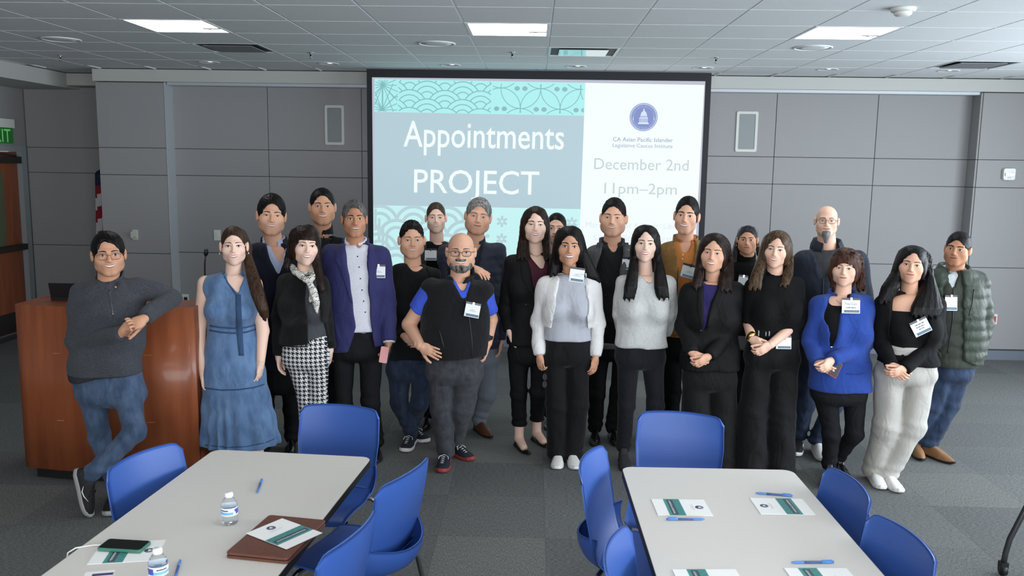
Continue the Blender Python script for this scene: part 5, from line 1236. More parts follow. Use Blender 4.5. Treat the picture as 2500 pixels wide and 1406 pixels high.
# ---------- 4: man at the back in black jacket
p=Person('man in black zip jacket at the back left, short dark hair',6.45,(786,460,550),SK_t,hyaw=3,hpitch=-3,hroll=0,hairt=.008,hp=dict(w=1.0,full=.004,jaw=1.06),neckr=.060,lift=0.03)
p.facep=dict(smile=.9,open=.7,lip=LIP_t,eye=.85); p.head_body(p.pt(788,572,.02))
p.torso([(660,735,842,.125),(780,740,838,.12),(880,735,842,.12)],((742,612,.0),(836,612,0)),b0=.12)
p.chest_skin(p.pt(788,610)[2])
E0,W0=p.pt(724,740,.02),p.pt(730,840,-.03); E1,W1_=p.pt(850,740,.02),p.pt(846,840,-.03)
p.garment('black_sweater',cloth('black_sweater4',(26,26,28)),.012,860,[],cuts=[[(560,776,800),(578,784,794)]]); p.tubecollar(cloth('black_sweater4',(26,26,28)),.070,.070,-.03,.04,'collar',gap=.016)
p.garment('jacket',K_blks,.026,870,[arm(p.sh[0],E0,W0,(.062,.054,.044)),arm(p.sh[1],E1,W1_,(.062,.054,.044))],cuts=[[(540,770,812),(575,776,806),(680,784,798),(870,780,802)]],seed=4)
p.line('black_sweater',[(790,572),(791,585)],.004,M_steel,'zip_pull')
p.hand(W0,(.0,-.1,-1),(1,0,0),'hang',via=[E0,p.sh[0]]); p.hand(W1_,(.0,-.1,-1),(-1,0,0),'hang',left=True,via=[E1,p.sh[1]])
FA=np.array([p.pt(765,1000)[0],6.4,0]); FB=np.array([p.pt(815,1000)[0],6.4,0])
p.legs('trousers',K_dkp,(850,738,840),(890,735,842),leg(p,(764,890),(765,960),FA),leg(p,(813,890),(814,960),FB),(.085,.068,.058),.03,seed=4)
put_shoe(p,FA,-5,'dress',M_lthk,M_rubk,1.05); put_shoe(p,FB,8,'dress',M_lthk,M_rubk,1.05)
p.hair(H_blk,t=.010,side=.005,line=0.082,burn=-.02,cutw=0.068); p.finish_body()

# ---------- 5: woman with patterned scarf and houndstooth trousers
p=Person('woman with fringe, black and white scarf, black jacket and houndstooth trousers',5.70,(745,551,648),SK_p,hyaw=8,hpitch=-2,hroll=4,hairt=.012,hp=dict(w=.96,jaw=.92,fem=1,nose=.92),neckr=.046)
p.facep=dict(smile=1.1,lip=LIP_pink,lash=.0026,brow=.0035,eye=.9); p.head_body(p.pt(742,672,.01))
p.torso([(730,695,798,.10),(790,700,790,.09),(830,690,800,.105),(880,688,804,.11)],((698,690,.0),(784,694,.04)),b0=.10,bust=.012)
K5t=cloth('charcoal_blouse',(66,68,72),.7); p.garment('blouse',K5t,.006,835,[],fold=.003)
E0,W0=p.pt(674,772,.04),p.pt(680,868,-.02); E1,W1_=p.pt(800,770,.08),p.pt(806,850,.02)
K5=cloth('black_boucle',(17,17,18),.95,(420,.6)); p.garment('jacket',K5,.020,((846,690),(836,810)),[arm(p.sh[0],E0,W0,(.056,.050,.040)),arm(p.sh[1],E1,W1_,(.056,.050,.040))],cuts=[[(640,722,766),(690,742,768),(770,752,784),(846,752,796)]],seed=5)
p.line('jacket',[(735,682),(750,700),(754,760),(754,840)],.004,mat('satin_black',(14,14,15),.35),'edge_trim'); p.line('jacket',[(690,844),(720,847),(752,846)],.004,mat('satin_black',(14,14,15),.35),'edge_trim')
p.hand(W0,(.06,-.12,-1),(1,0,0),'hang',scale=.92,via=[E0,p.sh[0]]); p.hand(W1_,(.0,.1,-1),(-1,0,0),'hang',left=True,scale=.92,via=[E1,p.sh[1]])
def houndstooth():
    mt=bpy.data.materials.new('houndstooth'); mt.use_nodes=True; nt=mt.node_tree; b=nt.nodes['Principled BSDF']; b.inputs['Roughness'].default_value=.85
    tc=nt.nodes.new('ShaderNodeTexCoord'); sp=nt.nodes.new('ShaderNodeSeparateXYZ'); nt.links.new(tc.outputs['Object'],sp.inputs[0])
    def m_(op,a,b_=None,c=None):
        n=nt.nodes.new('ShaderNodeMath'); n.operation=op
        for i,q in enumerate((a,b_,c)):
            if q is None: continue
            if isinstance(q,(int,float)): n.inputs[i].default_value=q
            else: nt.links.new(q,n.inputs[i])
        return n.outputs[0]
    S=.030; u=m_('DIVIDE',sp.outputs[0],S); v=m_('DIVIDE',sp.outputs[2],S)
    fu=m_('FRACT',m_('ADD',u,100)); fv=m_('FRACT',m_('ADD',v,100))
    a=m_('LESS_THAN',fu,.5); c=m_('LESS_THAN',fv,.5)         # warp / weft dark bands
    tw=m_('LESS_THAN',m_('FRACT',m_('ADD',m_('MULTIPLY',m_('ADD',u,v),2.0),100)),.5)     # twill diagonal
    dark=m_('ADD',m_('MULTIPLY',tw,a),m_('MULTIPLY',m_('SUBTRACT',1,tw),c))
    mx=nt.nodes.new('ShaderNodeMix'); mx.data_type='RGBA'; nt.links.new(dark,mx.inputs[0]); mx.inputs[6].default_value=lin((222,220,218)); mx.inputs[7].default_value=lin((20,20,22)); nt.links.new(mx.outputs[2],b.inputs['Base Color']); return mt
FA=np.array([p.pt(752,1000)[0],5.66,0]); FB=np.array([p.pt(790,1000)[0],5.68,0])
p.legs('houndstooth_trousers',houndstooth(),(815,694,800),(870,688,804),(p.pt(722,862),p.pt(748,975),FA+[0,0,.1]),(p.pt(776,862),p.pt(778,975),FB+[0,0,.1]),(.080,.064,.05),.08,fold=.002,seed=5,b=.11)
put_shoe(p,FA,-5,'flat',M_lthk,M_rubk,.92); put_shoe(p,FB,8,'flat',M_lthk,M_rubk,.92); p.limb_skin([FA+[0,.01,.04],FA+[0,.01,.14]],(.03,.035),via=[p.pt(748,975),p.N-[0,0,.5]]); p.limb_skin([FB+[0,.01,.04],FB+[0,.01,.14]],(.03,.035),via=[p.pt(778,975),p.N-[0,0,.5]]); p.chest_skin(p.zs-.1)
def scarfmat():
    mt=bpy.data.materials.new('scarf_silk'); mt.use_nodes=True; nt=mt.node_tree; b=nt.nodes['Principled BSDF']; b.inputs['Roughness'].default_value=.45
    tc=nt.nodes.new('ShaderNodeTexCoord'); mp=nt.nodes.new('ShaderNodeMapping'); mp.inputs['Rotation'].default_value=(0,math.radians(35),0); nt.links.new(tc.outputs['Object'],mp.inputs[0])
    br=nt.nodes.new('ShaderNodeTexBrick'); br.inputs['Scale'].default_value=26; br.inputs['Color1'].default_value=lin((20,20,24)); br.inputs['Color2'].default_value=lin((230,226,218)); br.inputs['Mortar'].default_value=lin((230,226,218)); br.inputs['Mortar Size'].default_value=.045; br.inputs['Bias'].default_value=0
    cx_=nt.nodes.new('ShaderNodeSeparateXYZ'); cb=nt.nodes.new('ShaderNodeCombineXYZ'); nt.links.new(mp.outputs[0],cx_.inputs[0]); nt.links.new(cx_.outputs[0],cb.inputs[0]); nt.links.new(cx_.outputs[2],cb.inputs[1]); nt.links.new(cb.outputs[0],br.inputs[0]); nt.links.new(br.outputs[0],b.inputs['Base Color']); return mt
SM=scarfmat(); A0=[p.pt(712,650,-.02),p.pt(722,664,-.075),p.pt(745,682,-.125),p.pt(762,680,-.12),p.pt(768,660,-.05)]; B0=[p.pt(752,684,-.13),p.pt(766,710,-.145),p.pt(772,738,-.145),p.pt(774,762,-.135)]; C0=[p.pt(756,686,-.13),p.pt(762,712,-.14),p.pt(758,735,-.13)]
def scf(X,Y,Z):
    d=None
    for ch,rr in ((A0,(.020,.022,.019,.018,.018)),(B0,(.016,.022,.024,.010)),(C0,(.014,.018,.012))):
        for i in range(len(ch)-1):
            c_=cone(X,Y,Z,ch[i],ch[i+1],rr[i],rr[i+1]); d=c_ if d is None else smin(d,c_,.008)
    d=smin(d,np.maximum(np.abs(np.sqrt((X-p.N[0])**2+(Y-p.N[1]-.01)**2)-.058)-.012,np.abs(Z-p.N[2]-.02+.3*(p.N[1]-Y)*.5)-.022),.01)
    return d+.002*np.sin(X*160+Z*90)
V,F=nets(scf,p.N+[-.12,-.22,-.27],p.N+[.14,.12,.08],.007,1); link('scarf',qmesh('scarf',[(V-p.base,F,SM)]),p.root)
p.hair(H_dkb,'long',t=.012,side=.006,line=.040,nape=-.09,cutw=0.062,fuzz=.0014,strands=[[(745,590,.09,.05),(748,660,.10,.05)]],curtains=[[(570,708,722,.01,.05),(600,702,718,.0,.045),(635,694,714,-.03,.035),(658,690,704,-.06,.02)],[(570,768,778,.02,.05),(610,767,781,.01,.045),(650,764,786,-.05,.035),(690,774,792,-.10,.03),(716,782,794,-.115,.015)]]); p.earring(1,M_pearl,.016,.005); p.finish_body()

# ---------- 6: man in the bright navy suit jacket
p=Person('man in navy blue suit jacket and white dotted shirt holding a phone',5.92,(864,490,580),SK_b,hyaw=5,hpitch=-3,hroll=0,hairt=.008,hp=dict(w=.97,jaw=1.0,nose=1.12),neckr=.056,lift=0.03)
p.facep=dict(smile=.7,open=.5,lip=LIP_b,brow=.006,eye=1.05); p.head_body(p.pt(868,604,.02))
p.torso([(690,802,938,.125),(790,810,928,.125),(850,806,934,.13),(900,804,938,.12)],((806,630,.0),(930,634,0)),b0=.12)
p.chest_skin(p.pt(868,625)[2])
K6=mat('cloth_dotted_shirt',(226,224,228),.75,var=(240,(196,196,210))); p.garment('shirt',K6,.006,812,[],cuts=[[(585,856,884),(608,868,874)]],fold=.002,seed=6); p.collar(K6,.064,.064,-.04,.032,50,.055,.018)
p.buttons('shirt',[(873,626),(877,652),(880,680),(884,708),(888,735),(892,762)],.005,M_frame)
K6j=cloth('navy_suit',(46,46,92),.7,(400,.12)); E0,W0=p.pt(796,745,.02),p.pt(813,842,-.06); E1,W1_=p.pt(955,745,.02),p.pt(950,832,-.08)
p.garment('suit_jacket',K6j,.026,((862,820),(848,930)),[arm(p.sh[0],E0,W0,(.064,.056,.044)),arm(p.sh[1],E1,W1_,(.064,.056,.044))],cuts=[[(580,838,896),(612,842,894),(700,858,900),(800,870,906),(862,850,916)]],seed=6)
p.collar(K6j,.080,.080,-.03,.026,130,.0,.014,'jacket_collar'); p.patch('suit_jacket',[(600,822,842),(640,818,848),(655,830,851),(740,858,863)],.006,K6j,'lapel'); p.patch('suit_jacket',[(602,896,910),(640,897,922),(655,899,912),(740,904,908)],.006,K6j,'lapel')
p.line('suit_jacket',[(822,762),(845,764)],.004,K6j,'pocket')
FA=toe(845,1135,-6); FB=toe(915,1133,8)
p.legs('trousers',K_dkp,(800,818,924),(850,806,936),leg(p,(838,860),(838,980),FA),leg(p,(906,860),(904,980),FB),(.088,.070,.060),.035,seed=6,b=.12)
p.line('trousers',[(868,806),(885,807),(908,805)],.014,M_lthk,'belt'); o=MB().box(-.022,.022,-.004,.004,-.018,.018,M_steel).box(-.015,.015,-.006,.006,-.011,.011,M_lthk).build('belt_buckle',p.root); o.location=p.surf('trousers',886,806)-p.base+np.array([0,-.018,0])
put_shoe(p,FA,-6,'dress',M_lthk,M_rubk,1.06); put_shoe(p,FB,10,'dress',M_lthk,M_rubk,1.06)
p.hand(W0,(.10,-.1,-1),(.4,.9,0),'hang',via=[E0,p.sh[0]]); p.hand(W1_,(-.14,-.15,-1),(-.9,-.2,0),'hold',left=True,via=[E1,p.sh[1]])
for a,b in ((W0,E0),(W1_,E1)): p.limb_skin([a,a+(b-a)*.08],(.030,.030))
cf=MB(); 
for a,b in ((W0,E0),(W1_,E1)): MB().tube([a-p.base,a-p.base-(b-a)*.05],.042,K6,16).build('shirt_cuff',p.root)
q=p.pt(937,866,-.15); ph=thing('phone','pinkish phone held in the hand of the navy-suited man','phone',tuple(q),.5); ph.scale=(.8,.8,.8); o=MB().prism(rrect(-.036,.036,-.07,.07,.01),-.005,.005,mat('phone_pink',(196,120,116),.3)).build('case',ph); o.rotation_euler=(math.radians(78),.25,0); o=MB().prism(rrect(-.033,.033,-.066,.066,.008),-.0065,-.005,mat('phone_glass2',(26,14,18),.45)).build('screen',ph); o.rotation_euler=(math.radians(78),.25,0)
p.hair(H_salt,t=.012,side=.005,line=0.084,burn=-.03,cutw=0.068,fuzz=.003); p.badge('suit_jacket',925,664,0,lines=((.026,.0022,.008),(.048,.0015,-.001))); p.finish_body()

# ---------- 7: man in black T-shirt and jacket
p=Person('man with spiky short hair in black T-shirt, jeans and canvas sneakers',6.20,(1005,541,631),SK_m,hyaw=4,hpitch=-2,hroll=0,hairt=.010,hp=dict(w=1.02,jaw=1.06,full=.002),neckr=.058)
p.facep=dict(smile=.4,open=.6,lip=LIP_m,eye=.8,brow=.0035); p.head_body(p.pt(1008,655,.02))
p.torso([(740,960,1062,.12),(820,962,1058,.115),(880,955,1062,.12),(930,952,1064,.12)],((968,668,0),(1056,672,.0)),b0=.115)
p.chest_skin(p.pt(1008,670)[2])
K7=cloth('black_tee',(18,18,19)); E0,W0=p.pt(952,770,.02),p.pt(985,818,-.13); E1,W1_=p.pt(1072,770,.02),p.pt(1040,830,-.12)
p.garment('t_shirt',K7,.014,((880,955),(876,1065)),[arm(p.sh[0],E0,W0,(.060,.052,.040)),arm(p.sh[1],E1,W1_,(.060,.052,.040))],cuts=[[(630,985,1036),(652,990,1032),(664,1006,1018)]],fold=.006,seed=7)
p.hand(W0,unit(p.pt(1015,840,-.16)-W0),(0,1,0),'over',left=True,via=[E0,p.sh[0]]); p.hand(W1_,unit(p.pt(1008,838,-.16)-W1_),(0,1,0),'over',via=[E1,p.sh[1]])
p.line('t_shirt',[(1040,652),(1058,690),(1062,740)],.005,K_blk,'jacket_edge')
FA=toe(985,1106,-8); FB=toe(1040,1083,38)
p.legs('jeans',K_jeand,(860,950,1066),(900,944,1068),leg(p,(974,905),(975,985),FA,-.02),leg(p,(1034,905),(1024,985),FB,-.02),(.086,.072,.062),.05,seed=7)
put_shoe(p,FA,-8,'canvas',M_snkn,M_rubber,1.03,laces=M_rubber); put_shoe(p,FB,40,'canvas',M_snkn,M_rubber,1.03,laces=M_rubber)
p.hair(H_blk,t=.018,side=.002,line=0.086,burn=.01,cutw=0.068,fuzz=.003); p.finish_body()

# ---------- 8: person with cropped hair at the back
p=Person('person with cropped brown hair smiling in grey jacket over black T-shirt, at the back',6.75,(1064,495,569),SK_p,hyaw=2,hpitch=-3,hroll=0,hairt=.008,hp=dict(w=.98,jaw=.98,fem=.6,nose=.95),neckr=.050,lift=0.03)
p.facep=dict(smile=1.1,lip=LIP_m,eye=.8,brow=.0042); p.head_body(p.pt(1066,590,.01))
p.torso([(680,1022,1110,.11),(780,1024,1108,.10),(880,1022,1110,.11)],((1026,622,0),(1106,622,0)),b0=.105)
p.chest_skin(p.pt(1066,604)[2])
p.garment('t_shirt',K_blk,.008,860,[],cuts=[[(565,1046,1088),(590,1050,1084),(598,1060,1074)]])
K8=cloth('grey_olive',(72,72,70)); E0,W0=p.pt(1016,740,.0),p.pt(1026,820,-.05); E1,W1_=p.pt(1116,740,0),p.pt(1106,820,-.05)
p.garment('jacket',K8,.020,860,[arm(p.sh[0],E0,W0,(.056,.048,.038)),arm(p.sh[1],E1,W1_,(.056,.048,.038))],cuts=[[(560,1036,1096),(600,1040,1094),(860,1044,1092)]],seed=8)
p.hand(W0,(.1,-.1,-1),(1,0,0),via=[E0,p.sh[0]]); p.hand(W1_,(-.1,-.1,-1),(-1,0,0),left=True,via=[E1,p.sh[1]])
FA=np.array([p.pt(1046,1000)[0],6.7,0]); FB=np.array([p.pt(1086,1000)[0],6.7,0])
p.legs('trousers',K_dkp,(840,1024,1108),(880,1022,1110),leg(p,(1045,885),(1046,960),FA),leg(p,(1087,885),(1086,960),FB),(.08,.064,.055),.03); put_shoe(p,FA,-6,'dress',M_lthk,M_rubk); put_shoe(p,FB,6,'dress',M_lthk,M_rubk)
p.hair(hairmat('cropped_brown',(48,36,28),(82,66,54)),t=.012,side=.002,line=0.080,burn=-.005,cutw=0.068,fuzz=.001); p.badge('t_shirt',1053,622,0,dy=-.03); p.finish_body()

# ---------- 9: grey-haired man in navy quilted vest
p=Person('tall grey-haired man in navy quilted vest, hand on the bald man shoulder',6.50,(1167,484,573),SK_m,hyaw=2,hpitch=-2,hroll=8,hairt=.014,hp=dict(w=1.04,jaw=1.08,full=.006),neckr=.062,lift=0.03)
p.facep=dict(smile=.9,teeth=0,lip=LIP_m,eye=.7,brow=.004,browm=H_salt); p.head_body(p.pt(1158,598,.02))
p.torso([(700,1086,1218,.13),(790,1090,1214,.13),(840,1084,1220,.13),(880,1082,1222,.13)],((1090,628,0),(1214,622,0)),b0=.125)
p.chest_skin(p.pt(1160,630)[2])
K9s=cloth('navy_shirt',(36,42,58)); K9=cloth('navy_quilt',(38,43,58),.55,(120,.25)); E0,W0=p.pt(1080,700,-.12),p.pt(1150,668,-.42); E1,W1_=p.pt(1230,740,.02),p.pt(1222,830,-.05)
p.garment('shirt',K9s,.010,840,[arm(p.sh[0],E0,W0,(.060,.050,.040)),arm(p.sh[1],E1,W1_,(.060,.052,.042))],cuts=[[(570,1140,1180),(590,1146,1176),(615,1158,1164)]],seed=9); p.collar(K9s,.068,.068,-.04,.03,60,.04,.018)
p.garment('quilted_vest',K9,.024,845,[(np.array([p.sh[0],p.sh[0]+(E0-p.sh[0])*.2]),(.056,.056),None),(np.array([p.sh[1],p.sh[1]+(E1-p.sh[1])*.2]),(.056,.056),None)],cuts=[[(560,1132,1184),(600,1142,1178),(660,1158,1166)]],quilt=(.06,.006,0),seed=9)
p.hand(p.pt(1156,655,-.52),unit(p.pt(1183,668,-.60)-p.pt(1156,655,-.52)),(0,.4,-1),'hang',left=True,via=[W0,E0,p.sh[0]]); p.hand(W1_,(-.05,-.1,-1),(-1,0,0),'hang',left=True,via=[E1,p.sh[1]])
FA=np.array([p.pt(1120,1000)[0],6.4,0]); FB=toe(1198,1072,28,1.05)
K9p=cloth('grey_chino',(118,124,134),.85,(300,.2)); p.legs('trousers',K9p,(815,1088,1216),(870,1084,1222),leg(p,(1118,870),(1116,960),FA),leg(p,(1190,870),(1190,960),FB),(.090,.074,.064),.045,seed=9,b=.125)
put_shoe(p,FA,-5,'dress',M_lthb,M_rubk,1.08); put_shoe(p,FB,28,'dress',M_lthb,M_rubk,1.08)
p.hair(H_gry,t=.018,side=.007,line=0.083,burn=-.012,cutw=0.068,fuzz=.0026); p.finish_body()

# ---------- 10: bald man in black vest and blue polo
p=Person('bald bearded man in glasses, black fleece vest over bright blue polo',5.85,(1125,569,663),SK_m,hyaw=0,hpitch=-1,hroll=0,hairt=.0,hp=dict(w=1.06,jaw=1.1,full=.006),neckr=.064)
p.facep=dict(smile=1.2,open=.7,lip=LIP_m,eye=.75,brow=.0045); p.head_body(p.pt(1122,682,.02))
p.torso([(745,1042,1184,.135),(800,1034,1188,.145),(862,1036,1182,.145),(905,1040,1178,.13)],((1054,706,.0),(1178,710,.0)),b0=.135,belly=.035)
p.chest_skin(p.pt(1122,700)[2])
K10=cloth('royal_blue_polo',(64,92,206),.7,(400,.2)); K10v=cloth('black_fleece',(25,25,27),.95,(240,.5)); E0,W0=p.pt(991,792,.02),p.pt(1026,844,-.16); E1,W1_=p.pt(1207,780,.12),p.pt(1190,838,-.02)
p.garment('polo_shirt',K10,.012,858,[arm(p.sh[0],E0,W0,(.075,.070,.04),.62),arm(p.sh[1],E1,W1_,(.070,.066,.04),.7)],cuts=[[(675,1106,1140),(690,1112,1138),(712,1124,1132)]],fold=.004,seed=10); p.collar(K10,.072,.072,-.045,.022,55,.05,.022)
p.garment('fleece_vest',K10v,.026,((880,1030),(872,1184)),[([p.sh[0],p.sh[0]+(E0-p.sh[0])*.2],(.066,.066),(p.sh[0]+(E0-p.sh[0])*.08,unit(E0-p.sh[0]))),([p.sh[1],p.sh[1]+(E1-p.sh[1])*.2],(.064,.064),(p.sh[1]+(E1-p.sh[1])*.08,unit(E1-p.sh[1])))],armoff=.014,cuts=[[(668,1098,1150),(690,1106,1146),(728,1128,1138)]],fold=.003,seed=10,neckr=.085); 
p.tubecollar(K10v,.092,.104,-.03,.062,'vest_collar',gap=.055)
ZL=mat('zip_dark',(50,50,54),.5,metal=.3); p.line('fleece_vest',[(1136,728),(1146,780),(1152,830),(1154,874)],.0035,ZL,'zip'); p.line('fleece_vest',[(1072,806),(1078,825),(1084,850)],.004,ZL,'pocket_zip')
p.limb_skin([p.sh[0]+(E0-p.sh[0])*.4,E0,W0],(.056,.050,.034)); p.limb_skin([p.sh[1]+(E1-p.sh[1])*.4,E1,W1_],(.054,.046,.033))
p.hand(W0,unit(p.pt(1076,868,-.235)-W0),(.25,.95,-.1),'flat',scale=1.08,via=[E0,p.sh[0]]); p.hand(W1_,(-.1,-.05,-1),(-1,0,0),'hang',left=True,scale=1.0,via=[E1,p.sh[1]])
o=MB().tube([W1_-p.base+np.array([.0,0,.035]),W1_-p.base+np.array([.004,0,.055])],.037,M_rubk,18).box(W1_[0]-p.base[0]-.018,W1_[0]-p.base[0]+.022,W1_[1]-p.base[1]-.045,W1_[1]-p.base[1]-.033,.025+W1_[2],.066+W1_[2],M_frame).build('wrist_watch',p.root)
FA=toe(1075,1157,-4,1.02); FB=toe(1150,1128,40,1.02)
K10p=cloth('charcoal_jeans',(56,57,62),.9,(400,.3),(22,(70,71,76))); p.legs('trousers',K10p,(862,1040,1178),(905,1037,1180),leg(p,(1078,910),(1079,1000),FA,-.03),leg(p,(1144,910),(1128,1000),FB,-.02),(.100,.086,.074),.05,seed=10,b=.13)
put_shoe(p,FA,-4,'runner',M_snkn,M_sole_red,1.04,laces=M_rubber); put_shoe(p,FB,42,'runner',M_snkn,M_sole_red,1.04,laces=M_rubber)
p.beard(hairmat('grey_beard',(50,46,44),(140,136,132)),[((0,-.07,-.098),(.050,.045,.032)),((.052,-.02,-.072),(.020,.05,.046)),((0,-.088,-.041),(.034,.03,.011))],.005); p.glasses(M_frame,'rect',.0265,.0165,.000,r=.0016)
p.badge('fleece_vest',1154,757,-10,.10,.085,dy=-.022,lines=((.026,.0022,.008),(.048,.0015,-.001))); p.finish_body()

# ---------- 11: tall woman in black pantsuit, maroon top
p=Person('tall woman in black pantsuit and maroon V-neck with shoulder-length brown hair',6.15,(1307,504,594),SK_p,hyaw=2,hpitch=-3,hroll=2,hairt=.010,hp=dict(w=.97,jaw=.95,fem=1,nose=.95),neckr=.046)
p.facep=dict(smile=1.2,lip=LIP_m,eye=.7,lash=.002); p.head_body(p.pt(1309,620,.01))
p.torso([(690,1252,1348,.105),(760,1254,1342,.095),(830,1242,1345,.11),(860,1242,1345,.11)],((1252,642,0),(1344,642,.02)),b0=.10,bust=.010)
p.chest_skin(p.pt(1310,672)[2]); K11=cloth('maroon',(72,32,44),.8); p.garment('maroon_top',K11,.006,800,[],cuts=[[(615,1288,1332),(630,1296,1334),(658,1320,1326)]],fold=.002)
E0,W0=p.pt(1226,752,.06),p.pt(1244,808,-.06); E1,W1_=p.pt(1352,755,.06),p.pt(1346,840,.0)
p.garment('blazer',K_blks,.022,838,[arm(p.sh[0],E0,W0,(.056,.049,.040)),arm(p.sh[1],E1,W1_,(.056,.049,.040))],cuts=[[(610,1278,1340),(640,1290,1342),(735,1312,1322)]],seed=11)
p.patch('blazer',[(635,1270,1286),(670,1272,1298),(740,1306,1314)],.006,K_blks,'lapel'); p.buttons('blazer',[(1284,744)],.007,M_frame)
p.hand(W0,(.2,-.1,-1),(1,0,0),'hang',scale=.92,via=[E0,p.sh[0]]); p.hand(W1_,(0,-.1,-1),(-1,0,0),'hang',left=True,scale=.92,via=[E1,p.sh[1]])
FA=toe(1290,1112,22,.95); FB=toe(1342,1096,30,.95)
p.legs('trousers',K_blks,(825,1246,1346),(860,1242,1346),leg(p,(1266,865),(1266,960),FA,0,.17),leg(p,(1322,865),(1314,960),FB,0,.17),(.084,.064,.062),.165,seed=11,b=.11)
for F0,hd in ((FA,22),(FB,30)):
    p.shoe(F0,hd,'flat',M_lthk,M_rubk,.98); a=math.radians(hd); t_=np.array([math.sin(a),-math.cos(a),0]); p.limb_skin([F0+t_*.10+[0,0,.032],F0+[0,.0,.07],F0+[0,.01,.24]],(.028,.034,.036),via=[F0+[0,0,.5],p.N-[0,0,.5]])
p.hair(H_dkb,'long',t=.010,side=.006,line=0.078,nape=-.10,cutw=0.066,fuzz=.0014,part=-.012,strands=[[(1307,560,.07,.072),(1307,620,.09,.075)]],curtains=[[(535,1273,1288,.01,.05),(575,1267,1288,.0,.045),(610,1261,1292,-.03,.04),(634,1258,1298,-.07,.025)],[(535,1326,1338,.01,.05),(575,1327,1342,.0,.045),(610,1326,1344,-.03,.04),(636,1326,1342,-.07,.025)]]); p.necklace(M_gold,[(1296,618),(1304,624),(1312,626),(1322,620)],.0016); p.finish_body()

# ---------- 12: woman peeking between at the back
p=Person('woman with pulled-back dark hair half hidden at the back by the screen',6.85,(1358,520,596),SK_l,hyaw=-4,hpitch=-2,hroll=2,hairt=.008,hp=dict(w=1.0,jaw=1.0,fem=1),neckr=.048)
p.facep=dict(smile=.3,teeth=0,lip=LIP_red,brow=.003,eye=1.0,lash=.002); p.head_body(p.pt(1358,618,.01))
p.torso([(700,1318,1402,.105),(800,1322,1398,.10),(880,1318,1402,.11)],((1320,648,0),(1398,648,0)),b0=.10)
p.chest_skin(p.pt(1358,640)[2]); E0,W0=p.pt(1312,750,.02),p.pt(1318,830,0); E1,W1_=p.pt(1406,750,.02),p.pt(1402,830,0)
p.garment('blouse',K_blk,.014,860,[arm(p.sh[0],E0,W0,(.05,.044,.036)),arm(p.sh[1],E1,W1_,(.05,.044,.036))]); p.hand(W0,(0,-.1,-1),(1,0,0),via=[E0,p.sh[0]]); p.hand(W1_,(0,-.1,-1),(-1,0,0),left=True,via=[E1,p.sh[1]])
FA=np.array([p.pt(1340,1000)[0],6.8,0]); FB=np.array([p.pt(1380,1000)[0],6.8,0]); p.legs('trousers',K_blks,(840,1320,1400),(880,1318,1402),leg(p,(1340,885),(1340,960),FA),leg(p,(1380,885),(1380,960),FB),(.08,.06,.055),.03); put_shoe(p,FA,-5,'flat',M_lthk,M_rubk); put_shoe(p,FB,5,'flat',M_lthk,M_rubk)
p.hair(H_blk,'short',t=.008,side=.002,line=0.078,burn=.004,nape=-.05,cutw=0.080,fuzz=.0008); p.finish_body()
# ---------- 13: woman in white cardigan
p=Person('woman with long black hair in white cropped cardigan, grey top and wide black trousers',5.88,(1390,554,649),SK_t,hyaw=2,hpitch=-3,hroll=2,hairt=.012,hp=dict(w=.95,jaw=.92,fem=1,nose=1.0),neckr=.045)
p.facep=dict(smile=1.1,lip=mat('lip_rose',(156,84,84),.35),brow=.0058,eye=1.05,lash=.0024); p.head_body(p.pt(1393,676,.01))
p.torso([(735,1330,1444,.10),(800,1332,1440,.09),(830,1328,1443,.105),(880,1326,1445,.11)],((1332,694,0),(1448,694,0)),b0=.10,bust=.014)
p.chest_skin(p.pt(1393,685)[2]); K13=cloth('grey_knit_top',(176,178,186),.85,(300,.2)); p.garment('knit_top',K13,.008,826,[],cuts=[[(650,1368,1418),(662,1374,1414),(668,1386,1402)]],fold=.003,seed=13,neckr=.056)
E0,W0=p.pt(1306,788,.03),p.pt(1318,868,-.05); E1,W1_=p.pt(1467,788,.03),p.pt(1454,872,-.05); K13c=cloth('white_cardigan',(226,224,222),.9,(260,.3))
p.garment('cardigan',K13c,.022,((802,1320),(806,1450)),[arm(p.sh[0],E0,W0,(.054,.048,.040)),arm(p.sh[1],E1,W1_,(.054,.048,.040))],cuts=[[(650,1358,1424),(680,1366,1430),(720,1360,1434),(806,1344,1436)]],fold=.005,seed=13)
p.line('cardigan',[(1362,672),(1366,690),(1360,720),(1350,770),(1344,800)],.005,K13c,'button_band'); p.line('cardigan',[(1430,668),(1432,700),(1434,760),(1437,802)],.005,K13c,'button_band'); p.buttons('cardigan',[(1364,684)],.005,M_pearl)
p.hand(W0,(.12,-.1,-1),(.6,.7,0),'hold',scale=.9,via=[E0,p.sh[0]]); p.hand(W1_,(-.16,-.1,-1),(-.6,.7,0),'hang',left=True,scale=.9,via=[E1,p.sh[1]])
FA=toe(1357,1149,-6,.95); FB=toe(1405,1150,6,.95)
p.legs('wide_trousers',cloth('black_crepe',(15,15,17),.8,(300,.1)),(815,1330,1442),(860,1327,1444),leg(p,(1358,862),(1358,990),FA,0,.06),leg(p,(1412,862),(1411,990),FB,0,.06),(.078,.074,.082),.025,fold=.006,seed=13,b=.11)
put_shoe(p,FA,-6,'sneaker',M_snkw,M_rubber,.94); put_shoe(p,FB,6,'sneaker',M_snkw,M_rubber,.94)
p.hair(H_blk,'long',t=.014,side=.006,line=0.079,nape=-.10,cutw=0.064,fuzz=.0010,strands=[[(1390,600,.07,.072),(1396,680,.11,.075)]],curtains=[[(575,1354,1370,.01,.05),(610,1348,1367,.0,.05),(645,1340,1367,-.0,.045),(674,1338,1362,-.02,.03)],[(575,1410,1424,.01,.05),(610,1415,1434,.0,.05),(645,1417,1450,-.01,.045),(675,1424,1464,-.02,.035),(694,1440,1468,-.02,.02)]]); p.earring(-1,M_gold,.008)
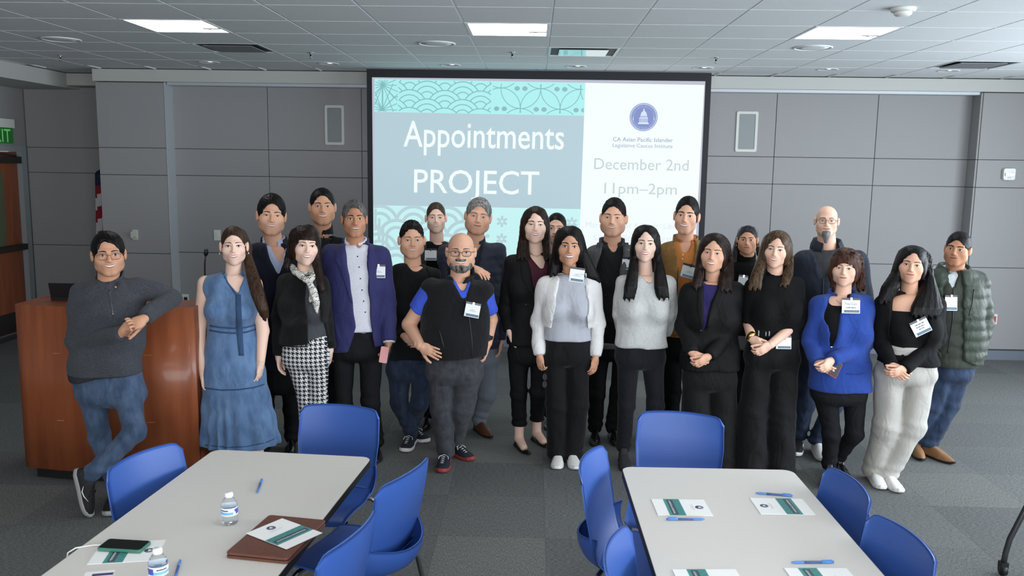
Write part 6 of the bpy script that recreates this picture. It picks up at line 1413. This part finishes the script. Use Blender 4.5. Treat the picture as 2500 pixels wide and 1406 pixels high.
p.necklace(M_gold,[(1372,661),(1380,668),(1392,671),(1404,669),(1412,662)],.002); p.badge('knit_top',1408,672,-7,.10,.085,lines=((.026,.0022,.008),(.048,.0015,-.001)),dy=-.012,clip=False); p.finish_body()
q=p.pt(1330,920,-.10); sg=thing('sunglasses','dark sunglasses dangling from the hand of the woman in white','sunglasses',tuple(q))
for k,z in ((0,0.0),(1,-.052)): MB().tube([(.026*math.cos(a)*.55,.026*math.sin(a)*.3,z+.022*math.sin(a)) for a in np.linspace(0,2*math.pi,21)[:-1]],.002,M_frame,6,closed=True).add([(.024*math.cos(a)*.55,.024*math.sin(a)*.3,z+.020*math.sin(a)) for a in np.linspace(0,2*math.pi,21)[:-1]],[tuple(range(20))],mat('lens_brown',(40,34,32),.1)).build('lens',sg)
MB().tube([(0,0,.022),(-.01,.0,.05),(-.015,.0,.09)],.002,M_frame,6).build('temple',sg)

# ---------- 14: man in grey tweed blazer
p=Person('man in grey tweed blazer over open black shirt with gold lapel pin',6.40,(1498,485,578),SK_m,hyaw=-5,hpitch=-3,hroll=2,hairt=.016,hp=dict(w=1.02,jaw=1.08,full=.005),neckr=.060,lift=0.03)
p.facep=dict(smile=1.0,open=.7,lip=LIP_m,eye=.7,brow=.0042); p.head_body(p.pt(1494,602,.02))
p.torso([(690,1444,1548,.125),(770,1448,1546,.12),(830,1440,1550,.12),(880,1438,1552,.12)],((1452,630,0),(1546,630,0)),b0=.12)
p.chest_skin(p.pt(1494,630)[2]); K14=cloth('black_shirt',(22,22,24),.7); p.garment('shirt',K14,.008,778,[],cuts=[[(580,1478,1514),(600,1486,1510),(616,1496,1502)]],fold=.003); p.collar(K14,.068,.068,-.045,.028,60,.05,.020)
p.buttons('shirt',[(1493,607),(1488,632),(1484,660),(1481,690),(1479,720)],.005,M_frame)
K14j=cloth('grey_tweed',(104,104,106),.95,(300,.3),(220,(74,74,78))); E0,W0=p.pt(1430,740,.03),p.pt(1440,840,-.02); E1,W1_=p.pt(1566,740,.03),p.pt(1556,840,-.02)
p.garment('tweed_blazer',K14j,.028,838,[arm(p.sh[0],E0,W0,(.062,.055,.044)),arm(p.sh[1],E1,W1_,(.062,.055,.044))],cuts=[[(575,1470,1526),(600,1472,1524),(660,1455,1514),(838,1452,1510)]],seed=14)
p.collar(K14j,.084,.082,-.03,.026,130,.0,.014,'jacket_collar'); p.patch('tweed_blazer',[(592,1458,1471),(630,1448,1464),(680,1452,1458)],.006,K14j,'lapel'); p.patch('tweed_blazer',[(592,1525,1534),(630,1520,1538),(680,1514,1520)],.006,K14j,'lapel'); p.buttons('tweed_blazer',[(1533,611)],.010,M_gold)
p.hand(W0,(0,-.1,-1),(1,0,0),via=[E0,p.sh[0]]); p.hand(W1_,(0,-.1,-1),(-1,0,0),left=True,via=[E1,p.sh[1]])
FA=toe(1448,1092,-8,1.05); FB=toe(1506,1093,4,1.05)
p.legs('trousers',K_blk,(765,1448,1546),(850,1438,1552),leg(p,(1462,855),(1456,960),FA),leg(p,(1524,855),(1510,960),FB),(.086,.07,.062),.04,seed=14,b=.12); p.line('trousers',[(1452,776),(1480,778),(1512,776)],.014,M_lthk,'belt')
put_shoe(p,FA,-8,'dress',M_lthk,M_rubk,1.06); put_shoe(p,FB,4,'dress',M_lthk,M_rubk,1.06)
p.hair(H_blk,t=.020,side=.003,line=0.084,burn=-.005,cutw=0.068,fuzz=.002); p.badge('tweed_blazer',1534,645,0); p.finish_body()

# ---------- 15: woman in light grey sweater
p=Person('woman with long straight black hair in light grey sweater, arms behind her back',5.85,(1576,550,640),SK_p,hyaw=2,hpitch=-3,hroll=2,hairt=.010,hp=dict(w=.96,jaw=.92,fem=1,nose=.92),neckr=.044)
p.facep=dict(smile=1.15,lip=LIP_pink,eye=.9,lash=.0022,brow=.0045); p.head_body(p.pt(1577,668,.01))
p.torso([(730,1516,1628,.10),(790,1514,1620,.092),(830,1505,1622,.105),(880,1503,1624,.11)],((1522,694,0),(1630,694,0)),b0=.10,bust=.012)
p.chest_skin(p.pt(1580,704)[2]); K15=cloth('heather_grey_knit',(186,186,184),.95,(240,.45),(200,(206,206,204)))
E0,W0=p.pt(1506,765,.06),p.pt(1522,815,.17); E1,W1_=p.pt(1644,765,.06),p.pt(1624,815,.17)
p.garment('sweater',K15,.018,838,[arm(p.sh[0],E0,W0,(.056,.050,.040)),arm(p.sh[1],E1,W1_,(.056,.050,.040))],cuts=[[(655,1558,1602),(668,1562,1600),(690,1580,1592)]],fold=.005,seed=15)
p.patch('sweater',[(678,1570,1596),(690,1580,1592)],-.001,K_blk,'undershirt',5,5)
p.hand(W0,unit([.8,.2,-.6]),(0,-1,0),'hang',scale=.9,via=[E0,p.sh[0]]); p.hand(W1_,unit([-.8,.2,-.6]),(0,-1,0),'hang',left=True,scale=.9,via=[E1,p.sh[1]])
FA=toe(1528,1155,0,1.0); FB=toe(1610,1150,6,1.0)
p.legs('trousers',cloth('black_leggings',(24,24,31),.8),(825,1506,1622),(868,1501,1624),leg(p,(1534,870),(1530,990),FA,0,.12),leg(p,(1594,870),(1600,990),FB,0,.12),(.082,.064,.062),.085,seed=15,b=.11)
put_shoe(p,FA,0,'boot',mat('boot_charcoal',(44,44,46),.8),M_rubk,.98); put_shoe(p,FB,6,'boot',mat('boot_charcoal',(44,44,46),.8),M_rubk,.98)
p.hair(H_blk,'long',t=.010,side=.005,line=0.079,nape=-.10,cutw=0.065,fuzz=.0009,part=-.004,strands=[[(1577,600,.07,.072),(1577,680,.11,.075)]],curtains=[[(575,1545,1560,.01,.05),(620,1540,1558,-.01,.045),(660,1533,1559,-.07,.035),(700,1524,1556,-.115,.026),(732,1521,1548,-.125,.016)],[(575,1600,1609,.01,.05),(620,1600,1614,-.01,.045),(660,1597,1624,-.07,.035),(700,1597,1631,-.115,.026),(730,1603,1634,-.125,.016)]]); p.finish_body()

# ---------- 16: man in tan jacket
p=Person('man in tan brown zip jacket over orange polo shirt',6.35,(1677,481,573),SK_m,hyaw=-6,hpitch=-3,hroll=4,hairt=.014,hp=dict(w=.96,jaw=.96),neckr=.054,lift=0.03)
p.facep=dict(smile=1.2,lip=LIP_m,brow=.006,eye=.9); p.head_body(p.pt(1674,596,.02))
p.torso([(680,1618,1726,.12),(770,1620,1724,.115),(830,1616,1728,.12),(870,1616,1728,.12)],((1628,622,0),(1720,622,0)),b0=.115)
p.chest_skin(p.pt(1674,628)[2]); K16s=cloth('orange_polo',(196,124,62),.8); p.garment('polo_shirt',K16s,.008,810,[],cuts=[[(575,1658,1692),(600,1664,1688),(618,1670,1678)]],fold=.002); p.collar(K16s,.062,.062,-.04,.028,55,.05,.018); p.buttons('polo_shirt',[(1667,622),(1666,632)],.0045,M_pearl)
K16=cloth('tan_jacket',(146,108,60),.8,(160,.25),(30,(134,98,54))); E0,W0=p.pt(1608,730,.02),p.pt(1620,830,-.03); E1,W1_=p.pt(1740,730,.02),p.pt(1730,830,-.03)
p.garment('jacket',K16,.026,806,[arm(p.sh[0],E0,W0,(.062,.055,.044)),arm(p.sh[1],E1,W1_,(.062,.055,.044))],cuts=[[(572,1646,1702),(605,1650,1698),(640,1656,1690),(806,1654,1686)]],seed=16); p.collar(K16,.080,.078,-.04,.03,76,.03,.014,'jacket_collar')
p.line('jacket',[(1656,640),(1654,700),(1652,800)],.004,ZL,'zip')
p.hand(W0,(0,-.1,-1),(1,0,0),via=[E0,p.sh[0]]); p.hand(W1_,(0,-.1,-1),(-1,0,0),left=True,via=[E1,p.sh[1]])
FA=np.array([p.pt(1638,1000)[0],6.28,0]); FB=np.array([p.pt(1700,1000)[0],6.3,0])
p.legs('trousers',K_blk,(800,1618,1726),(850,1614,1728),leg(p,(1640,855),(1640,960),FA),leg(p,(1702,855),(1701,960),FB),(.088,.072,.062),.03,seed=16,b=.12); put_shoe(p,FA,-4,'dress',M_lthk,M_rubk,1.05); put_shoe(p,FB,6,'dress',M_lthk,M_rubk,1.05)
p.hair(H_blk,t=.018,side=.004,line=0.082,burn=-.012,cutw=0.066); p.badge('polo_shirt',1680,663,-14,.115,.085,lines=((.026,.0022,.008),(.048,.0015,-.001)),dark=True,dy=-.03)
p.line('jacket',[(1652,600),(1665,628),(1679,650)],.0016,mat('lanyard',(170,140,96),.7),'lanyard'); p.finish_body()

# ---------- 17: woman in black suit, hands clasped
p=Person('woman in black suit with wavy dark hair and hands clasped, by the tan jacket',5.75,(1743,570,665),SK_m,hyaw=-6,hpitch=-3,hroll=4,hairt=.012,hp=dict(w=.98,jaw=.98,fem=.9),neckr=.046)
p.facep=dict(smile=1.15,lip=LIP_m,eye=.8,brow=.0042); p.head_body(p.pt(1742,690,.01))
p.torso([(755,1674,1800,.105),(820,1678,1794,.10),(885,1666,1798,.115),(930,1666,1798,.115)],((1682,712,0),(1796,708,.0)),b0=.105,bust=.010)
p.chest_skin(p.pt(1742,724)[2]); p.garment('purple_top',cloth('purple_top',(44,36,86),.8),.006,800,[],cuts=[[(680,1720,1764),(698,1726,1756)]],fold=.002)
E0,W0=p.pt(1660,795,.02),p.pt(1690,862,-.17); E1,W1_=p.pt(1810,788,.02),p.pt(1730,870,-.19)
p.garment('suit_jacket',K_blks,.022,890,[arm(p.sh[0],E0,W0,(.058,.050,.042)),arm(p.sh[1],E1,W1_,(.058,.050,.042))],cuts=[[(680,1716,1764),(700,1721,1755),(735,1717,1735),(805,1715,1719)]],seed=17); p.patch('suit_jacket',[(690,1756,1774),(740,1738,1760),(802,1722,1730)],.006,K_blks,'lapel'); p.patch('suit_jacket',[(700,1704,1718),(750,1702,1716),(800,1712,1718)],.006,K_blks,'lapel'); p.buttons('suit_jacket',[(1711,807)],.007,M_frame)
p.hand(W0,unit(p.pt(1718,888,-.21)-W0),(.3,.8,.2),'clasp',scale=.92,left=True,via=[E0,p.sh[0]]); p.hand(W1_,unit(p.pt(1702,892,-.23)-W1_),(-.3,.8,.2),'clasp',scale=.92,via=[E1,p.sh[1]])
FA=np.array([p.pt(1700,1000)[0],5.66,0]); FB=np.array([p.pt(1764,1000)[0],5.68,0])
p.legs('wide_trousers',cloth('black_wide',(21,21,22),.8,(300,.1)),(870,1670,1796),(920,1666,1798),leg(p,(1698,925),(1698,1030),FA,0,.05),leg(p,(1766,925),(1764,1030),FB,0,.05),(.084,.102,.110),.02,fold=.006,seed=17,b=.115); put_shoe(p,FA,-4,'flat',M_lthk,M_rubk); put_shoe(p,FB,4,'flat',M_lthk,M_rubk)
p.hair(H_dkb,'long',t=.012,side=.004,line=0.078,nape=-.095,cutw=0.072,fuzz=.0011,part=.0,strands=[[(1745,620,.07,.072),(1745,690,.10,.075)]],curtains=[[(595,1708,1722,.01,.05),(640,1700,1718,.0,.045),(680,1692,1716,-.05,.035),(706,1688,1712,-.08,.02)],[(595,1772,1782,.03,.05),(635,1776,1790,.03,.045),(675,1756,1792,-.05,.038),(712,1750,1786,-.10,.02)]]); p.necklace(M_steel,[(1722,694),(1728,701),(1738,702),(1748,699)],.0035); p.finish_body()

# ---------- 18: woman with glasses on her head
p=Person('woman in black turtleneck with glasses pushed up on her head, at the back',6.60,(1826,551,620),SK_t,hyaw=-3,hpitch=-1,hroll=0,hairt=.008,hp=dict(w=1.02,jaw=1.0,fem=1,full=.003,nose=1.05),neckr=.052,lift=0.02)
p.facep=dict(smile=.2,teeth=0,lip=LIP_t,eye=1.15,brow=.005,lash=.002); p.head_body(p.pt(1824,642,.01))
p.torso([(720,1778,1872,.11),(800,1780,1870,.105),(850,1776,1874,.115),(880,1776,1874,.115)],((1784,668,0),(1868,668,0)),b0=.11,bust=.012); p.chest_skin(p.pt(1824,650)[2])
E0,W0=p.pt(1770,760,.02),p.pt(1784,840,-.06); E1,W1_=p.pt(1882,760,.02),p.pt(1872,840,-.06)
p.garment('turtleneck',K_blkk,.014,838,[arm(p.sh[0],E0,W0,(.054,.048,.040)),arm(p.sh[1],E1,W1_,(.054,.048,.040))],seed=18,bands=(lambda c:(c[:,2]<p.pt(1820,815)[2])&(np.abs(c[:,0]-p.base[0])<.14),cloth('grey_hem',(120,120,120)))); p.tubecollar(K_blkk,.066,.066,-.04,.065,'turtleneck_collar')
p.hand(W0,(.1,-.1,-1),(1,0,0),via=[E0,p.sh[0]]); p.hand(W1_,(-.1,-.1,-1),(-1,0,0),left=True,via=[E1,p.sh[1]])
FA=toe(1780,1072,-12,.95); FB=toe(1804,1085,0,.95)
p.legs('trousers',K_blk,(830,1778,1872),(870,1774,1876),leg(p,(1800,872),(1794,960),FA),leg(p,(1848,872),(1830,960),FB),(.084,.066,.058),.06,seed=18); put_shoe(p,FA,-12,'runner',M_snkg,M_sole_grey,.98,laces=M_sole_grey); put_shoe(p,FB,0,'runner',M_snkg,M_sole_grey,.98,laces=M_sole_grey)
p.hair(hairmat('black_grey',(18,17,19),(58,56,60)),'short',t=.008,side=.002,line=0.078,burn=.004,nape=-.06,cutw=0.078,fuzz=.001,strands=[[(1848,590,.04,.016),(1852,620,.04,.018)]],curtains=[[(580,1797,1808,.04,.04),(610,1788,1804,.05,.04),(640,1784,1802,.03,.03),(664,1784,1800,.0,.02)]]); p.glasses(M_frame,'rect',.026,.017,0,up=(-62,.055,.098),r=.0015); p.earring(-1,M_gold,.016,.004); p.earring(1,M_gold,.012,.004); p.badge('turtleneck',1812,690,-8,.07,.09); p.finish_body()

# ---------- 19: woman in black turtleneck, belt, wide trousers
p=Person('woman with highlighted wavy hair in black turtleneck, silver-buckled belt and wide trousers',5.70,(1897,563,654),SK_l,hyaw=-6,hpitch=-2,hroll=5,hairt=.014,hp=dict(w=.97,jaw=.94,fem=1,nose=.95),neckr=.048)
p.facep=dict(smile=1.25,lip=LIP_pink,eye=.7,lash=.0026,brow=.004); p.head_body(p.pt(1893,680,.01))
p.torso([(745,1834,1948,.105),(800,1826,1946,.095),(850,1818,1950,.115),(900,1816,1952,.115)],((1838,702,0),(1942,698,.0)),b0=.105,bust=.014); p.chest_skin(p.pt(1893,690)[2])
E0,W0=p.pt(1820,792,.0),p.pt(1834,826,-.12); E1,W1_=p.pt(1950,785,.0),p.pt(1880,842,-.19)
p.garment('turtleneck',K_blkk,.014,812,[arm(p.sh[0],E0,W0,(.056,.048,.040),.97),([p.sh[1],E1,E1+(W1_-E1)*.35],(.056,.050,.044),(E1+(W1_-E1)*.35,unit(W1_-E1)))],seed=19); p.tubecollar(K_blkk,.062,.060,-.04,.06,'turtleneck_collar')
p.limb_skin([E0,W0],(.038,.028)); p.limb_skin([E1,W1_],(.040,.028))
p.hand(W0,unit(p.pt(1862,852,-.21)-W0),(.2,.9,.2),'clasp',scale=.92,left=True,via=[E0,p.sh[0]]); p.hand(W1_,unit(p.pt(1846,866,-.23)-W1_),(-.2,.9,.2),'clasp',scale=.92,via=[E1,p.sh[1]])
MB().tube([W0-p.base+np.array([-.006,.012,.018]),W0-p.base+np.array([.008,-.006,.006])],.034,M_gold,18).build('wrist_watch',p.root)
FA=np.array([p.pt(1836,1000)[0],5.62,0]); FB=np.array([p.pt(1906,1000)[0],5.62,0])
p.legs('wide_trousers',cloth('black_satin_wide',(14,14,15),.75,(300,.1)),(806,1824,1950),(868,1816,1952),(p.pt(1852,880),p.pt(1836,1010),FA+[0,0,.04]),(p.pt(1918,880),p.pt(1906,1010),FB+[0,0,.04]),(.085,.095,.105),.015,fold=.008,seed=19,b=.115); put_shoe(p,FA,-4,'flat',M_lthk,M_rubk); put_shoe(p,FB,4,'flat',M_lthk,M_rubk)
p.line('wide_trousers',[(1828,810),(1860,813),(1900,812),(1940,808)],.016,M_lthk,'belt'); 
for u in (1850,1868,1876):
    o=MB().box(-.004,.004,-.004,.004,-.019,.019,M_steel).build('belt_buckle',p.root); o.location=p.surf('wide_trousers',u,812)-p.base+np.array([0,-.02,0])
p.hair(hairmat('balayage',(48,35,26),(88,67,48)),'long',t=.014,side=.006,line=0.078,nape=-.10,cutw=0.068,fuzz=.0012,part=.008,strands=[[(1897,610,.07,.072),(1897,680,.10,.075)]],curtains=[[(590,1862,1876,.0,.05),(630,1850,1872,-.02,.045),(670,1834,1863,-.08,.036),(708,1826,1858,-.12,.02)],[(590,1920,1932,.03,.045),(635,1922,1936,.02,.04),(670,1912,1936,-.05,.034),(700,1902,1924,-.10,.018)]]); p.earring(1,M_pearl,.006,.006)
p.badge('wide_trousers',1912,837,0,.10,.075); p.finish_body()

# ---------- 20: bald man with grey goatee
p=Person('bald man with glasses and grey goatee in dark navy zip hoodie and jeans',6.30,(2020,503,578),SK_l,hyaw=0,hpitch=-2,hroll=0,hairt=.0,hp=dict(w=1.04,jaw=1.0),neckr=.060,lift=0.02)
p.facep=dict(smile=.4,teeth=0,lip=LIP_m,eye=.6,brow=.004); p.head_body(p.pt(2020,606,.02))
p.torso([(720,1954,2100,.13),(800,1956,2098,.13),(860,1950,2104,.13),(900,1950,2104,.13)],((1960,640,0),(2094,640,0)),b0=.125); p.chest_skin(p.pt(2020,614)[2])
p.garment('t_shirt',cloth('charcoal_tee',(64,64,66)),.008,850,[],cuts=[[(590,1992,2048),(604,2000,2040)]],fold=.003)
K20=cloth('dark_navy_hoodie',(40,46,58),.8,(300,.15)); E0,W0=p.pt(1932,760,.03),p.pt(1950,850,-.02); E1,W1_=p.pt(2124,760,.03),p.pt(2108,850,-.02)
p.garment('hoodie',K20,.026,880,[arm(p.sh[0],E0,W0,(.066,.058,.046)),arm(p.sh[1],E1,W1_,(.066,.058,.046))],cuts=[[(575,1982,2058),(605,1990,2052),(640,1996,2040),(674,2006,2014)]],seed=20,neckr=.082); p.line('hoodie',[(2010,674),(2008,760),(2006,870)],.004,ZL,'zip')
p.collar(K20,.086,.086,-.03,.045,70,.06,.03,'hood')
p.hand(W0,(.05,-.1,-1),(1,0,0),'hang',scale=1.02,via=[E0,p.sh[0]]); p.hand(W1_,(-.05,-.1,-1),(-1,0,0),'hang',left=True,scale=1.02,via=[E1,p.sh[1]])
FA=toe(1938,1116,-24,1.05); FB=toe(2012,1130,-4,1.05)
p.legs('jeans',K_jeand,(860,1952,2102),(900,1948,2106),leg(p,(1978,905),(1966,985),FA),leg(p,(2066,905),(2036,985),FB),(.094,.078,.068),.07,seed=20,b=.125); put_shoe(p,FA,-24,'runner',M_snkb,M_rubber,1.06); put_shoe(p,FB,-4,'runner',M_snkw,M_rubber,1.06)
p.beard(H_gry,[((0,-.085,-.088),(.032,.03,.022))],.005,'goatee',tuft=[((0,-.080,-.10),(.002,-.080,-.150),.029,.016)]); p.glasses(M_frame,'rect',.0255,.0165,.002,r=.0015); p.finish_body()

# ---------- 21: woman in royal blue cardigan
p=Person('woman in royal blue cardigan with sunglasses on short auburn hair, holding a phone',5.63,(2064,607,698),SK_l,hyaw=-4,hpitch=-1,hroll=2,hairt=.018,hp=dict(w=1.0,jaw=1.0,fem=1,full=.004,nose=.95),neckr=.050)
p.facep=dict(smile=.2,teeth=0,lip=LIP_pink,eye=.75,brow=.003); p.head_body(p.pt(2058,718,.01))
p.torso([(790,1996,2118,.11),(860,1990,2114,.11),(930,1982,2116,.12),(975,1984,2116,.115)],((2000,744,0),(2112,742,0)),b0=.11,bust=.014); p.chest_skin(p.pt(2045,762)[2])
p.garment('black_top',K_blk,.006,920,[],cuts=[[(700,2026,2086),(725,2028,2078),(748,2034,2062)]],fold=.002)
K21=cloth('royal_blue_knit',(44,72,150),.9,(260,.35)); E0,W0=p.pt(1970,838,.0),p.pt(1998,884,-.14); E1,W1_=p.pt(2126,834,.0),p.pt(2030,880,-.19)
p.garment('cardigan',K21,.022,934,[arm(p.sh[0],E0,W0,(.058,.052,.044)),arm(p.sh[1],E1,W1_,(.058,.052,.044))],cuts=[[(700,2020,2088),(730,2020,2078),(765,2014,2052),(845,2028,2032)]],fold=.005,seed=21); p.collar(K21,.074,.072,-.045,.02,80,.055,.024); p.buttons('cardigan',[(2030,848)],.009,M_steel); p.line('cardigan',[(2066,912),(2092,914),(2110,910)],.003,cloth('royal_dark',(36,58,122)),'pocket')
p.hand(W0,unit(p.pt(2030,908,-.20)-W0),(.2,.9,.2),'clasp',scale=.92,left=True,via=[E0,p.sh[0]]); p.hand(W1_,unit(p.pt(2012,900,-.24)-W1_),(-.2,.9,.1),'hold',scale=.92,via=[E1,p.sh[1]])
q=p.pt(2040,902,-.19); ph=thing('phone','red-cased phone held by the woman in royal blue','phone',tuple(q)); ph.scale=(.78,.78,.78); o=MB().prism(rrect(-.034,.034,-.068,.068,.01),-.005,.005,mat('phone_red',(150,44,60),.4)).build('case',ph); o.rotation_euler=(math.radians(74),.5,0); o=MB().prism(rrect(-.03,.03,-.063,.063,.008),.005,.0062,mat('phone_glass2',(26,14,18),.45)).build('screen',ph); o.rotation_euler=(math.radians(74),.5,0)
FA=toe(2004,1196,-28,.95); FB=toe(2072,1180,4,.95); FA=FA+np.array([.02,.0,0])
p.legs('trousers',K_dkp,(910,1984,2114),(955,1980,2116),leg(p,(2014,955),(2030,1060),FA,0,.10),leg(p,(2086,955),(2086,1060),FB,0,.10),(.082,.062,.054),.08,seed=21,b=.11); put_shoe(p,FA,-28,'boot',M_lthk,M_rubk,.95); put_shoe(p,FB,4,'boot',M_lthk,M_rubk,.95)
p.hair(H_auburn,'long',t=.020,side=.012,line=.042,nape=-.10,cutw=0.065,fuzz=.002,strands=[[(2066,650,.07,.055),(2066,690,.08,.05)]],curtains=[[(630,2029,2044,.02,.05),(665,2027,2040,.01,.045),(706,2028,2040,.0,.025)],[(630,2092,2104,.02,.05),(665,2095,2109,.02,.045),(708,2090,2112,.01,.028)]]); p.glasses(M_frame,'rect',.027,.018,0,up=(-58,.045,.098),r=.0016,tint=(60,44,40)); p.earring(1,M_pearl,.022,.006)
p.necklace(M_gold,[(2038,722),(2042,733),(2050,740),(2056,742),(2066,734),(2074,722)],.0014); p.badge('cardigan',2076,748,0,.115,.085,lines=(('Tina Con-',.021,.012),(.062,.006,-.006))); p.finish_body()

# ---------- 22: woman with white trousers
p=Person('woman with very long black hair, black cardigan and cream wide trousers',5.58,(2228,600,692),SK_m,hyaw=-2,hpitch=-2,hroll=5,hairt=.010,hp=dict(w=1.0,jaw=.97,fem=1,full=.004,nose=.98),neckr=.047)
p.facep=dict(smile=.5,teeth=0,lip=LIP_pink,eye=.9,brow=.0042,lash=.002); p.head_body(p.pt(2222,716,.01))
p.torso([(790,2162,2286,.11),(845,2168,2272,.10),(900,2142,2286,.125),(950,2140,2288,.12)],((2158,742,0),(2284,742,0)),b0=.11,bust=.016); p.chest_skin(p.pt(2220,790)[2])
p.garment('black_top',K_blk,.006,848,[],cuts=[[(690,2182,2266),(740,2182,2262),(762,2184,2256)]],fold=.002,neckr=.06)
E0,W0=p.pt(2142,838,.0),p.pt(2178,892,-.16); E1,W1_=p.pt(2298,826,.0),p.pt(2206,902,-.19)
p.garment('cardigan',K_blkk,.020,868,[arm(p.sh[0],E0,W0,(.056,.048,.040)),arm(p.sh[1],E1,W1_,(.056,.048,.040))],cuts=[[(690,2176,2276),(760,2178,2270),(850,2178,2252),(868,2178,2250)]],fold=.004,seed=22)
p.hand(W0,unit(p.pt(2200,916,-.21)-W0),(.2,.9,.2),'clasp',scale=.92,left=True,via=[E0,p.sh[0]]); p.hand(W1_,unit(p.pt(2180,912,-.23)-W1_),(-.2,.9,.2),'clasp',scale=.92,via=[E1,p.sh[1]])
FA=toe(2152,1198,-6,.95); FB=toe(2197,1206,4,.95)
K22=cloth('cream_trouser',(178,174,167),.85,(280,.15)); p.legs('wide_trousers',K22,(838,2162,2280),(905,2138,2286),leg(p,(2172,920),(2164,1040),FA,0,.05),leg(p,(2246,920),(2226,1040),FB,0,.05),(.092,.085,.072),.03,fold=.006,seed=22,b=.12); p.line('wide_trousers',[(2178,852),(2200,856),(2236,852)],.003,cloth('cream_seam',(190,186,178)),'waistband')
put_shoe(p,FA,-6,'sneaker',M_snkw,M_rubber,.96); put_shoe(p,FB,4,'sneaker',M_snkw,M_rubber,.96)
p.hair(H_blk,'long',t=.010,side=.005,line=0.078,nape=-.10,cutw=0.070,fuzz=.0012,part=.006,strands=[[(2228,650,.07,.072),(2226,740,.11,.075)]],curtains=[[(625,2193,2208,.01,.05),(665,2179,2198,.0,.05),(700,2154,2195,-.03,.045),(742,2140,2172,-.05,.025)],[(625,2256,2270,.02,.05),(670,2256,2276,.01,.05),(712,2244,2290,-.05,.045),(750,2226,2300,-.10,.034),(776,2222,2290,-.12,.018)]]); p.badge('black_top',2242,797,28,.11,.085,lines=((.060,.006,.026),(.056,.006,.010),(.04,.005,-.005)),dy=-.03); p.earring(1,M_pearl,.004,.004); p.finish_body()

# ---------- 23: man in green puffer coat
p=Person('man in dark green quilted puffer coat and jeans at the far right',6.20,(2340,566,650),SK_b,hyaw=-12,hpitch=-2,hroll=5,hairt=.014,hp=dict(w=1.0,jaw=1.06,full=.004,nose=1.05),neckr=.058,lift=0.03)
p.facep=dict(smile=.4,teeth=0,lip=LIP_b,eye=.9,brow=.0065); p.head_body(p.pt(2330,674,.02))
p.torso([(760,2282,2384,.13),(830,2280,2382,.13),(880,2276,2378,.13),(915,2280,2372,.12)],((2288,694,0),(2384,700,0)),b0=.125); p.chest_skin(p.pt(2328,694)[2])
K23s=cloth('white_shirt',(206,212,214),.7); p.garment('shirt',K23s,.006,840,[],cuts=[[(655,2316,2340),(672,2324,2332)]],fold=.0,h=.008); p.collar(K23s,.068,.068,-.04,.03,50,.05,.018)
K23i=cloth('green_liner',(58,62,54),.6,(120,.2)); p.garment('inner_vest',K23i,.016,868,[],cuts=[[(650,2302,2350),(676,2312,2344),(704,2327,2331)]],quilt=(.085,.006,0),neckr=.08,h=.008,fold=.001); p.line('inner_vest',[(2328,700),(2326,780),(2314,862)],.005,ZL,'zip')
K23=cloth('green_puffer',(52,60,50),.5,(110,.2)); E0,W0=p.pt(2266,780,.04),p.pt(2276,860,-.02); E1,W1_=p.pt(2404,788,.03),p.pt(2382,864,-.06)
p.garment('puffer_coat',K23,.034,((866,2270),(888,2384)),[arm(p.sh[0],E0,W0,(.072,.066,.052)),arm(p.sh[1],E1,W1_,(.072,.068,.054))],cuts=[[(640,2290,2356),(690,2300,2352),(760,2302,2346),(888,2290,2346)]],quilt=(.075,.010,.2),seed=23,neckr=.09); p.collar(K23,.092,.092,-.04,.05,90,.05,.034,'coat_collar')
p.line('puffer_coat',[(2378,706),(2374,740),(2366,770)],.004,ZL,'pocket_zip')
p.hand(W0,(.1,-.1,-1),(1,0,0),via=[E0,p.sh[0]]); p.hand(W1_,(-.3,.0,-1),(-.7,.6,0),'hang',left=True,via=[E1,p.sh[1]])
FA=toe(2250,1128,-10,1.05); FB=toe(2328,1136,24,1.05)
p.legs('jeans',cloth('jeans_p23',(36,46,66),.9,(420,.3),(16,(58,74,100),(1,1,.4))),(860,2282,2376),(905,2276,2374),leg(p,(2300,905),(2278,990),FA),leg(p,(2340,905),(2318,990),FB),(.090,.074,.066),.07,seed=23,b=.125); put_shoe(p,FA,-10,'dress',M_suede,M_rubk,1.06); put_shoe(p,FB,24,'dress',M_suede,M_rubk,1.06)
p.hair(H_blk,t=.016,side=.006,line=0.076,burn=-.014,cutw=0.066); p.badge('inner_vest',2317,740,0,.085,.095,dy=-.02); p.finish_body()
